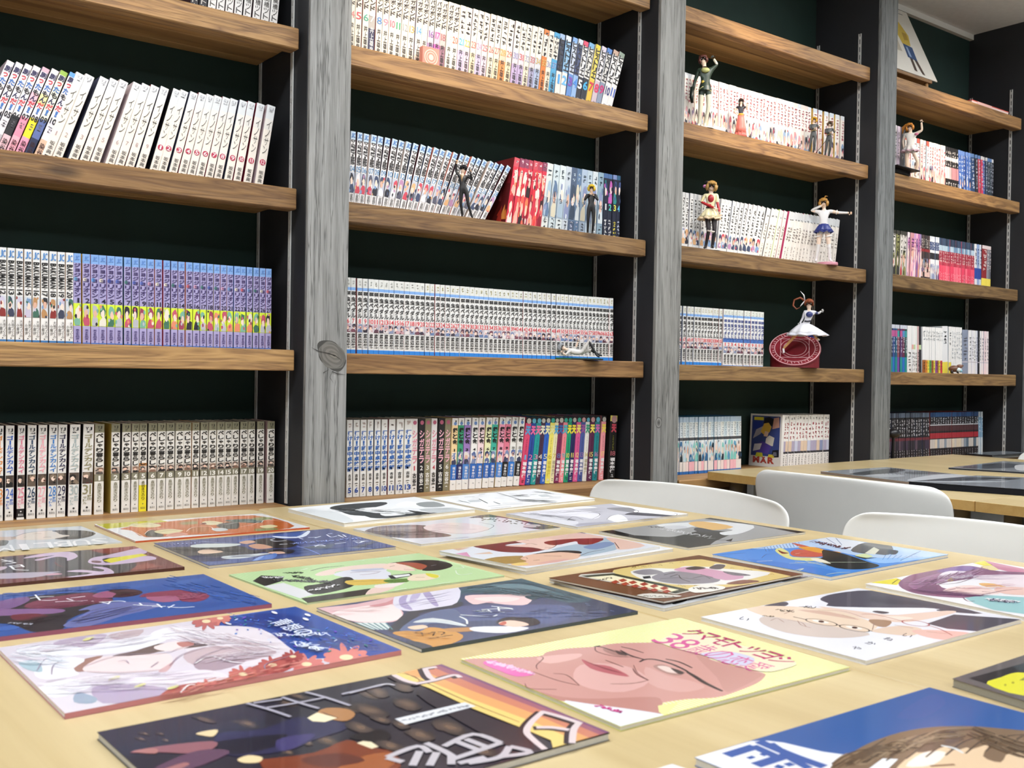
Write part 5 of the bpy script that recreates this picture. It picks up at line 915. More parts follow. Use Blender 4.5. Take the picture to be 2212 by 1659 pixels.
# 10 two stacked booklets, red-haired pair on the upper one
b.hatch(['#5f1f20', '#94403a', '#8a3830'], 0.9, (400, 165), (900, 205), 50, 44, 0.4, 1, 0.05).hatch(['#8a6a30', '#c4a868', '#7a5c2c', '#d8c088'], 0.9, (450, 300), (840, 300), 36, 44, 0.4, 2).hatch(['#8fa4b8', '#c4d2dc', '#7a90a8'], 1.0, (1100, 205), (1680, 150), 50, 36, 0.3, 3).hatch(['#d8a898', '#f2dcd0'], 0.9, (760, 320), (1280, 245), 45, 26, 0.25, 4)
Booklet('plain white booklet under the red-haired pair booklet', Q4(r1, 0.005, (45, 222), (1470, 58), (2190, 192), (832, 400)), 0.005, '#e6e7ea').done()
b = Booklet('booklet with a red-haired and a fair-haired head, lying on another', Q4(r1, 0.005, (35, 212), (1350, 42), (2068, 166), (840, 370), ZT+0.0052), 0.005, '#dfe2ea', base=ZT+0.0052).zoom(*r1)
b.P('#d9b79c', (140, 192), (330, 180), (215, 210)).P('#dcbca4', (345, 242), (500, 222), (535, 240)).P('#d79ab8', (185, 238), (290, 224), (330, 272))
b.P('#4f4f84', (1090, 70), (1350, 42), (1390, 52), (1180, 66)).S('#e5c0b4', (890, 96), (1180, 62), (1340, 48), (1570, 92), (1420, 102), (1100, 108)).S('#7a2d2b', (345, 170), (480, 140), (760, 113), (860, 130), (640, 160), (900, 180), (1045, 190), (880, 226), (640, 224), (500, 202)).S('#eecbbd', (735, 122), (900, 100), (1100, 110), (1120, 160), (1020, 203), (900, 182), (640, 166), (840, 150)).S('#a9bccb', (1070, 202), (1300, 150), (1420, 150), (1560, 90), (1640, 128), (1690, 190), (1500, 238), (1330, 264), (1300, 222)).S('#8c2a2a', (1000, 132), (1200, 105), (1545, 98), (1440, 152), (1320, 152), (1290, 125), (1100, 162)).S('#e4c1b3', (1570, 92), (1720, 108), (1930, 165), (1690, 202), (1650, 150)).S('#7f93b8', (1360, 175), (1560, 130), (1650, 150), (1480, 200))
b.S('#e3baa2', (740, 290), (900, 242), (1130, 215), (1320, 230), (1310, 282), (1130, 312), (900, 348), (700, 345)).S('#a8894b', (430, 302), (560, 270), (800, 258), (780, 285), (840, 312), (640, 334), (520, 318)).S('#2a2322', (890, 244), (1130, 211), (1320, 214), (1330, 238), (1150, 224)).S('#d9a8a0', (930, 330), (1080, 300), (1240, 285), (1120, 318)).S('#e8c878', (700, 335), (800, 318), (860, 335), (760, 348)).P('#eef0f2', (1430, 262), (2060, 170), (2066, 182), (1440, 276))
for p in (((740, 120), (800, 112), (860, 118)), ((830, 152), (880, 146), (940, 158)), ((1010, 180), (1060, 180)), ((1040, 195), (1110, 165), (1110, 110)), ((760, 282), (830, 275), (850, 285)), ((1000, 258), (1160, 262)), ((900, 300), (960, 296)), ((640, 165), (760, 160)), ((1320, 262), (1420, 225), (1560, 200)), ((1650, 135), (1690, 190))): b.Ln('#3a2224', 1.3, *p)
b.done()
# 11 grey cover, pale-haired figure
b = Booklet('mid-grey booklet with white-haired dark-suited figure and black edge strips', Q4(z3, 0.004, (490, 473), (1380, 363), (2140, 476), (1210, 602)), 0.004, '#a5a5a5').zoom(*z3)
b.P('#262625', (500, 470), (600, 460), (800, 508), (960, 560), (1180, 604), (1140, 604)).P('#262625', (1330, 370), (1390, 362), (2145, 474), (2090, 488), (1720, 418)).S('#484846', (740, 505), (960, 512), (1100, 512), (1300, 466), (1440, 468), (1570, 480), (1420, 548), (1330, 602), (1100, 600), (960, 566)).S('#e2e4e6', (950, 420), (1200, 400), (1400, 393), (1725, 425), (1640, 482), (1500, 502), (1455, 480), (1560, 460), (1300, 430), (1120, 452)).S('#e3b978', (1205, 405), (1330, 393), (1565, 435), (1400, 462), (1290, 442)).S('#57575a', (1280, 440), (1400, 462), (1470, 470), (1330, 480), (1250, 460)).S('#d0d2d6', (1000, 430), (1130, 425), (1200, 440), (1080, 455)).Ln('#d08a50', 1.0, (1260, 412), (1400, 420), (1530, 436)).Ln('#2a2a2a', 3.0, (1425, 540), (1530, 540)).P('#2a2a2a', (1500, 546), (1560, 528), (1545, 552))
b.scr('#dedfe0', 1.2, 1000, 450, 1400, 522, 18, 34, 9).scr('#3a3a3a', 1.0, 890, 436, 1010, 440, 6, 22, 4).done()
# 12 light green cover
b = Booklet('light green striped booklet with black-haired figure holding a pen', Q4(g1, 0.0022, (50, 218), (1515, 53), (2178, 226), (650, 438)), 0.0022, '#b2d296').stripes('#c4deae', 64).zoom(*g1)
b.S('#e9d2c6', (715, 218), (800, 185), (1000, 150), (1240, 133), (1310, 150), (1200, 172), (900, 192), (860, 216), (760, 228)).Ln('#2a2624', 2.2, (680, 190), (780, 165), (940, 150)).S('#d9dae4', (855, 216), (1000, 180), (1250, 168), (1265, 190), (1300, 210), (1260, 252), (1050, 258), (960, 242)).S('#b9bdd0', (1000, 182), (1240, 168), (1255, 178), (1040, 196)).Ln('#7a2028', 1.6, (985, 205), (1100, 196), (1225, 194)).Ln('#8a2a30', 1.4, (1060, 220), (1160, 212), (1215, 198)).S('#ecd0c0', (1248, 148), (1340, 125), (1490, 182), (1400, 190), (1250, 174)).S('#a4513a', (1335, 126), (1560, 128), (1600, 150), (1530, 182), (1440, 152)).S('#292524', (1290, 130), (1500, 107), (1680, 111), (1778, 148), (1680, 184), (1540, 187), (1580, 152), (1500, 128), (1400, 124)).Ln('#8a8a90', 1.2, (1610, 150), (1650, 142)).Ln('#3a2a28', 1.2, (1290, 158), (1330, 150)).Ln('#3a2a28', 1.2, (1400, 178), (1500, 182))
b.P('#2b2a2a', (235, 268), (300, 225), (480, 233), (450, 272), (330, 308)).P('#dddde0', (320, 308), (470, 282), (720, 368), (600, 402)).S('#302e2e', (780, 285), (920, 240), (1000, 245), (1020, 300), (880, 345), (700, 370), (630, 312)).P('#38332f', (610, 402), (1145, 325), (1100, 376), (660, 438)).S('#e4c8be', (1110, 378), (1160, 322), (1330, 308), (1270, 345)).S('#e9dcd8', (1180, 300), (1330, 285), (1420, 270), (1340, 310), (1200, 322)).S('#d6b658', (955, 266), (1250, 254), (1290, 282), (1020, 302)).Ln('#8a6a28', 1.0, (980, 275), (1250, 262)).P('#24262a', (1278, 226), (1450, 207), (1475, 226), (1330, 252), (1300, 252)).P('#e4e6e6', (1312, 226), (1440, 214), (1452, 226), (1340, 243)).S('#587c34', (1248, 262), (1420, 250), (1425, 276), (1290, 282)).S('#e8d6bc', (1430, 262), (1470, 220), (1620, 212), (1680, 235), (1570, 264)).S('#d6cd48', (1570, 208), (1665, 224), (1650, 246), (1590, 232)).Ln('#55484a', 1.0, (1490, 240), (1560, 240))
b.scr('#ededf0', 1.2, 300, 238, 470, 242, 10, 26, 2).scr('#2c2c2e', 1.6, 480, 205, 620, 205, 8, 24, 6).scr('#5c5c60', 1.4, 420, 262, 840, 276, 30, 40, 7).scr('#2c2c2e', 1.4, 560, 230, 700, 262, 14, 34, 8).scr('#f2f2f4', 1.4, 680, 345, 900, 300, 9, 30, 3)
for p in (((1800, 190), (1810, 215), (1850, 225), (1930, 212)), ((1640, 300), (1700, 290), (1760, 280)), ((1020, 115), (1100, 110)), ((1180, 98), (1270, 92), (1285, 84)), ((1780, 175), (1860, 170), (1840, 155)), ((1330, 345), (1420, 330)), ((600, 190), (660, 175))): b.Ln('#e9f2e2', 1.6, *p)
b.done()
# 13 blue-grey cover with long teal hair
b = Booklet('dusky blue booklet with long teal hair, guitar and small second figure', Q4(z6, 0.004, (65, 258), (1290, 82), (1985, 277), (695, 503)), 0.004, '#465170', spine='#3c4c55').zoom(*z6)
b.S('#55618a', (900, 250), (1300, 240), (1600, 250), (1500, 350), (1100, 330), (760, 350)).S('#3b4259', (1560, 215), (1700, 200), (1990, 275), (1850, 310), (1650, 280)).S('#46606d', (900, 222), (918, 150), (1060, 115), (1290, 80), (1480, 135), (1710, 205), (1560, 226), (1385, 190), (960, 172), (930, 215)).S('#6c8791', (960, 150), (1150, 115), (1350, 125), (1560, 190), (1300, 150), (1100, 145)).S('#e4c6c7', (953, 186), (1120, 178), (1345, 180), (1325, 236), (1220, 240), (1120, 229), (1080, 226), (1000, 236)).S('#efd9d8', (1010, 200), (1150, 190), (1280, 200), (1200, 222), (1060, 215)).S('#34505c', (1308, 192), (1350, 185), (1392, 198), (1360, 212)).S('#caa4a8', (1075, 226), (1110, 218), (1130, 230))
b.S('#d9b2b6', (66, 262), (300, 235), (555, 185), (520, 215), (585, 288), (520, 342), (300, 342), (150, 292)).S('#eedcdb', (155, 292), (330, 250), (520, 238), (578, 300), (520, 336), (310, 340)).S('#c98f94', (380, 245), (480, 225), (545, 195), (520, 232), (440, 250)).P('#d0dcdc', (285, 346), (480, 345), (530, 388), (400, 388)).S('#37424e', (495, 384), (640, 262), (780, 240), (930, 220), (925, 250), (820, 268), (680, 292), (690, 345), (640, 322), (560, 395)).S('#5d6c8e', (560, 392), (690, 302), (860, 262), (940, 300), (960, 345), (740, 352), (700, 392)).S('#d9d6e5', (523, 216), (560, 174), (740, 150), (912, 134), (905, 226), (780, 256), (620, 277), (540, 256)).S('#a89ec2', (700, 168), (735, 155), (795, 242), (755, 236)).S('#a89ec2', (560, 200), (610, 180), (600, 220), (640, 270), (570, 250)).S('#b8b0cf', (640, 175), (690, 165), (660, 215), (620, 225))
b.S('#cad2d6', (640, 345), (760, 318), (930, 350), (950, 368), (780, 345)).S('#c8924f', (518, 408), (600, 395), (680, 398), (740, 374), (830, 384), (940, 420), (900, 462), (760, 492), (620, 445)).S('#e4c9b0', (610, 372), (700, 360), (730, 375), (650, 388)).S('#b78756', (825, 382), (1030, 374), (1000, 396), (880, 402)).S('#dddee3', (1000, 372), (1240, 368), (1335, 380), (1200, 408), (1010, 398)).S('#2c282d', (1138, 342), (1200, 314), (1340, 313), (1405, 345), (1335, 368), (1300, 345), (1210, 332), (1160, 352)).S('#e8c8b6', (1150, 350), (1220, 332), (1310, 345), (1330, 362), (1240, 372)).S('#c26a58', (1155, 352), (1190, 338), (1200, 352), (1175, 362)).S('#3c4650', (600, 455), (680, 462), (760, 490), (690, 503))
for i in range(6): b.Ln('#5d8288', 1.8, (300+i*36, 348), (400+i*24, 388))
for p in (((650, 408), (690, 405), (700, 425)), ((730, 412), (770, 402), (760, 425)), ((790, 402), (830, 405), (810, 420)), ((740, 440), (800, 432), (880, 420))): b.Ln('#3f2c1c', 2.0, *p)
for p in (((925, 300), (1090, 310)), ((1050, 268), (1200, 262), (1240, 268)), ((1110, 248), (1238, 262)), ((1150, 252), (1160, 280), (1190, 285)), ((1120, 310), (1145, 300)), ((780, 328), (860, 335), (942, 362)), ((920, 310), (960, 330), (965, 355)), ((1090, 270), (1110, 285))): b.Ln('#e6ecec', 2.4, *p, taper=0.8)
b.scr('#c6d0cc', 1.0, 1010, 275, 1100, 280, 8, 20, 5)
r13 = random.Random(3)
for i in range(10): x, y = r13.uniform(1420, 1820), r13.uniform(225, 330); b.Ln('#8b97b4', 1.2, (x, y), (x+26, y+5))
for p in (((930, 165), (1100, 130), (1290, 108), (1500, 160), (1660, 200)), ((950, 150), (1180, 105), (1400, 120)), ((1000, 165), (1250, 140), (1440, 180)), ((1320, 185), (1392, 192))): b.Ln('#2b3c48', 1.2, *p)
b.hatch(['#5a7682', '#38505e', '#7f98a2', '#2f4450'], 1.1, (950, 150), (1680, 205), 55, 70, 0.4, 1, -0.06).hatch(['#5a6690', '#3f4868', '#6a76a0'], 1.4, (980, 300), (1850, 280), 70, 50, 0.12, 2).hatch(['#b77f86', '#f2e2e0', '#e0b4b8'], 1.0, (120, 290), (540, 260), 55, 26, 0.3, 3).hatch(['#e6e4ee', '#b5abcc', '#9a90b8'], 1.0, (540, 250), (900, 180), 60, 26, 0.35, 4).hatch(['#a8743a', '#dcae70', '#8a5a2c'], 1.0, (540, 420), (920, 440), 50, 26, 0.2, 5)
b.done()
# 14 brown cover lying on a monochrome booklet
u = Booklet('monochrome booklet showing under the brown booklet', Q4(z3, 0.004, (97, 856), (1330, 672), (2205, 826), (1012, 1085)), 0.004, '#b9bcc0').zoom(*z3)
u.S('#4a4d50', (1500, 985), (1700, 935), (1950, 890), (2000, 880), (1800, 940), (1580, 990)).S('#2c2e30', (1080, 1040), (1180, 1012), (1190, 1025), (1100, 1052)).S('#6a6e72', (1950, 870), (2100, 835), (2160, 832), (2020, 872)).S('#82868a', (1250, 1020), (1450, 985), (1400, 1005)).done()
b = Booklet('brown booklet with cream oval panel and red chequered title plate', Q4(z3, 0.003, (95, 840), (1290, 660), (2120, 810), (1010, 1028), ZT+0.0062), 0.003, '#6b4227', base=ZT+0.0062).zoom(*z3)
b.S('#d8c17c', (605, 800), (680, 764), (1240, 697), (1420, 714), (2035, 830), (1900, 862), (1400, 930), (1200, 944), (830, 884), (640, 828))
r14 = random.Random(14)
for i in range(34):
    x, y = r14.choice([(r14.uniform(700, 1250), 0), (r14.uniform(1450, 1950), 1), (r14.uniform(700, 1300), 2)]); y = (762-(x-700)*0.11+r14.uniform(0, 14)) if y == 0 else (735+(x-1450)*0.19+r14.uniform(0, 25)) if y == 1 else (835+(x-700)*0.13+r14.uniform(0, 30))
    b.Ln('#8a7438', 0.8, (x, y), (x+14, y-6), (x+30, y+2))
b.S('#e4e2de', (745, 792), (900, 765), (1100, 770), (1180, 748), (1380, 755), (1420, 730), (1510, 740), (1470, 768), (1860, 800), (1660, 860), (1500, 895), (1150, 898), (960, 876), (830, 850)).S('#8b868c', (760, 794), (900, 772), (1010, 802), (860, 820)).S('#86818a', (915, 832), (1080, 790), (1300, 810), (1455, 850), (1400, 882), (1150, 892), (980, 872)).S('#c898b0', (1090, 782), (1180, 756), (1340, 765), (1650, 830), (1500, 862), (1290, 812)).S('#3a3236', (1180, 768), (1260, 750), (1345, 765), (1250, 780)).S('#5a5458', (1370, 765), (1430, 735), (1500, 742), (1460, 775)).S('#7a4a30', (1505, 888), (1640, 858), (1775, 870), (1620, 892)).S('#6a646c', (1480, 790), (1650, 810), (1700, 825), (1560, 822)).P('#26282c', (840, 832), (900, 826), (910, 846), (850, 850))
for p in (((980, 850), (1130, 842), (1300, 860)), ((1130, 820), (1150, 850), (1220, 875)), ((1060, 835), (1120, 815)), ((1240, 845), (1330, 830), (1380, 850)), ((1010, 820), (1100, 800)), ((1300, 815), (1400, 840))): b.Ln('#3b363c', 1.5, *p)
b.P('#c9c6bd', (328, 830), (350, 815), (612, 800), (632, 815), (1245, 945), (1110, 975)).P('#2c382a', (345, 827), (610, 806), (1225, 940), (1105, 968)).P('#e8e1bf', (405, 838), (600, 822), (1130, 938), (1060, 955)).scr('#2a2a28', 1.4, 490, 862, 590, 840, 5, 26, 3)
for k, (x, y) in enumerate(((620, 875), (680, 862), (700, 890), (760, 878), (780, 908), (850, 892), (850, 925), (930, 908), (930, 940), (1010, 925), (1030, 950))): b.P('#a23824', (x-34, y), (x+8, y-14), (x+40, y+2), (x-2, y+16))
b.S('#e6e3da', (1205, 930), (1300, 902), (1400, 900), (1500, 918), (1440, 946), (1260, 962)).scr('#26262a', 2.0, 1260, 930, 1440, 922, 8, 34, 7).S('#d6d2c8', (785, 985), (900, 968), (1155, 988), (1010, 1003), (820, 1003)).scr('#4a3a30', 1.0, 830, 988, 1100, 992, 12, 18, 5).done()
# 15 bright sky blue cover
b = Booklet('bright sky blue booklet with black cape, fair hair and grey hat', Q4(z4, 0.0055, (-394, 298), (600, 155), (1580, 300), (600, 486)), 0.0055, '#4c8cdb').zoom(*z4)
b.S('#b4cdec', (-60, 250), (300, 195), (600, 150), (1000, 215), (1600, 300), (1300, 345), (1000, 330), (760, 300), (480, 240), (200, 250)).S('#8fbdf0', (900, 330), (1300, 330), (1560, 305), (1200, 360), (1000, 372)).S('#3f7fd0', (-100, 340), (300, 380), (640, 440), (560, 480), (200, 420)).P('#dfe4ee', (480, 178), (600, 153), (900, 205), (760, 262), (600, 215))
for i in range(12): b.Ln('#5a7fb0', 0.9, (40+i*26, 240-i*4), (60+i*26, 275-i*4))
for i in range(8): b.Ln('#5f8cc8', 0.9, (1060+i*44, 300+i*3), (1030+i*40, 345-i*3))
for p in (((-340, 300), (-120, 290)), ((-80, 262), (60, 240)), ((20, 330), (60, 300), (130, 300)), ((1180, 350), (1350, 272)), ((560, 165), (640, 215)), ((640, 165), (690, 220))): b.Ln('#3f68a8', 1.0, *p)
b.S('#c25a48', (270, 205), (380, 225), (450, 250), (360, 242)).S('#d9d78c', (132, 268), (180, 248), (245, 280), (280, 322), (525, 330), (500, 354), (300, 348), (200, 318)).S('#7a2a24', (155, 262), (200, 280), (250, 290), (190, 295)).S('#c25545', (262, 282), (330, 258), (525, 285), (525, 318), (360, 322), (280, 312)).S('#de9b38', (325, 240), (460, 240), (560, 265), (690, 285), (540, 292), (400, 266)).S('#1c2225', (535, 262), (720, 300), (900, 360), (1005, 397), (860, 424), (640, 414), (480, 345), (530, 325)).S('#e9e4d0', (430, 335), (520, 340), (600, 378), (480, 360)).S('#5f6165', (765, 266), (880, 203), (1105, 230), (1085, 302), (960, 296), (860, 292)).P('#dad9c6', (880, 292), (958, 240), (1005, 262), (965, 302)).S('#3c3e42', (1080, 262), (1160, 270), (1140, 300), (1085, 296)).S('#cfdba8', (800, 312), (880, 295), (950, 318), (880, 330)).S('#1f2326', (790, 312), (900, 330), (990, 326), (880, 338))
b.scr('#57293a', 2.0, 450, 192, 740, 252, 16, 40, 6)
for p in (((250, 375), (400, 372), (600, 368), (900, 368)), ((340, 340), (420, 365), (560, 400)), ((300, 365), (560, 385)), ((-20, 360), (110, 355)), ((300, 435), (370, 420), (330, 440)), ((560, 470), (660, 455), (760, 450)), ((940, 250), (1000, 262))): b.Ln('#d5e2c8' if p[0][0] > 200 else '#dfeafa', 2.0, *p)
b.Ln('#b03a34', 1.6, (280, 292), (400, 296)).Ln('#f0ece0', 1.4, (300, 296), (340, 292)).done()
# 16 purple hair cover at the frame's edge
b = Booklet('white booklet with plum-purple long hair and yellow corner shapes', Qfar(z4, 0.0055, (885, 545), (1880, 352), (2195, 818), 0.225), 0.0055, '#ecebef').zoom(*z4)
b.P('#e4d63a', (925, 536), (1150, 498), (1195, 520), (1150, 556)).P('#e4d63a', (1785, 372), (1880, 354), (1965, 380), (1935, 412)).S('#e9d8a0', (1850, 400), (1960, 395), (2030, 420), (1900, 440)).P('#c77f9a', (1880, 352), (2500, 480), (2400, 520), (2000, 425)).S('#885878', (1163, 542), (1250, 480), (1400, 440), (1700, 395), (1860, 412), (2010, 440), (2600, 470), (2600, 520), (1900, 485), (1780, 502), (1500, 552), (1700, 622), (2010, 652), (1700, 664), (1400, 642), (1230, 602)).S('#9d7092', (1250, 540), (1450, 470), (1620, 440), (1500, 490), (1380, 560), (1300, 590)).S('#6f4468', (1300, 590), (1480, 560), (1500, 600), (1700, 640), (1450, 625)).S('#7a5a9c', (1480, 440), (1700, 400), (1830, 420), (1600, 450)).S('#e6dfe8', (1505, 472), (1600, 438), (1770, 450), (1740, 492), (1560, 522), (1480, 552)).S('#f0d5cf', (1530, 604), (1700, 560), (1860, 570), (2010, 622), (1900, 634), (1700, 632)).S('#ecdde4', (1800, 480), (2200, 470), (2600, 520), (2600, 600), (2100, 570), (1880, 520)).S('#e8b676', (1835, 542), (1960, 545), (2090, 582), (1900, 572)).P('#9cc8cb', (1715, 662), (1900, 640), (2600, 680), (2600, 850), (1960, 765), (1800, 712)).S('#e2d24a', (1560, 530), (1600, 500), (1630, 510), (1590, 528)).S('#e9c3b9', (1960, 590), (2100, 570), (2400, 600), (2300, 640), (2050, 630))
for p in (((1740, 660), (1900, 630), (2060, 600), (2200, 590)), ((1700, 660), (1740, 690), (1800, 690)), ((1490, 552), (1650, 540), (1780, 500), (1860, 478)), ((1640, 575), (1720, 580)), ((1860, 610), (1930, 618)), ((1540, 604), (1640, 588)), ((1500, 476), (1560, 500), (1640, 520))): b.Ln('#5a3058', 1.6, *p)
for p in (((1880, 372), (1920, 378), (1950, 390)), ((1110, 545), (1160, 510), (1185, 515))): b.Ln('#5a4a20', 1.2, *p)
b.hatch(['#6d426a', '#a27a9a', '#9a6a90', '#7a4c78', '#b490ae'], 1.3, (1220, 560), (1900, 420), 70, 70, 0.4, 1, 0.08).hatch(['#6d426a', '#a27a9a', '#7a4c78'], 1.3, (1240, 600), (1980, 650), 40, 40, 0.4, 2).hatch(['#e0b8b8', '#f6e6e4', '#d8a8b0'], 1.2, (1560, 600), (2200, 560), 50, 30, 0.25, 3).hatch(['#c8bcd0', '#f4eef4', '#b8a0bc'], 1.2, (1520, 500), (2200, 490), 50, 30, 0.3, 4)
b.scr('#fbfbfd', 2.6, 1910, 680, 2150, 700, 12, 40, 4).scr('#4a3a6a', 0.8, 1910, 682, 2150, 704, 12, 46, 5).done()
# 17 white cover, face with round glasses
b = Booklet('white booklet with sleeping-side face in round glasses and dark suit', Q4(z7, 0.0045, (310, 252), (1235, 82), (2200, 266), (1283, 510)), 0.0045, '#e5e5ed').zoom(*z7)
b.S('#53505d', (1012, 146), (1100, 115), (1320, 97), (1600, 150), (1970, 232), (1700, 216), (1680, 203), (1100, 192), (1060, 172)).S('#494653', (1350, 130), (1600, 170), (1900, 225), (1650, 190), (1300, 165)).P('#504d5a', (1640, 292), (1800, 238), (2150, 263), (2196, 268), (1950, 338), (1760, 322)).S('#5a5761', (678, 190), (760, 168), (812, 164), (824, 180), (770, 196)).S('#ebebf0', (1090, 196), (1380, 198), (1690, 203), (1500, 238), (1280, 218)).S('#4a3c44', (1320, 222), (1350, 216), (1420, 226), (1380, 234)).S('#e6cbbc', (1000, 192), (1200, 214), (1420, 240), (1560, 232), (1760, 216), (1810, 226), (1640, 266), (1480, 284), (1280, 262)).S('#e7d0ba', (575, 203), (680, 188), (900, 193), (1100, 214), (1335, 290), (1315, 332), (1200, 342), (900, 292), (700, 252)).S('#d2c3bb', (655, 262), (720, 250), (900, 280), (1295, 345), (1200, 374), (1000, 372), (800, 342), (680, 297)).S('#a6836a', (1300, 268), (1430, 276), (1400, 312), (1335, 302)).S('#dfc7b4', (1310, 332), (1480, 304), (1610, 322), (1560, 362), (1400, 352)).S('#e3b9ae', (1550, 332), (1700, 330), (1910, 350), (1780, 387), (1640, 372)).S('#f0ded0', (1380, 250), (1500, 250), (1560, 262), (1460, 272)).S('#d6b5a4', (880, 212), (1060, 222), (1250, 270), (1100, 250))
for c, x, y, rx, ry in (('#2b2322', 1020, 284, 92, 15), ('#2b2322', 1215, 320, 88, 15)):
    p = [(x+rx*math.cos(a*math.pi/8), y+ry*math.sin(a*math.pi/8)+0.16*rx*math.cos(a*math.pi/8)) for a in range(17)]; b.Ln(c, 1.5, *p, taper=1)
for x, y in ((1015, 280), (1212, 316)): b.ell('#f2ece6', x, y, 50, 7, 0.16).ell('#4a2c24', x+4, y, 18, 6, 0.1)
p = [(1575+80*math.cos(a*math.pi/8), 290+15*math.sin(a*math.pi/8)+10*math.cos(a*math.pi/8)) for a in range(17)]; b.Ln('#b0686a', 1.8, *p, taper=1)
for q in (((855, 252), (935, 270)), ((1110, 298), (1130, 304)), ((1300, 334), (1320, 336))): b.Ln('#2b2322', 2.0, *q)
for q in (((1255, 236), (1340, 240), (1500, 278)), ((1640, 300), (1720, 325), (1790, 362))): b.Ln('#a8605f', 1.8, *q)
for q in (((720, 275), (760, 262), (800, 285)), ((820, 270), (900, 285), (930, 310)), ((880, 275), (900, 300), (960, 318)), ((1000, 215), (1150, 220), (1280, 262)), ((1140, 240), (1220, 262)), ((860, 212), (800, 235)), ((1330, 290), (1320, 330)), ((1450, 300), (1560, 320)), ((1640, 340), (1760, 352))): b.Ln('#9c7d70', 1.0, *q)
for ch, x, y in (('や', 1225, 440), ('か', 1310, 412), ('ね', 1415, 387), ('い', 1525, 366), ('い', 565, 268)): b.text(ch, '#4b4a55', (x-42, y-5), (x+12, y+10), (x-8, y-18), (x+45, y-2), 0.0)
b.scr('#4b4a40', 1.2, 760, 212, 850, 222, 4, 26, 4).scr('#4b4a48', 1.2, 900, 192, 980, 196, 4, 24, 5).scr('#7a6a50', 1.0, 680, 246, 740, 252, 3, 20, 6).done()
# 18 pale yellow striped cover, big face with glasses
b = Booklet('pale yellow striped booklet with a huge ruddy face in glasses', Q4(z6, 0.004, (925, 562), (2238, 315), (3253, 610), (1882, 966)), 0.004, '#d8da74', edge='#d9d7cd').stripes('#efeecf', 74).zoom(*z6)
def Y(*p): return [((y2[0]+q[0]*400/2212-660)*2212/800, (y2[1]+q[1]*400/2212-1220)*2212/800) for q in p]
b.S('#c7958d', (915, 588), (930, 572), (1000, 560), (1200, 556), (1400, 545), (1440, 522), (1560, 500), (1720, 490), (1850, 470), (2050, 465), *Y((460, 712), (620, 770), (950, 840), (1080, 910), (1240, 950), (1430, 1010), (1600, 1040), (1720, 1080), (1728, 1110), (1640, 1190), (1400, 1290), (1150, 1365), (800, 1385), (450, 1440), (438, 1490), (500, 1590)), (2070, 884), (1700, 832), (1540, 815), (1400, 770), (1150, 690))
b.S('#b8847c', (1400, 760), (1540, 790), (1750, 800), (2000, 790), (2120, 800), (2125, 890), (2070, 882), (1700, 830), (1520, 812)).S('#d5a8a2', (1640, 600), (1800, 590), (1960, 620), (2050, 700), (1900, 760), (1700, 740), (1600, 680)).S('#cfa19a', *Y((300, 1000), (560, 1100), (900, 1180), (1000, 1250), (700, 1300), (350, 1200))).S('#bd8c84', *Y((900, 860), (1200, 960), (1600, 1060), (1680, 1110), (1400, 1260), (1250, 1290), (1150, 1120))).S('#d9aca4', (1380, 560), (1440, 545), (1640, 530), (1620, 560), (1460, 590)).S('#e0e5ee', (1545, 818), (1700, 832), (2070, 882), (2132, 910), (1885, 968)).P('#e6e698', (2105, 842), (2200, 826), (2235, 815), (2150, 902), (2112, 880))
b.S('#b3646a', (1648, 564), (1720, 592), (1820, 608), (1935, 667), (1820, 652), (1700, 618)).S('#8a4a50', (1660, 572), (1760, 606), (1900, 650), (1780, 622))
b.S('#a67f78', *Y((395, 985), (500, 968), (640, 1018), (775, 1062), (700, 1104), (560, 1082), (430, 1025))).S('#dcc4bc', *Y((440, 995), (540, 990), (640, 1030), (700, 1075), (560, 1060))).S('#4a3c3c', *Y((600, 1015), (680, 1030), (760, 1070), (700, 1085))).S('#a67f78', (1780, 500), (1850, 510), (1930, 545), (1860, 545), (1790, 520)).S('#5a4644', (1850, 512), (1900, 525), (1920, 542), (1870, 535))
for w, *p in ((3.2, *Y((0, 800), (90, 850), (170, 880), (300, 915))), (3.4, *Y((230, 940), (300, 910), (420, 912), (600, 960), (760, 1030), (830, 1075))), (5.0, *Y((800, 1060), (900, 1120), (1020, 1195), (1220, 1290))), (2.6, *Y((540, 905), (700, 940), (860, 1012))), (2.0, (1885, 490), (1950, 505), (2020, 527)), (2.0, (1728, 488), (1780, 495), (1850, 520)), (2.4, (1725, 490), (1760, 484))): b.Ln('#362c30', w, *p)
for w, *p in ((1.6, *Y((150, 1020), (200, 1090), (330, 1160))), (1.0, *Y((330, 1160), (200, 1190), (0, 1205))), (1.4, (1730, 492), (1742, 520), (1850, 548), (1960, 552)), (1.8, (1790, 570), (1830, 585), (1900, 612)), (1.0, (1960, 600), (1985, 650), (2050, 690)), (1.2, (1400, 548), (1420, 560), (1380, 600), (1385, 625)), (1.2, (1360, 640), (1500, 690), (1635, 722)), (1.2, (1480, 650), (1560, 660), (1635, 720)), (1.0, (1310, 710), (1340, 740), (1500, 745)), (1.0, (1820, 712), (1950, 710), (2050, 690))): b.Ln('#7a4c48', w, *p)
b.S('#e070b0', (1060, 590), (1110, 570), (1200, 600), (1320, 630), (1370, 655), (1260, 668), (1160, 635)).scr('#f6c8e4', 2.0, 1100, 578, 1350, 650, 20, 34, 8).scr('#c83a86', 1.6, 1740, 842, 1890, 884, 8, 26, 9)
b.S('#e9ddc0', *Y((560, 640), (800, 600), (1300, 700), (1700, 830), (2100, 950), (1950, 1030), (1700, 1060), (1300, 960), (1000, 860), (700, 790), (480, 710))).S('#c8c6de', *Y((960, 840), (1300, 820), (1600, 900), (1500, 990), (1250, 950), (1010, 870)))
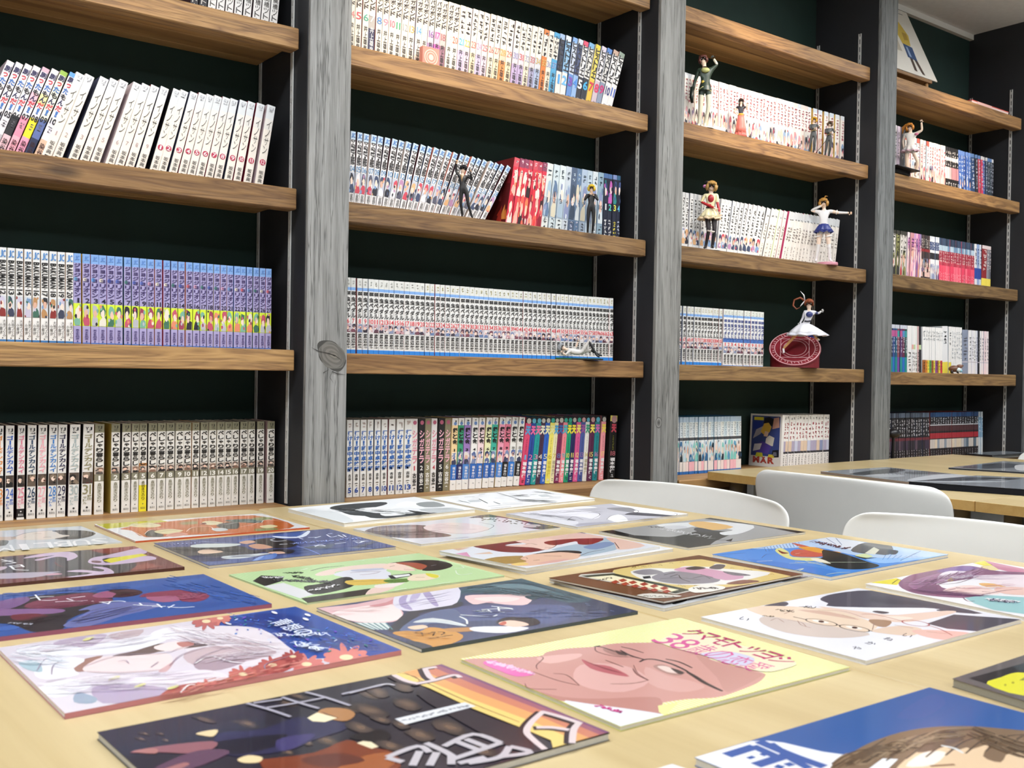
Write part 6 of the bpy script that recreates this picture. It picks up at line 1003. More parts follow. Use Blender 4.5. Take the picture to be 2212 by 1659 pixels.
b.text('クマモトツヨシ', '#b02a64', *Y((690, 600), (1910, 975), (890, 535), (2190, 930)), 0.015)
b.text('38歳の恋愛', '#cc5a94', *Y((330, 690), (1560, 1060), (640, 590), (1900, 1010)), 0.0)
b.done()
# 19 blue cover with pink flowers
b = Booklet('white and blue booklet with veiled face, gloved hands and pink flowers', Q4(f1, 0.0050, (-14, 250), (1605, 26), (2180, 262), (352, 606)), 0.0050, '#d5ceda', spine='#c9828c').zoom(*f1)
b.P('#2c4c9a', (1160, 92), (1605, 24), (2185, 262), (2040, 300), (1660, 310), (1560, 262), (1480, 190), (1300, 146), (1180, 138)).S('#213b86', (1320, 90), (1500, 60), (1700, 110), (1650, 200), (1500, 160)).S('#43518c', (1800, 190), (2000, 220), (2120, 258), (1900, 262), (1720, 230)).S('#b6a7bd', (290, 222), (440, 186), (580, 178), (500, 238), (350, 244)).S('#c1aeb4', (600, 176), (780, 150), (720, 202), (620, 204)).S('#dcd5de', (880, 140), (1200, 130), (1420, 148), (1560, 240), (1600, 290), (1440, 340), (1200, 350), (1060, 330), (1000, 250)).S('#c0adb5', (1000, 280), (1180, 240), (1420, 250), (1500, 280), (1300, 330), (1060, 345)).S('#a4909c', (1060, 330), (1200, 310), (1340, 320), (1200, 370), (1080, 370)).S('#68595a', (610, 294), (740, 265), (860, 228), (1060, 222), (1130, 236), (1040, 250), (860, 272), (760, 298)).S('#eadadb', (838, 243), (960, 214), (1036, 236), (960, 264), (870, 264)).S('#b77c78', (960, 222), (1040, 216), (1050, 236), (990, 246)).S('#9a7670', (380, 372), (430, 320), (560, 292), (480, 345), (460, 378)).S('#e6d4d7', (455, 354), (560, 300), (700, 294), (900, 280), (935, 322), (870, 372), (660, 387), (480, 382)).S('#cda9ac', (860, 376), (930, 330), (960, 300), (930, 352), (900, 380))
b.S('#e7e9f1', (85, 262), (200, 234), (420, 244), (445, 288), (180, 297)).S('#e9eaf1', (430, 268), (600, 215), (850, 175), (900, 210), (700, 270), (480, 290)).S('#eceaf0', (820, 172), (920, 140), (1060, 150), (1140, 190), (960, 200), (870, 205)).S('#e6e6ee', (185, 384), (260, 300), (460, 310), (400, 362), (425, 397), (250, 422)).S('#e3dde6', (390, 430), (560, 395), (900, 392), (1100, 400), (1200, 425), (900, 455), (500, 450)).S('#dfd6df', (900, 395), (1080, 370), (1180, 380), (1240, 410), (1100, 435), (930, 425)).S('#ae9fba', (500, 470), (640, 448), (900, 468), (840, 522), (560, 552)).S('#94a3b8', (402, 545), (420, 492), (525, 522), (500, 552)).S('#eef0f4', (200, 470), (380, 420), (500, 460), (300, 520)).S('#a8c0cc', (100, 330), (200, 320), (230, 380), (150, 370))
b.S('#a4504e', (850, 535), (960, 455), (1200, 425), (1350, 362), (1560, 288), (1650, 302), (1600, 352), (1430, 422), (1050, 505)).S('#cf7f80', (1000, 500), (1200, 450), (1420, 400), (1560, 380), (1780, 350), (2020, 298), (2030, 312), (1700, 385), (1300, 465), (1010, 512))
r19 = random.Random(19)
def flower(x, y, r, col, cen, n=11):
    for i in range(n):
        a = 2*math.pi*i/n; b.ell(col, x+r*0.6*math.cos(a), y+r*0.24*math.sin(a), r*0.42, r*0.145, math.atan2(0.4*math.sin(a), math.cos(a)))
    b.ell(cen, x, y, r*0.3, r*0.12)
for x, y, r, c in ((1880, 302, 125, '#d58079'), (1665, 340, 95, '#cf7873'), (1480, 345, 80, '#b25a56'), (1320, 395, 80, '#bb605c'), (1130, 470, 80, '#c46c68'), (1120, 108, 80, '#b86a6a'), (1195, 92, 60, '#cc7c74'), (1590, 300, 60, '#a04a4a')): flower(x, y, r, c, '#e9d6ae')
for i in range(60):
    x = r19.uniform(1250, 2050); y = 60+(x-1250)*0.16+r19.uniform(0, 130)
    b.ell(r19.choice(['#5f8ad0', '#3f8a8c', '#cdd9f2', '#4a6cc0', '#7a5ac0']), x, y, r19.uniform(4, 12), r19.uniform(2, 4), r19.uniform(-.6, .6))
for x, y in ((1490, 62), (1240, 122), (1670, 75), (1660, 98)): b.ell('#e9eaf4', x, y, 18, 6, 0.3)
for p in (((90, 262), (240, 236), (430, 246)), ((430, 268), (620, 250), (860, 206)), ((460, 354), (640, 296), (900, 280), (1000, 250), (1250, 212)), ((470, 382), (660, 388), (880, 372)), ((880, 180), (1000, 170), (1120, 195)), ((880, 192), (1000, 190), (1100, 212)), ((1050, 345), (1120, 290), (1300, 240), (1480, 240)), ((390, 436), (620, 400), (900, 396)), ((200, 380), (240, 320), (300, 300)), ((280, 400), (290, 350), (340, 320)), ((940, 420), (1060, 400), (1160, 390)), ((960, 440), (1100, 420), (1200, 415)), ((920, 352), (990, 290), (1120, 250)), ((1440, 370), (1450, 340), (1600, 290)), ((640, 330), (680, 322), (700, 340)), ((820, 360), (860, 330)), ((250, 440), (360, 420)), ((500, 450), (780, 448), (960, 452))): b.Ln('#94889f', 1.1, *p)
for p in (((1060, 340), (1140, 300), (1250, 330), (1330, 338)), ((1260, 200), (1380, 220), (1520, 262)), ((980, 500), (1020, 460), (1060, 455))): b.Ln('#f2f0f4', 2.0, *p)
for x, y in ((480, 205), (620, 420), (760, 460), (940, 470)): b.ell('#dcd890', x, y, 34, 7, -0.3)
b.hatch(['#f0ecf2', '#b9a9b8', '#cfc4d2', '#e6e0e8', '#c4aeb4'], 1.0, (900, 160), (1560, 260), 110, 70, 0.35, 1, 0.06).hatch(['#b5a6b4', '#ece6ee', '#a898a8'], 0.9, (1060, 330), (1560, 270), 60, 40, 0.4, 2, -0.05).hatch(['#f2f0f5', '#c5b6c4', '#d8cdd8', '#a99bac'], 0.9, (80, 260), (860, 190), 90, 50, 0.25, 3, 0.03).hatch(['#c8bccb', '#f0eef4', '#a796b0'], 0.9, (200, 470), (1100, 420), 120, 60, 0.25, 4, 0.02).hatch(['#f4f2f6', '#b7c6d2', '#d4dbe4'], 1.2, (40, 300), (420, 330), 90, 30, 0.3, 5, 0.05).hatch(['#8a3f40', '#d58a80', '#b05a56', '#e0a090'], 1.4, (880, 520), (1660, 330), 60, 60, 0.08, 6).hatch(['#3f62b4', '#1d3478', '#5a86c8', '#2f7a84', '#3a4ca8'], 1.2, (1220, 100), (2080, 250), 110, 90, 0.05, 7)
b.text('青想の', '#dde5f5', (1450, 128), (1630, 205), (1560, 100), (1720, 182), 0.01).scr('#dde5f5', 1.5, 1480, 195, 1780, 190, 12, 40, 7).scr('#dde5f5', 1.8, 1610, 240, 1750, 275, 9, 50, 4).done()
# 20 dark street scene
def cob(b, x, y, rx, ry):
    r = random.Random(int(x*7+y))
    for k, (f, col) in enumerate(((1.25, '#37302f'), (1.0, '#4a3d39'), (0.72, '#5c4b42'), (0.42, '#6b5749'))):
        b.S(col, *[(x+rx*f*r.uniform(.75, 1.2)*math.cos(t*math.pi/4)+k*3, y+ry*f*r.uniform(.7, 1.25)*math.sin(t*math.pi/4)+0.22*rx*f*math.cos(t*math.pi/4)) for t in range(8)])
L20 = onz(200+35*620/2212, 1420+575*620/2212, ZT+0.006); T20 = onz(760+740*580/2212, 1420+62*580/2212, ZT+0.006); R20 = onz(760+2125*580/2212, 1420+622*580/2212, ZT+0.006)
b = Booklet('dark street-scene booklet with sunset strip and pale brush title, nearest row', [L20, T20, R20, L20+R20-T20], 0.006, '#272530', edge='#c9c7c0').zoom(*s1)
for x, y, rx, ry in ((1190, 510, 75, 24), (1500, 355, 60, 18), (1800, 640, 80, 30), (2040, 540, 80, 28), (2130, 290, 70, 22), (1500, 730, 50, 20), (1580, 300, 60, 14), (560, 640, 30, 10), (400, 590, 40, 9), (370, 630, 40, 9), (520, 590, 30, 8), (860, 480, 70, 16), (2000, 400, 60, 20), (1650, 660, 40, 18), (1850, 830, 60, 26)): cob(b, x, y, rx, ry)
b.S('#2b2a4a', (935, 650), (1000, 580), (1300, 560), (1560, 468), (1800, 478), (1980, 540), (1700, 642), (1500, 722), (1100, 765), (960, 700)).S('#1a1927', (940, 665), (1200, 620), (1500, 598), (1400, 692), (1080, 752)).S('#3d3766', (1420, 640), (1600, 600), (1720, 600), (1560, 700), (1440, 720)).S('#8c5b62', (285, 737), (500, 690), (925, 648), (935, 702), (780, 742), (500, 734)).S('#5d4055', (440, 880), (740, 740), (960, 710), (1050, 745), (700, 880)).S('#a8716c', (300, 730), (440, 702), (500, 712), (480, 745)).S('#9c6a6a', (540, 870), (700, 815), (745, 830), (620, 880)).S('#dec79a', (795, 592), (870, 570), (965, 562), (930, 612), (850, 606)).S('#a7784e', (1735, 432), (1800, 393), (1950, 398), (2025, 440), (1960, 492), (1840, 480)).S('#7a5232', (1760, 420), (1900, 470), (1840, 480)).P('#e8dcb8', (1655, 470), (1730, 428), (1885, 470), (1790, 502), (1695, 496))
b.S('#76371f', (1295, 792), (1700, 740), (1960, 640), (2100, 690), (2330, 740), (2300, 900), (1500, 960), (1285, 815)).S('#96552e', (1900, 850), (2100, 760), (2300, 740), (2320, 830), (2100, 920), (1880, 920)).S('#5a2a20', (1600, 790), (1900, 740), (2100, 800), (1800, 850)).S('#e0c99c', (1115, 792), (1200, 758), (1308, 774), (1280, 812), (1170, 817)).P('#e2d4b4', (2035, 664), (2120, 638), (2205, 692), (2150, 708)).S('#141319', (1980, 612), (2200, 555), (2300, 600), (2240, 655), (2060, 645))
b.zoom(*s2)
for x, y, rx, ry in ((210, 290, 85, 36), (450, 390, 95, 40), (140, 440, 120, 40), (60, 580, 90, 36), (560, 645, 100, 40), (800, 580, 120, 44), (1090, 545, 110, 36), (420, 250, 80, 34), (310, 730, 90, 34), (640, 330, 80, 26), (240, 520, 70, 24), (1080, 780, 90, 30), (400, 560, 60, 24)): cob(b, x, y, rx, ry)
b.P('#e3c778', (330, 148), (740, 60), (2130, 625), (1800, 720), (1660, 762), (1640, 690), (1400, 588), (1000, 430), (640, 260)).P('#dca268', (420, 128), (740, 60), (2130, 625), (1860, 700), (1500, 540), (1000, 355), (640, 205)).P('#c67e66', (560, 98), (740, 60), (2130, 625), (1960, 672), (1500, 470), (1000, 285), (700, 165)).P('#9a6070', (650, 80), (740, 60), (2130, 625), (2050, 648), (1500, 418), (1000, 225), (760, 125)).P('#7c5273', (700, 68), (740, 60), (2130, 625), (2100, 635), (1500, 385), (1000, 185), (800, 105)).S('#2f2a33', (560, 240), (700, 310), (860, 370), (1000, 450), (1300, 560), (1420, 600), (1600, 690), (1640, 760), (1500, 790), (1200, 700), (800, 480), (560, 330))
b.Ln('#7a4a34', 1.2, (430, 130), (700, 255), (1000, 390), (1380, 540)).Ln('#8a5a40', 1.0, (380, 130), (520, 165), (560, 205))
for col, w, dx in (('#33242a', 9.0, -26), ('#d6c6c8', 5.6, 0)):
    for p in (((600, 95), (640, 165), (690, 195)), ((600, 100), (660, 90), (700, 85)), ((345, 150), (440, 198), (540, 222)), ((520, 225), (680, 195), (840, 152), (895, 172)), ((1580, 450), (1480, 540), (1440, 620), (1500, 690), (1590, 765)), ((1560, 452), (1700, 490), (1870, 545)), ((1880, 540), (1830, 600), (1815, 715)), ((1520, 585), (1650, 585), (1790, 605))):
        b.Ln(col, w, *[(q[0]+dx, q[1]+(6 if dx else 0)) for q in p], taper=0.85)
for p in (((610, 712), (760, 780), (840, 830)), ((760, 740), (1000, 640), (1230, 712)), ((860, 700), (1040, 770)), ((940, 680), (1110, 745)), ((1230, 712), (1000, 790), (820, 850)), ((290, 830), (540, 740), (640, 790)), ((560, 780), (500, 900)), ((700, 790), (640, 900)), ((290, 835), (420, 870)), ((1300, 740), (1470, 790), (1200, 830)), ((1300, 740), (1220, 830), (960, 880)), ((820, 810), (820, 890)), ((880, 880), (1100, 830))): b.Ln('#b9b4bb', 6.0, *p, taper=0.9)
b.P('#d9dbe0', (355, 515), (930, 378), (1022, 410), (440, 562)).scr('#8a8c94', 1.2, 420, 530, 960, 405, 16, 30, 3)
for p in (((-20, 305), (140, 260), (280, 228), (355, 240)),): b.Ln('#b5b1b8', 4.0, *p)
b.zoom(*s1)
for p in (((1190, 362), (1360, 410), (1525, 466)), ((1340, 396), (1560, 362), (1790, 318)), ((1460, 315), (1600, 360), (1745, 402)), ((1640, 275), (1800, 318), (1985, 380)), ((1920, 292), (2080, 255), (2230, 222)), ((1240, 360), (1460, 330))): b.Ln('#a3a0ad', 3.6, *p, taper=0.9)
b.done()
# 21 blue cover with rain title
b = Booklet('strong blue booklet with brown-haired head and blue-on-white title', Qfar(b1, 0.0065, (62, 592), (1595, 135), (2212, 300), 0.225, frm=1), 0.0065, '#2d5899', edge='#dedcd6').zoom(*b1)
b.S('#35599a', (1380, 330), (1520, 220), (1640, 180), (1700, 240), (1560, 330)).P('#e4e7ee', (62, 592), (430, 486), (540, 484), (640, 496), (900, 556), (1045, 576), (960, 640), (900, 1000), (60, 1000))
b.S('#7c654f', (880, 900), (950, 655), (1060, 580), (1200, 500), (1400, 430), (1600, 396), (1800, 388), (2000, 398), (2400, 440), (2700, 520), (2700, 1000), (900, 1000)).S('#8f7860', (1100, 620), (1300, 510), (1550, 440), (1500, 480), (1300, 560), (1180, 640)).S('#dec2a0', (1340, 760), (1400, 640), (1540, 540), (1650, 508), (1760, 545), (1840, 528), (1870, 540), (1985, 508), (1945, 585), (2060, 625), (2130, 560), (2400, 600), (2500, 800), (1400, 1000)).S('#6b5442', (1500, 545), (1640, 480), (1830, 470), (1700, 520), (1560, 560)).S('#efe6da', (1440, 650), (1560, 560), (1700, 560), (1620, 640)).P('#e9edf2', (1195, 670), (1290, 600), (1390, 604), (1310, 680))
for i in range(9): x = 1050+i*130; b.Ln('#5f4a3a', 2.0, (x, 640-i*12), (x+120, 560-i*14), (x+260, 470-i*4))
b.Ln('#d8dcdc', 3.0, (1670, 515), (1760, 535), (1815, 566)).Ln('#8a6a50', 3, (1600, 650), (1760, 640))
for w, *p in ((10, (270, 580), (455, 522)), (9, (440, 518), (600, 590)), (10, (460, 645), (690, 572)), (10, (480, 488), (700, 580), (910, 655)), (8, (660, 585), (810, 665)), (7, (415, 588), (445, 600)), (7, (500, 566), (535, 580)), (7, (590, 648), (640, 662)), (7, (660, 630), (700, 648)), (6, (560, 500), (650, 560))): b.Ln('#2f559c', w, *p, taper=1)
b.hatch(['#6a5440', '#8e7860', '#5c4836', '#9c866c'], 1.8, (960, 660), (1900, 410), 60, 70, 0.4, 1, -0.10).hatch(['#6a5440', '#8e7860', '#5c4836'], 1.8, (1850, 420), (2400, 620), 110, 40, 0.4, 2)
b.done()
# 22 dark folded booklet at the frame's edge
b = Booklet('dark grey booklet with bright yellow patch and folded thick spine', Qfar(b1, 0.008, (1745, 78), (2500, -170), (2212, 222), 0.22), 0.008, '#655f60', edge='#9a978c').zoom(*b1)
b.P('#29292d', (1850, 76), (2130, 0), (2600, -120), (2800, 80), (1965, 112)).S('#dcd83a', (1968, 112), (2060, 70), (2140, 42), (2220, 40), (2420, 60), (2500, 160), (2212, 190)).S('#8a8a3c', (2180, 90), (2230, 60), (2300, 90)).ell('#a8a434', 2090, 120, 8, 8).ell('#a8a434', 2140, 105, 10, 7).P('#3b4348', (2130, 0), (2600, -130), (2600, 30), (2212, 40)).done()
Booklet('white booklet corner peeping in at the lower edge', [onz(1250, 1712, ZT+0.005), onz(1452, 1650, ZT+0.005), onz(1590, 1697, ZT+0.005), onz(1380, 1770, ZT+0.005)], 0.005, '#e4e6ea').done()
# farther table
Z3 = 0.7125; t3 = (1880, 960, 332)
b = Booklet('open monochrome magazine on the farther table', Q4((0, 0, 2212), 0.007, (1772, 1018), (1915, 1009), (2112, 1029), (1964, 1041), Z3), 0.007, '#9fa4aa', edge='#8a7a70', base=Z3, group='magazines on the farther table', name='magazine').zoom(*t3)
b.S('#55595e', (-300, 420), (300, 345), (500, 372), (260, 420), (-100, 440)).S('#d6dae0', (560, 500), (900, 440), (1300, 430), (1540, 455), (1000, 500), (600, 530)).S('#6a6f75', (500, 400), (800, 385), (1300, 405), (1000, 425), (600, 430)).S('#c0c4ca', (-100, 450), (250, 420), (500, 450), (300, 470))
for i in range(7): b.Ln('#3a3d42', 1.0, (60+i*60, 375+i*6), (90+i*60, 430+i*2))
b.done()
b = Booklet('thick black-edged magazine next to the open one on the farther table', Q4((0, 0, 2212), 0.016, (1962, 1040), (2110, 1027), (2420, 1040), (2290, 1062), Z3), 0.016, '#8a9098', edge='#14161e', base=Z3, group='magazines on the farther table', name='magazine', spine='#14151f').zoom(*t3)
b.S('#4f555c', (700, 520), (1100, 480), (1500, 470), (1900, 490), (1400, 520)).S('#cfd4da', (600, 535), (1200, 530), (2000, 535), (1400, 545)).S('#2f343a', (1700, 480), (2200, 490), (2000, 510)).done()
b = Booklet('grey magazine at the far end of the farther table', Q4((0, 0, 2212), 0.005, (2048, 1010), (2168, 996), (2380, 1008), (2280, 1024), Z3), 0.005, '#8f949a', edge='#2a2c34', base=Z3, group='magazines on the farther table', name='magazine').zoom(*t3)
b.S('#5c6168', (1300, 330), (1700, 280), (2000, 270), (2200, 320), (1700, 350)).S('#3c4046', (1640, 290), (1800, 285), (1760, 305)).S('#dfe0e2', (2090, 300), (2300, 300), (2300, 370), (2110, 370)).done()
# ---------------------------------------------------------------- figurines (plain painted plastic figures)
def seg_d(p, a, b):
    ab = b-a; t = max(0.0, min(1.0, (p-a).dot(ab)/max(ab.dot(ab), 1e-9))); return (p-(a+ab*t)).length, t
J0 = dict(pel=(0, 0, .53), wai=(0, 0, .62), che=(0, .004, .72), nec=(0, .004, .82), hed=(0, -.006, .905),
          shL=(-.085, .004, .775), elL=(-.12, .01, .655), haL=(-.135, -.015, .53), shR=(.085, .004, .775), elR=(.12, .01, .655), haR=(.135, -.015, .53),
          hiL=(-.048, 0, .50), knL=(-.055, -.01, .275), anL=(-.055, .01, .045), toL=(-.06, -.045, .018), hiR=(.048, 0, .50), knR=(.055, -.01, .275), anR=(.055, .01, .045), toR=(.06, -.045, .018))
R0 = dict(pel=.062, wai=.05, che=.066, nec=.024, hed=.060, sh=.032, el=.022, ha=.017, hi=.048, kn=.031, an=.022, to=.018)
BONES = [('pel', 'wai', 'torso'), ('wai', 'che', 'torso'), ('che', 'nec', 'neck'), ('nec', 'hed', 'head'),
         ('che', 'shL', 'torso'), ('shL', 'elL', 'armL'), ('elL', 'haL', 'foreL'), ('che', 'shR', 'torso'), ('shR', 'elR', 'armR'), ('elR', 'haR', 'foreR'),
         ('pel', 'hiL', 'torso'), ('hiL', 'knL', 'thighL'), ('knL', 'anL', 'shinL'), ('anL', 'toL', 'footL'), ('pel', 'hiR', 'torso'), ('hiR', 'knR', 'thighR'), ('knR', 'anR', 'shinR'), ('anR', 'toR', 'footR')]
def figure(label, loc, rz, H, pose, cols, hair, hair_style='short', rad=None, lift=0.0, eyes='#2a2420'):
    root = empty('figurine', loc, (0, 0, rz)); tag(root, label, 'figurine', 'figurines standing in front of the comics')
    J = {k: Vector(pose.get(k, v)) for k, v in J0.items()}; Rr = dict(R0); Rr.update(rad or {})
    lo = min(J['toL'].z, J['toR'].z)
    names = list(J); V = [J[n]*H for n in names]; E = [(names.index(a), names.index(b)) for a, b, _ in BONES]
    rd = [Rr.get(n, Rr.get(n[:2]))*H for n in names]; roots = [names.index('pel')]
    for s in 'LR':                                  # five fingers from each palm
        h, e = J['ha'+s], J['el'+s]; d = (h-e).normalized(); sd = d.cross(Vector((0, 1, 0.2))).normalized()
        palm = h+d*0.022
        for k, (off, ln, an) in enumerate(((-.012, .026, -.25), (-.004, .031, -.08), (.004, .030, .06), (.011, .024, .22), (-.016, .022, -1.0))):
            a = h+d*(0.012 if k < 4 else -0.004)+sd*off; dd = (d+sd*an).normalized(); i0 = len(V)
            V += [a*H, (a+dd*ln*0.55)*H, (a+dd*ln+Vector((0, -.005, 0)))*H]; E += [(i0, i0+1), (i0+1, i0+2)]; rd += [.0068*H, .0060*H, .0045*H]; roots.append(i0)
    me = bpy.data.meshes.new('body'); me.from_pydata([tuple(v) for v in V], E, [])
    o = bpy.data.objects.new('body', me); COL.objects.link(o)
    o.modifiers.new('skin', 'SKIN'); sk = me.skin_vertices[0].data
    for i, r in enumerate(rd): sk[i].radius = (r, r); sk[i].use_root = i in roots
    sb = o.modifiers.new('sub', 'SUBSURF'); sb.levels = 2
    bpy.context.view_layer.update(); dg = bpy.context.evaluated_depsgraph_get()
    m2 = bpy.data.meshes.new_from_object(o.evaluated_get(dg)); bpy.data.objects.remove(o); bpy.data.meshes.remove(me)
    at = m2.attributes.get('Col') or m2.attributes.new('Col', 'FLOAT_COLOR', 'FACE'); arr = np.ones((len(m2.polygons), 4), np.float32)
    segs = [(J[a]*H, J[b]*H, n) for a, b, n in BONES]
    for i, p in enumerate(m2.polygons):
        c = p.center; best = min(((seg_d(c, a, b)[0]/(H*(0.06 if n in ('torso', 'head') else 0.03)), n, seg_d(c, a, b)[1]) for a, b, n in segs), key=lambda t: t[0]); n = best[1]
        if n.startswith('fore') and best[2] > 0.86: n = 'hand'
        col = cols.get(n) or cols.get(n[:-1]) or cols.get('skin', '#e8cdb8'); arr[i, :3] = hx(col)
        p.use_smooth = True
    at.data.foreach_set('color', arr.ravel()); m2.materials.clear(); m2.materials.append(M_FIG); m2.name = 'body'
    bo = link('body', m2, root)
    # face and hair
    hd = J['hed']*H; r = Rr['hed']*H; ax = (J['hed']-J['nec']); tz = math.atan2(ax.x, ax.z)
    f = MB()
    for sx in (-1, 1):
        f.ball((sx*r*0.40, -r*0.86, -r*0.02), (r*0.17, r*0.05, r*0.20), eyes, 8, 6); f.ball((sx*r*0.43, -r*0.905, r*0.05), (r*0.05, r*0.02, r*0.06), '#f6f4f0', 6, 4)
        f.ball((sx*r*0.98, 0.0, -r*0.05), (r*0.10, r*0.16, r*0.22), cols.get('skin', '#e8cdb8'), 8, 6)
    f.ball((0, -r*0.97, -r*0.22), (r*0.07, r*0.08, r*0.09), cols.get('skin', '#e8cdb8'), 6, 5); f.ball((0, -r*0.84, -r*0.50), (r*0.16, r*0.05, r*0.045), '#b0605a', 8, 5)
    f.build('face', M_FIG, bo, tuple(hd), (0, tz, 0))
    h = MB(); nu, nv = 22, 12; VV = []; FF = []
    for j in range(nv+1):
        t = math.pi*j/nv
        for k in range(nu):
            a = 2*math.pi*k/nu; x, y, z = math.sin(t)*math.cos(a), math.sin(t)*math.sin(a), math.cos(t)
            rr = r*(1.12+0.05*math.sin(5*a+3*t)+(0.10 if hair_style == 'spiky' and (k+j) % 2 else 0)); VV.append((x*rr, y*rr+r*0.04, z*rr+r*0.06))
    low = {'short': -0.45, 'spiky': -0.35, 'bob': -0.95, 'long': -0.8}.get(hair_style, -0.45)
    for j in range(nv):
        for k in range(nu):
            cz = math.cos(math.pi*(j+0.5)/nv); a = 2*math.pi*(k+0.5)/nu; front = -math.sin(a)*math.sin(math.pi*(j+0.5)/nv)
            if front > 0.45 and cz < 0.42+0.10*math.sin(7*a): continue
            if cz < low: continue
            FF.append((j*nu+k, (j+1)*nu+k, (j+1)*nu+(k+1) % nu, j*nu+(k+1) % nu))
    h.add(VV, FF, hair, 0, True)
    for k in range(7):                             # fringe and side locks
        a = -0.95+1.9*k/6; h.tube([(r*math.sin(a)*0.95, -r*math.cos(a)*1.0, r*0.72), (r*math.sin(a)*1.08, -r*math.cos(a)*1.14, r*0.36), (r*math.sin(a)*1.05, -r*math.cos(a)*1.10, r*(0.10 if abs(a) < 0.8 else -0.45))], [r*0.20, r*0.16, r*0.03], 6, hair)
    if hair_style == 'long':
        for k in range(5): a = -0.8+0.4*k; h.tube([(r*math.sin(a)*0.8, r*0.8*math.cos(a), r*0.1), (r*math.sin(a)*1.1, r*1.1, -r*1.0), (r*math.sin(a)*1.2, r*1.15, -r*2.3)], [r*0.4, r*0.32, r*0.05], 7, hair)
    if hair_style == 'bob':
        for k in range(9): a = 0.9+4.5*k/8; h.tube([(r*1.05*math.sin(a), -r*1.05*math.cos(a), r*0.2), (r*1.08*math.sin(a), -r*1.08*math.cos(a), -r*0.5), (r*0.98*math.sin(a), -r*0.96*math.cos(a), -r*1.05)], [r*0.28, r*0.26, r*0.06], 6, hair)
    if hair_style == 'spiky':
        for k in range(9): a = 2*math.pi*k/9; h.tube([(r*0.7*math.cos(a), r*0.7*math.sin(a), r*0.7), (r*1.35*math.cos(a), r*1.35*math.sin(a), r*0.75)], [r*0.3, r*0.03], 6, hair)
    ho = h.build('hair', M_FIG, root, tuple(hd), (0, tz, 0)); ho['label'] = 'sculpted hair'
    return root, J, H
def skirt(root, J, H, r0, r1, drop, col, trim=None, n=36, wav=0.12, name='skirt', tilt=(0, 0)):
    s = MB(); c = J['pel']*H; rows = 5; V = []; Fc = []
    for j in range(rows+1):
        t = j/rows; rr = (r0+(r1-r0)*t**0.8)*H
        for k in range(n):
            a = 2*math.pi*k/n; w = 1+wav*t*math.sin(9*a); V.append((c.x+rr*w*math.cos(a)+tilt[0]*H*t, c.y+rr*w*math.sin(a)*0.8+tilt[1]*H*t, c.z+0.05*H-drop*H*t+0.010*H*t*math.sin(9*a)))
    for j in range(rows):
        for k in range(n): Fc.append((j*n+k, j*n+(k+1) % n, (j+1)*n+(k+1) % n, (j+1)*n+k))
    m = len(Fc)
    s.add(V, Fc[:m-n], col, 0, True); s.add(V, Fc[m-n:], trim or col, 0, True)
    o = s.build(name, M_FIG, root); md = o.modifiers.new('thick', 'SOLIDIFY'); md.thickness = 0.0011
    return o
def disc(root, r, h, col, name='stand', at=(0, 0)):
    s = MB(); s.lathe([(0, 0), (r, 0), (r, h*0.75), (r*0.97, h), (0, h)], 28, col, at=(at[0], at[1], 0)); return s.build(name, M_FIG, root)
def place(px, py, y, row, bay, lift=0.0):
    p = ony(px, py, y); return (p[0], p[1], ROWZ[row][bay]+lift), -math.atan2(p[0], p[1]+2.04)
SK = '#ecd2bd'
# dark-suited man with one arm raised
l, rz = place(1002, 420, 0.026, 'C', 1)
r, J, H = figure('small figure in black suit with one arm raised high, before the white fanning comics', l, rz, 0.134, dict(shL=(-.085, 0, .775), elL=(-.155, .0, .86), haL=(-.14, -.02, 1.02), elR=(.15, -.02, .70), haR=(.11, -.07, .84), hiL=(-.05, 0, .5), anL=(-.02, .01, .045), toL=(-.04, -.045, .018), knR=(.08, -.01, .275), anR=(.15, .01, .045), toR=(.165, -.04, .018), wai=(-.03, 0, .62), che=(-.045, .004, .72), nec=(-.03, .004, .82), hed=(-.015, -.006, .905)),
       dict(torso='#17171a', neck=SK, head=SK, arm='#19191c', fore='#19191c', hand='#e0b58c', thigh='#141417', shin='#141417', foot='#0f0f12', skin=SK), '#15131a', 'spiky')
m = MB(); m.tube([tuple(J['haR']*H+Vector((-.02*H, -.02*H, .03*H))), tuple(J['haR']*H+Vector((.03*H, -.02*H, -.06*H)))], 0.010*H, 8, '#2a2a2e'); m.build('microphone', M_FIG, r)
m = MB(); m.add([(-.045*H, -.066*H, .80*H), (-.005*H, -.066*H, .80*H), (-.035*H, -.074*H, .70*H)], [(0, 2, 1)], SK); m.tube([(-.06*H, -.066*H, .79*H), (-.04*H, -.075*H, .66*H), (-.02*H, -.066*H, .79*H)], 0.005*H, 5, '#b58a3a'); m.build('open_collar', M_FIG, r)
# fair-haired man in black suit
l, rz = place(1277, 450, 0.026, 'C', 1)
r, J, H = figure('small yellow-haired figure in black suit, hands lifted to the chin', l, rz, 0.140, dict(elL=(-.13, -.03, .66), haL=(-.02, -.085, .79), elR=(.13, -.02, .66), haR=(.03, -.085, .76), anL=(-.06, .01, .045), anR=(.03, .01, .045), toR=(.02, -.045, .018), knR=(.05, -.01, .275)),
       dict(torso='#1b1b1f', neck='#22222a', head=SK, arm='#1d1d22', fore='#1d1d22', hand='#dcb490', thigh='#151518', shin='#151518', foot='#101013', skin=SK), '#d9b72e', 'bob', dict(hed=.062))
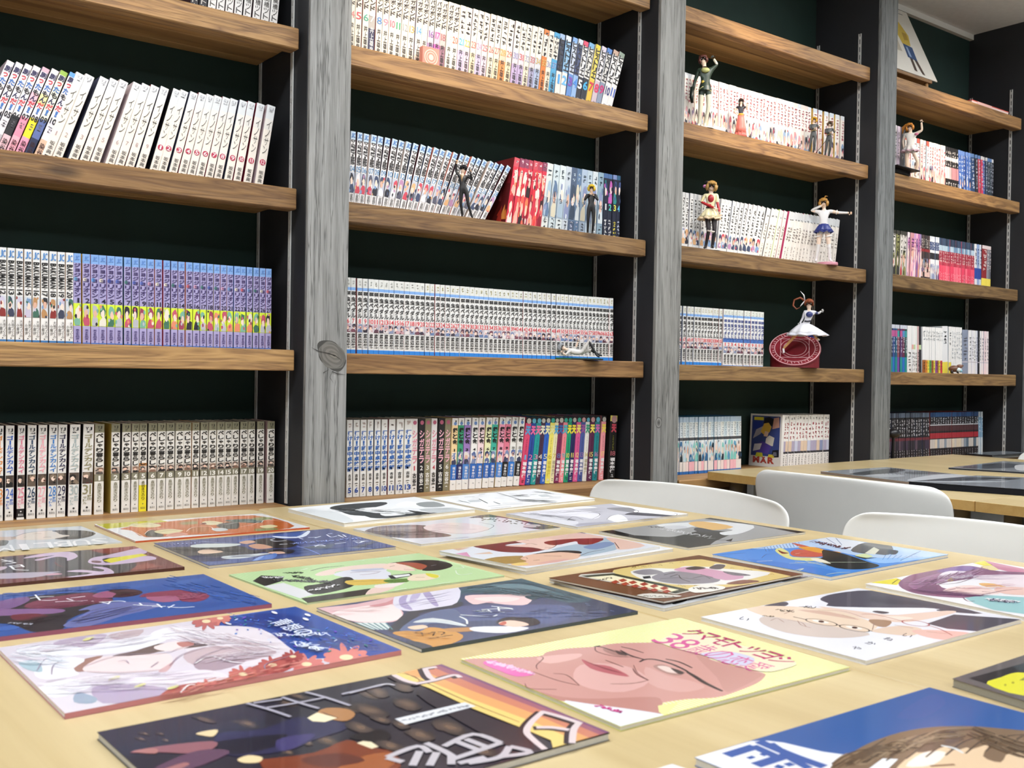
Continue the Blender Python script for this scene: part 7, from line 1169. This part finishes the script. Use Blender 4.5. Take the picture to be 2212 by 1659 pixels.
# reclining figure on a green mat
p = ony(1250, 765, 0.022); l = (p[0], p[1], ROWZ['D'][1]+0.006); rz = -math.atan2(p[0], 2.06)
r, J, H = figure('small silver-haired figure lying on its back with one knee up, on a green mat', l, rz, 0.135, dict(pel=(.03, 0, .10), wai=(-.06, 0, .11), che=(-.16, 0, .13), nec=(-.26, 0, .17), hed=(-.34, -.02, .20), shL=(-.18, -.07, .13), elL=(-.26, -.11, .05), haL=(-.32, -.09, .10), shR=(-.15, .05, .14), elR=(-.05, -.02, .22), haR=(-.02, -.04, .32), hiL=(.06, -.04, .11), knL=(.20, -.05, .33), anL=(.36, -.04, .05), toL=(.42, -.05, .02), hiR=(.06, .04, .11), knR=(.24, .05, .16), anR=(.42, .06, .06), toR=(.47, .06, .05)),
       dict(torso='#d9d7d4', neck=SK, head=SK, arm='#dcdad6', fore=SK, hand=SK, thigh='#cdcac6', shin='#1b1c20', foot='#121317', skin=SK), '#a8adb2', 'spiky', dict(hed=.072, pel=.07, wai=.066, che=.075))
m = MB(); m.cbox(-.062, .060, -.016, .018, -.0057, -.0008, .0015, '#1f5a34'); m.cbox(-.02, .066, -.018, .016, -.0058, -.002, .0012, '#23262a'); m.build('mat', M_FIG, r)
# tall woman in green and white suit
l, rz = place(1522, 250, 0.024, 'B', 2, 0.004)
r, J, H = figure('tall figure in dark green and white bodysuit with maroon hair, one elbow lifted', l, rz, 0.222, dict(elL=(-.14, .01, .62), haL=(-.165, .0, .48), shR=(.08, .004, .775), elR=(.155, .01, .84), haR=(.10, .02, .93), anL=(-.075, .01, .045), toL=(-.085, -.045, .018), anR=(.005, .01, .045), toR=(0, -.045, .018), knR=(.05, -.01, .275), knL=(-.055, -.01, .275), hed=(-.035, -.006, .915), nec=(-.015, .004, .82)),
       dict(torso='#2f4034', neck='#3a4438', head=SK, armL='#2f3f33', foreL='#26342c', armR='#2c3c32', foreR='#dcd8c4', hand='#1f2a24', thigh='#cfccb8', shin='#cdcab6', foot='#d2cfc0', skin=SK), '#5c2f28', 'bob', dict(pel=.07, wai=.05, che=.07, hed=.052))
m = MB(); m.ball((0, -.052*H, .755*H), (.058*H, .03*H, .035*H), '#b9bd7c', 12, 8); m.ball((-.03*H, -.052*H, .60*H), (.022*H, .012*H, .022*H), '#c3a93e', 10, 6); m.build('chest_plate', M_FIG, r)
m = MB(); m.tube([(-.17*H, .0, .55*H), (-.175*H, -.005*H, .42*H), (-.165*H, -.01*H, .34*H)], [.028*H, .03*H, .02*H], 10, '#16211c'); m.build('long_glove', M_FIG, r)
m = MB(); m.lathe([(.062*H, .60*H), (.078*H, .55*H), (.088*H, .49*H)], 24, '#303f34'); m.tube([(-.085*H, -.04*H, .50*H), (-.03*H, -.075*H, .53*H), (.08*H, -.03*H, .48*H)], .008*H, 6, '#d6d29a'); m.build('hip_skirt', M_FIG, r)
disc(r, 0.028, 0.004, '#dcdad8').location.z = -0.004
m = MB(); m.cbox(-.027, .027, -.014, .014, 0, .011, .001, '#e2dedd'); m.box(-.026, .026, -.0143, -.014, .002, .009, '#d8d4da'); q = ony(1548, 281, 0.016); o = m.build('white_box', M_FIG, None, (q[0], 0.018, ROWZ['B'][2]+0.0003), (0, 0, 0.02)); tag(o, 'small flat white box beside the tall green-suited figure', 'box')
# figure with pink skirt
l, rz = place(1600, 270, 0.026, 'B', 2)
r, J, H = figure('small dark-haired figure in black top and long coral skirt, hands on hips', l, rz, 0.124, dict(elL=(-.16, .01, .665), haL=(-.09, -.03, .575), elR=(.16, .0, .70), haR=(.14, -.05, .80), hed=(.0, -.006, .905)), dict(torso='#26222c', neck=SK, head=SK, arm=SK, fore=SK, hand=SK, thigh='#d8736a', shin='#d8736a', foot='#c46058', skin=SK), '#3a221c', 'long')
skirt(r, J, H, .062, .135, .565, '#dc7a70', '#d06a62', wav=.08); m = MB(); m.lathe([(.066*H, .545*H), (.075*H, .575*H), (.062*H, .60*H)], 20, '#d9a44a'); m.build('sash', M_FIG, r)
# two figures in grey uniforms
for px, hair, nm, dx in ((1757, '#d8a62a', 'yellow cap-like hair', 0), (1791, '#6e5138', 'brown hair', 1)):
    l, rz = place(px, 300, 0.026, 'B', 2)
    r, J, H = figure(f'small figure in grey uniform with {nm} and red backpack, at the row end', l, rz, 0.128, dict(elL=(-.09, -.04, .67), haL=(.03, -.11, .66), elR=(.13, -.03, .67), haR=(.14, -.11, .69), anL=(-.10, .01, .045), toL=(-.09, -.045, .018), anR=(.0, .01, .045), toR=(.02, -.045, .018), hed=(.02, -.01, .905), knL=(-.07, -.01, .275), knR=(.03, -.02, .275)), dict(torso='#4c4f50', neck='#55584f', head=SK, arm='#505354', fore='#4c4f50', hand='#d8b490', thigh='#454849', shin='#404344', foot='#33302c', skin=SK), hair, 'bob', dict(hed=.062))
    m = MB(); m.cbox(-.12*H, -.02*H, .05*H, .12*H, .66*H, .80*H, .02*H, '#c6402e'); m.build('backpack', M_FIG, r)
    m = MB(); m.tube([(-.07*H, -.075*H, .60*H), (.01*H, -.085*H, .62*H), (.09*H, -.075*H, .60*H)], .012*H, 6, '#8a7a4a'); m.build('belt', M_FIG, r)
    if dx: m = MB(); m.tube([(.05*H, -.12*H, .62*H), (-.22*H, -.12*H, .26*H), (-.36*H, -.12*H, .10*H)], .008*H, 6, '#2c2a2c'); m.build('baton', M_FIG, r)
# girl in pale yellow dress
l, rz = place(1535, 460, 0.028, 'C', 2, 0.004)
r, J, H = figure('figure in pale yellow frilled dress with red gloves and dark stockings', l, rz, 0.212, dict(elL=(-.13, -.01, .67), haL=(.07, -.10, .56), elR=(.09, -.03, .66), haR=(.13, -.06, .50), knL=(-.02, -.03, .275), anL=(-.06, .02, .045), toL=(-.08, -.04, .018), knR=(.06, -.02, .275), anR=(.035, .01, .045), toR=(.04, -.05, .018), hed=(.01, -.012, .895)), dict(torso='#e2dab2', neck=SK, head=SK, armL='#e3d9a8', armR='#e3d9a8', fore='#b3262e', hand='#e6c8a8', thigh='#3a3436', shin='#232024', foot='#1a181b', skin=SK), '#b08a4c', 'bob', dict(hed=.066, hi=.052))
skirt(r, J, H, .058, .15, .16, '#e8dfb4', '#d9c2a0', wav=.16, tilt=(-.02, 0)); m = MB(); m.ball((0, -.044*H, .715*H), (.044*H, .024*H, .055*H), '#a8262e', 12, 8); m.lathe([(.066*H, .58*H), (.068*H, .60*H)], 20, '#232024'); m.build('bodice', M_FIG, r)
m = MB(); m.ball((-.085*H, .02*H, .90*H), (.03*H, .014*H, .024*H), '#c27ab0', 10, 6); m.ball((-.05*H, .03*H, .965*H), (.045*H, .014*H, .016*H), '#1d1c22', 10, 6); m.build('hair_bow', M_FIG, r)
m = MB(); m.tube([(.02*H, -.06*H, .225*H), (.06*H, -.07*H, .24*H), (-.04*H, -.06*H, .26*H)], .012*H, 6, '#e4d8d0'); m.build('ribbon', M_FIG, r); disc(r, 0.030, 0.004, '#dfdcdb').location.z = -0.004
# girl in white with a blue skirt, one arm stretched out
l, rz = place(1779, 500, 0.030, 'C', 2, 0.009)
r, J, H = figure('figure in white and blue skirt stretching one arm out, on a pink stand', l, rz, 0.222, dict(elL=(-.19, .0, .79), haL=(-.02, -.06, .855), elR=(.21, -.01, .745), haR=(.36, -.02, .735), anL=(-.10, .01, .045), toL=(-.11, -.045, .018), knL=(-.07, -.01, .275), anR=(.10, .01, .045), toR=(.12, -.045, .018), knR=(.08, -.01, .275), hed=(-.01, -.008, .905)), dict(torso='#e3e1e2', neck=SK, head=SK, arm=SK, foreL='#e6e4e4', foreR='#e4e2e2', hand='#e6c4a6', thigh='#ecd4c2', shin='#e2e0e0', foot='#dedada', skin=SK), '#b9873f', 'bob', dict(hed=.060))
skirt(r, J, H, .06, .13, .13, '#27347e', '#1f2a6c', wav=.14); m = MB(); m.tube([(-.08*H, -.0, .40*H), (-.078*H, -.0, .385*H)], .056*H, 12, '#e9e6e4'); m.tube([(.075*H, 0, .40*H), (.078*H, 0, .385*H)], .056*H, 12, '#e9e6e4'); m.tube([(.175*H, -.005*H, .755*H), (.19*H, -.005*H, .752*H)], .034*H, 12, '#efecea'); m.build('fur_cuffs', M_FIG, r)
m = MB(); m.tube([(.0, .0, .965*H), (.02*H, -.01*H, 1.0*H), (.05*H, -.01*H, .995*H)], [.012*H, .009*H, .002*H], 6, '#b9873f'); m.build('hair_tuft', M_FIG, r)
disc(r, 0.034, 0.009, '#cf8f9e', at=(.014, -.004)).location.z = -0.009
# leaping girl in white over a wine-red drum
zd = ROWZ['D'][2]; pd = ony(1717, 752, 0.046); th = -math.atan2(pd[0], 2.086); TT = math.radians(44)
dr = empty('display_drum', (pd[0], 0.046, zd+0.0003), (0, 0, th)); tag(dr, 'wine-red display drum with a tilted disc of white rings', 'figurine stand')
m = MB(); n = 40; cx_, cy_ = 0.078, 0.078*math.cos(TT); zc = 0.0625
bt = [(cx_*math.cos(2*math.pi*k/n), cy_*math.sin(2*math.pi*k/n)) for k in range(n)]
m.add([(x, y, 0) for x, y in bt]+[(x, y, max(0.0006, zc-0.005+y*math.tan(TT))) for x, y in bt], [tuple(range(n))[::-1], tuple(range(n, 2*n))]+[(k, (k+1) % n, n+(k+1) % n, n+k) for k in range(n)], '#6a1420'); m.build('drum', M_FIG, dr)
dk = MB(); dk.lathe([(0, -.003), (.081, -.003), (.083, 0), (.081, .002), (0, .002)], 48, '#7a1826')
SC_ = .083/.094
def ring(r0, r1, n=48, z=.0024): dk.add([(rr*SC_*math.cos(2*math.pi*k/n), rr*SC_*math.sin(2*math.pi*k/n), z) for k in range(n) for rr in (r0, r1)], [(2*k, (2*k+2) % (2*n), (2*k+3) % (2*n), 2*k+1) for k in range(n)], '#dcb4b8')
for a_, b_ in ((.0885, .0915), (.0715, .0738), (.040, .0422), (.0515, .053)): ring(a_, b_)
def bar(x0, y0, x1, y1, w=.0016):
    x0, y0, x1, y1 = x0*SC_, y0*SC_, x1*SC_, y1*SC_
    dx, dy = x1-x0, y1-y0; L = math.hypot(dx, dy); nx, ny = -dy/L*w/2, dx/L*w/2; dk.add([(x0+nx, y0+ny, .0025), (x1+nx, y1+ny, .0025), (x1-nx, y1-ny, .0025), (x0-nx, y0-ny, .0025)], [(0, 3, 2, 1)], '#dcb4b8')
for k in range(4):
    a = math.pi/4+k*math.pi/2; c2 = a+math.pi/2; bar(.072*math.cos(a), .072*math.sin(a), .072*math.cos(c2), .072*math.sin(c2))
for k in range(40):                                # plain marks between the outer rings
    a = 2*math.pi*k/40; bar(.076*math.cos(a), .076*math.sin(a), (.085 if k % 3 else .081)*math.cos(a+.05*(k % 2)), (.085 if k % 3 else .081)*math.sin(a+.05*(k % 2)), .002)
do = dk.build('ringed_disc', M_FIG, dr, (0, 0, zc), (TT, 0, 0))
l, rz = place(1737, 740, -0.002, 'D', 2, 0.055)
l = (ony(1740, 720, 0.0)[0], 0.0, ROWZ['D'][2]+0.050)
r, J, H = figure('leaping brown-haired figure in long white dress on the wine-red drum', l, rz, 0.185, dict(pel=(-.02, 0, .46), wai=(.03, 0, .55), che=(.06, .0, .66), nec=(.05, .0, .755), hed=(.05, -.01, .85), shL=(-.02, 0, .71), elL=(-.05, .02, .60), haL=(-.10, .02, .50), shR=(.13, 0, .71), elR=(.21, -.02, .68), haR=(.26, -.05, .72), hiL=(-.06, 0, .43), knL=(-.22, -.01, .24), anL=(-.37, .0, .06), toL=(-.36, -.03, -.02), hiR=(.02, 0, .43), knR=(.10, .03, .30), anR=(.20, .08, .24), toR=(.24, .10, .22)), dict(torso='#e4e4ea', neck=SK, head=SK, armL='#dfe0e8', armR='#28346e', foreL='#e6e6ec', foreR='#e4e4ea', hand='#eceaea', thigh='#cf9a62', shin='#cf9a62', footL='#eceaec', footR='#e6e6ea', skin=SK), '#8a4526', 'short', dict(hed=.075))
skirt(r, J, H, .055, .34, .22, '#e9e9ef', '#dcdce6', n=40, wav=.10, tilt=(.05, 0), name='dress')
m = MB(); m.add([(.02*H, -.13*H, .42*H), (.10*H, -.17*H, .33*H), (.16*H, -.23*H, .24*H), (.03*H, -.21*H, .27*H)], [(0, 3, 2, 1)], '#2c3c9a'); m.build('blue_panel', M_FIG, r)
m = MB(); m.ball((.06*H, -.06*H, .66*H), (.06*H, .03*H, .05*H), '#2b3670', 12, 8); m.tube([(-.02*H, -.05*H, .545*H), (.03*H, -.06*H, .54*H), (.09*H, -.04*H, .55*H)], .014*H, 7, '#1e2030'); m.build('jacket', M_FIG, r)
m = MB(); P_ = [(-.02*H, .02*H, .90*H), (-.10*H, .03*H, .96*H), (-.20*H, .03*H, .92*H), (-.22*H, .03*H, .82*H), (-.16*H, .03*H, .76*H), (-.10*H, .02*H, .79*H)]; m.tube(P_, [.02*H, .018*H, .016*H, .016*H, .012*H, .004*H], 7, '#8a4526'); m.build('ponytail', M_FIG, r)
m = MB(); m.tube([(-.02*H, .0, .90*H), (-.04*H, -.01*H, 1.0*H), (-.10*H, -.01*H, 1.07*H)], [.008*H, .012*H, .004*H], 5, '#e9e7ea'); m.tube([(-.02*H, .0, .90*H), (-.07*H, -.02*H, .84*H), (-.10*H, -.02*H, .80*H)], [.008*H, .012*H, .004*H], 5, '#e9e7ea'); m.build('hair_ribbon', M_FIG, r)
# waving girl in the last bay
l, rz = place(1966, 320, 0.030, 'B', 3, 0.004)
r, J, H = figure('orange-haired figure in white frills waving an open hand, last bay', l, rz, 0.205, dict(elL=(-.12, .01, .66), haL=(-.10, .0, .52), elR=(.19, -.01, .83), haR=(.175, -.03, .97), anL=(-.02, .01, .045), toL=(-.01, -.045, .018), anR=(.09, .01, .05), toR=(.11, -.03, .018), knR=(.13, -.02, .275), hed=(-.02, -.006, .905)), dict(torso='#ddd8d2', neck=SK, head=SK, arm='#e6d4c4', fore=SK, hand=SK, thigh='#e6cbb4', shin='#e4c8b0', foot='#dcc8bc', skin=SK), '#c98432', 'bob', dict(hed=.062, che=.07))
skirt(r, J, H, .06, .14, .12, '#e2dcd8', '#c9a6b4', wav=.2); m = MB(); m.ball((.10*H, -.05*H, .76*H), (.035*H, .014*H, .024*H), '#c46a8a', 10, 6); m.build('ribbon', M_FIG, r)
m = MB(); m.tube([(-.06*H, .03*H, .95*H), (-.12*H, .04*H, .90*H), (-.13*H, .04*H, .80*H)], [.03*H, .03*H, .006*H], 7, '#c98432'); m.build('pigtail', M_FIG, r); disc(r, 0.028, 0.004, '#d8cfca').location.z = -0.004
# small brown crouching toy
q = ony(2064, 800, 0.03); r = empty('toy_animal', (q[0], 0.030, ROWZ['D'][3]+0.0003), (0, 0, -0.9)); tag(r, 'tiny brown crouching toy with pale blue front, before the white books', 'toy')
m = MB(); m.ball((-.006, 0, .018), (.020, .014, .013), '#6e4a36', 14, 9); m.ball((.014, 0, .027), (.012, .010, .008), '#7a5240', 12, 8); m.ball((.024, 0, .030), (.005, .004, .004), '#6e4a36', 8, 6); m.build('body', M_FIG, r)
m = MB(); m.ball((.010, -.004, .014), (.010, .011, .009), '#cfe2e6', 12, 8); m.ball((.018, -.003, .010), (.007, .008, .006), '#7fb4c8', 10, 6); m.build('belly', M_FIG, r)
for x, y in ((-.012, -.008), (-.012, .008), (.008, -.008), (.010, .008)): m = MB(); m.tube([(x, y, .012), (x-.003, y, .005), (x+.003, y, .0005)], [.0045, .0035, .003], 7, '#2a2226'); m.build('leg', M_FIG, r)
# ---------------------------------------------------------------- small things on the shelves
q0, q1 = ony(914, 128, 0.02), ony(950, 128, 0.02); w = q1[0]-q0[0]
r = empty('gift_box', (q0[0]+w/2, 0.022, ROWZ['B'][1]+0.0003)); tag(r, 'small square salmon box with pale rings, leaning against the cream comics', 'box')
m = MB(); m.cbox(-w/2, w/2, 0, .016, 0, .046, .0012, '#d98878'); m.build('box', M_MATTE, r)
m = MB()
for k, (ra, rb_) in enumerate(((.019, .0165), (.013, .011), (.007, .0))):
    if rb_: m.add([(rr*math.cos(2*math.pi*i/24), -.0003, .022+rr*math.sin(2*math.pi*i/24)) for i in range(24) for rr in (ra, rb_)], [(2*i, 2*i+1, (2*i+3) % 48, (2*i+2) % 48) for i in range(24)], '#efc0b2')
    else: m.add([(ra*math.cos(2*math.pi*i/16), -.0003, .022+ra*math.sin(2*math.pi*i/16)) for i in range(16)], [tuple(range(16))], '#eec8b8')
m.build('ring_print', M_MATTE, r)
# comic turned face-out beside its row
q0, q1 = ony(1440+838*460/2212, 840+806*460/2212, 0.0), ony(1440+1186*460/2212, 840+804*460/2212, 0.088)
fx = ony(1440+1186*460/2212, 840+804*460/2212, 0.088)[0]; D_ = 0.132
r = empty('comic_book', (fx-0.013, 0.080, ZE+0.0004), (0, math.radians(2.5), 0)); tag(r, 'face-out white-bordered comic with blue cover and red lettering, base shelf of third bay', 'book')
m = MB(); m.box(0, .012, 0, D_, 0, .1755, '#e6e4e1'); m.build('cover', M_MATTE, r)
cp = MB(); rf = random.Random(12)
def cq(col, *pts, lay=0): cp.add([(-.0003-.00003*lay, D_*(1-u), .1755*v) for u, v in pts], [tuple(range(len(pts)))], col)
cq('#3a4a86', (.06, .20), (.94, .20), (.94, .965), (.06, .965)); cq('#e0d23c', (.12, .88), (.42, .88), (.42, .94), (.12, .94), lay=1); cq('#2a3f9a', (.10, .70), (.40, .74), (.38, .86), (.10, .86), lay=1)
cq('#a8a6b4', (.10, .52), (.3, .60), (.52, .72), (.44, .78), (.2, .70), lay=2); cq('#23222c', (.42, .82), (.70, .78), (.78, .90), (.60, .95), (.45, .93), lay=2); cq('#c99a8a', (.70, .72), (.92, .76), (.90, .95), (.74, .93), lay=3)
cq('#d8b24a', (.34, .66), (.46, .60), (.62, .66), (.68, .76), (.58, .84), (.44, .82), lay=4); cq('#e8c8b0', (.44, .58), (.56, .57), (.60, .66), (.48, .68), lay=5); cq('#d9d4c8', (.50, .42), (.74, .40), (.78, .56), (.62, .60), (.52, .54), lay=5); cq('#54429a', (.20, .26), (.60, .24), (.70, .40), (.40, .48), (.22, .42), lay=6); cq('#dcdce4', (.12, .28), (.34, .32), (.40, .44), (.16, .42), lay=7); cq('#17161c', (.70, .18), (.94, .20), (.92, .34), (.74, .32), lay=7); cq('#6a6a78', (.74, .21), (.88, .22), (.86, .29), (.77, .29), lay=8); cq('#c8c83a', (.2, .18), (.45, .18), (.42, .26), (.24, .26), lay=8); cq('#d8c23a', (.60, .18), (.80, .18), (.78, .24), (.62, .24), lay=8)
write(cp, 'MÄR', .12, .82, .06, .19, '#b04438', 'h', 0.05, lambda x, z: (-.00062, D_*(1-x), .1755*z)); cp.build('cover_print', M_MATTE, r)
# picture on a wooden table easel, top shelf of the last bay
za = ROWZ['A'][3]; bx, by_, bz = 3.60, 0.062, 2.118; tilt = math.radians(24.5)
r = empty('display_easel', (3.46, 0.05, za+0.0003)); tag(r, 'small brown wooden easel under the picture on the topmost shelf', 'easel')
m = MB(); m.cbox(-.16, .10, -.004, .040, .040, .052, .0015, (1, 1, 1)); m.build('ledge', M_NOSE, r)
for x in (.075, -.14): m = MB(); m.tube([(x, .0, .0), (x+.005, .012, .05)], .008, 6); m.tube([(x+.005, .05, .045), (x+.005, .14, .30)], .007, 6); m.build('leg', M_NOSE, r)
m = MB(); m.tube([(.02, .10, .0), (.01, .12, .16)], .007, 6); m.build('rear_leg', M_NOSE, r)
pb = MB(); pb.cbox(-.30, 0, -.002, .002, 0, .325, .0008, '#dcd8cf'); o = empty('framed_picture', (bx, by_-0.012, bz-0.006), (-tilt, 0, 0)); tag(o, 'cream picture board of a yellow-shirted figure, leaning on the small easel', 'picture'); pb.build('board', M_MATTE, o)
pp = MB()
def pq(col, lay, *pts): pp.add([(-.30+.30*u, -.0023-.00004*lay, .325*v) for u, v in pts], [tuple(range(len(pts)))], col)
pq('#c9ae4a', 1, (.52, .42), (.70, .44), (.76, .60), (.66, .78), (.54, .76), (.48, .60)); pq('#a88a34', 2, (.60, .50), (.70, .52), (.72, .62), (.62, .62)); pq('#d9b490', 1, (.54, .78), (.64, .78), (.65, .86), (.55, .87)); pq('#5a4630', 2, (.52, .84), (.66, .84), (.64, .92), (.55, .92)); pq('#34507c', 3, (.50, .24), (.70, .22), (.72, .42), (.52, .44)); pq('#8fa6c8', 4, (.55, .26), (.60, .26), (.60, .40), (.56, .40)); pq('#4a3a34', 3, (.52, .06), (.58, .05), (.60, .24), (.54, .24)); pq('#4a3a34', 3, (.68, .04), (.74, .03), (.70, .23), (.63, .24)); pq('#e6e3da', 4, (.40, .50), (.48, .5), (.50, .66), (.42, .66)); pq('#5a5f66', 1, (.30, .90), (.86, .925), (.86, .935), (.30, .91)); pq('#b8b0a0', 1, (.3, .3), (.42, .3), (.44, .7), (.34, .7))
pp.build('picture_print', M_MATTE, o)
# red book lying flat on the topmost shelf of the last bay
m = MB(); m.cbox(0, .285, 0, .12, 0, .003, .0006, '#c23a34'); m.cbox(0, .285, 0, .12, .0125, .0155, .0006, '#c8403a'); m.box(0, .285, .117, .12, .002, .013, '#c23a34'); r = m.build('flat_book', M_MATTE, None, (3.785, .012, za+0.0004), (0, 0, 0.0)); tag(r, 'red book lying flat on the topmost shelf under the ceiling corner', 'book')
m = MB(); m.box(.001, .284, .001, .117, .003, .0125, '#e2c8c0'); m.build('pages', M_PAGE, r); m = MB(); m.box(.04, .15, -.0004, 0, .001, .0145, '#e6b8b0'); m.build('spine_label', M_MATTE, r)
# thin dark board propped beside the waving figure
m = MB(); m.cbox(0, .105, 0, .10, 0, .004, .001, '#26242a'); m.add([(.004, .002, .0042), (.101, .002, .0042), (.101, .098, .0042), (.004, .098, .0042)], [(0, 1, 2, 3)], '#8f8f94'); r = m.build('thin_booklet', M_MATTE, None, (3.25, -0.012, ROWZ['B'][3]+0.024), (math.radians(4), math.radians(7), -0.25)); tag(r, 'thin dark booklet jutting over the shelf edge below the waving figure', 'booklet')
m = MB(); m.cbox(0.02, .09, .03, .08, -.016, -.0005, .001, '#1c1b20'); m.build('page_stack', M_MATTE, r)
# unidentified black gadget with a thin rod, half hidden by the last upright
q = ony(1926, 938, 0.03); r = empty('black_gadget', (q[0]+.012, .03, ZE+0.0003)); tag(r, 'small black gadget with thin stem before the dark comics', 'gadget')
m = MB(); m.lathe([(0, 0), (.018, 0), (.018, .008), (.006, .012), (.005, .09)], 14, '#17171a'); m.build('base', M_FIG, r)
m = MB(); m.ball((.0, 0, .105), (.030, .022, .017), '#16161a', 14, 9); m.ball((.024, -.004, .106), (.007, .006, .006), '#d8d8d8', 10, 6); m.build('head', M_FIG, r)
m = MB(); m.tube([(-.02, 0, .115), (.02, 0, .135), (.062, 0, .158)], .0013, 6, '#26262a'); m.build('stem', M_FIG, r)
# dark magazine lying on the base shelf of the last bay
m = MB(); m.cbox(0, .30, 0, .11, 0, .006, .0012, '#1b1c22'); m.add([(.01, .004, .0062), (.292, .004, .0062), (.292, .106, .0062), (.01, .106, .0062)], [(0, 1, 2, 3)], '#7f868c'); r = m.build('flat_magazine', M_GLOSS, None, (3.83, -0.075, ZE+0.0095), (0, 0, 0.0)); tag(r, 'dark magazine lying flat on the base shelf of the last bay', 'magazine')
m = MB(); m.box(.012, .29, .012, .109, -.0088, -.0002, '#c8c6c0'); m.build('pages', M_PAGE, r)
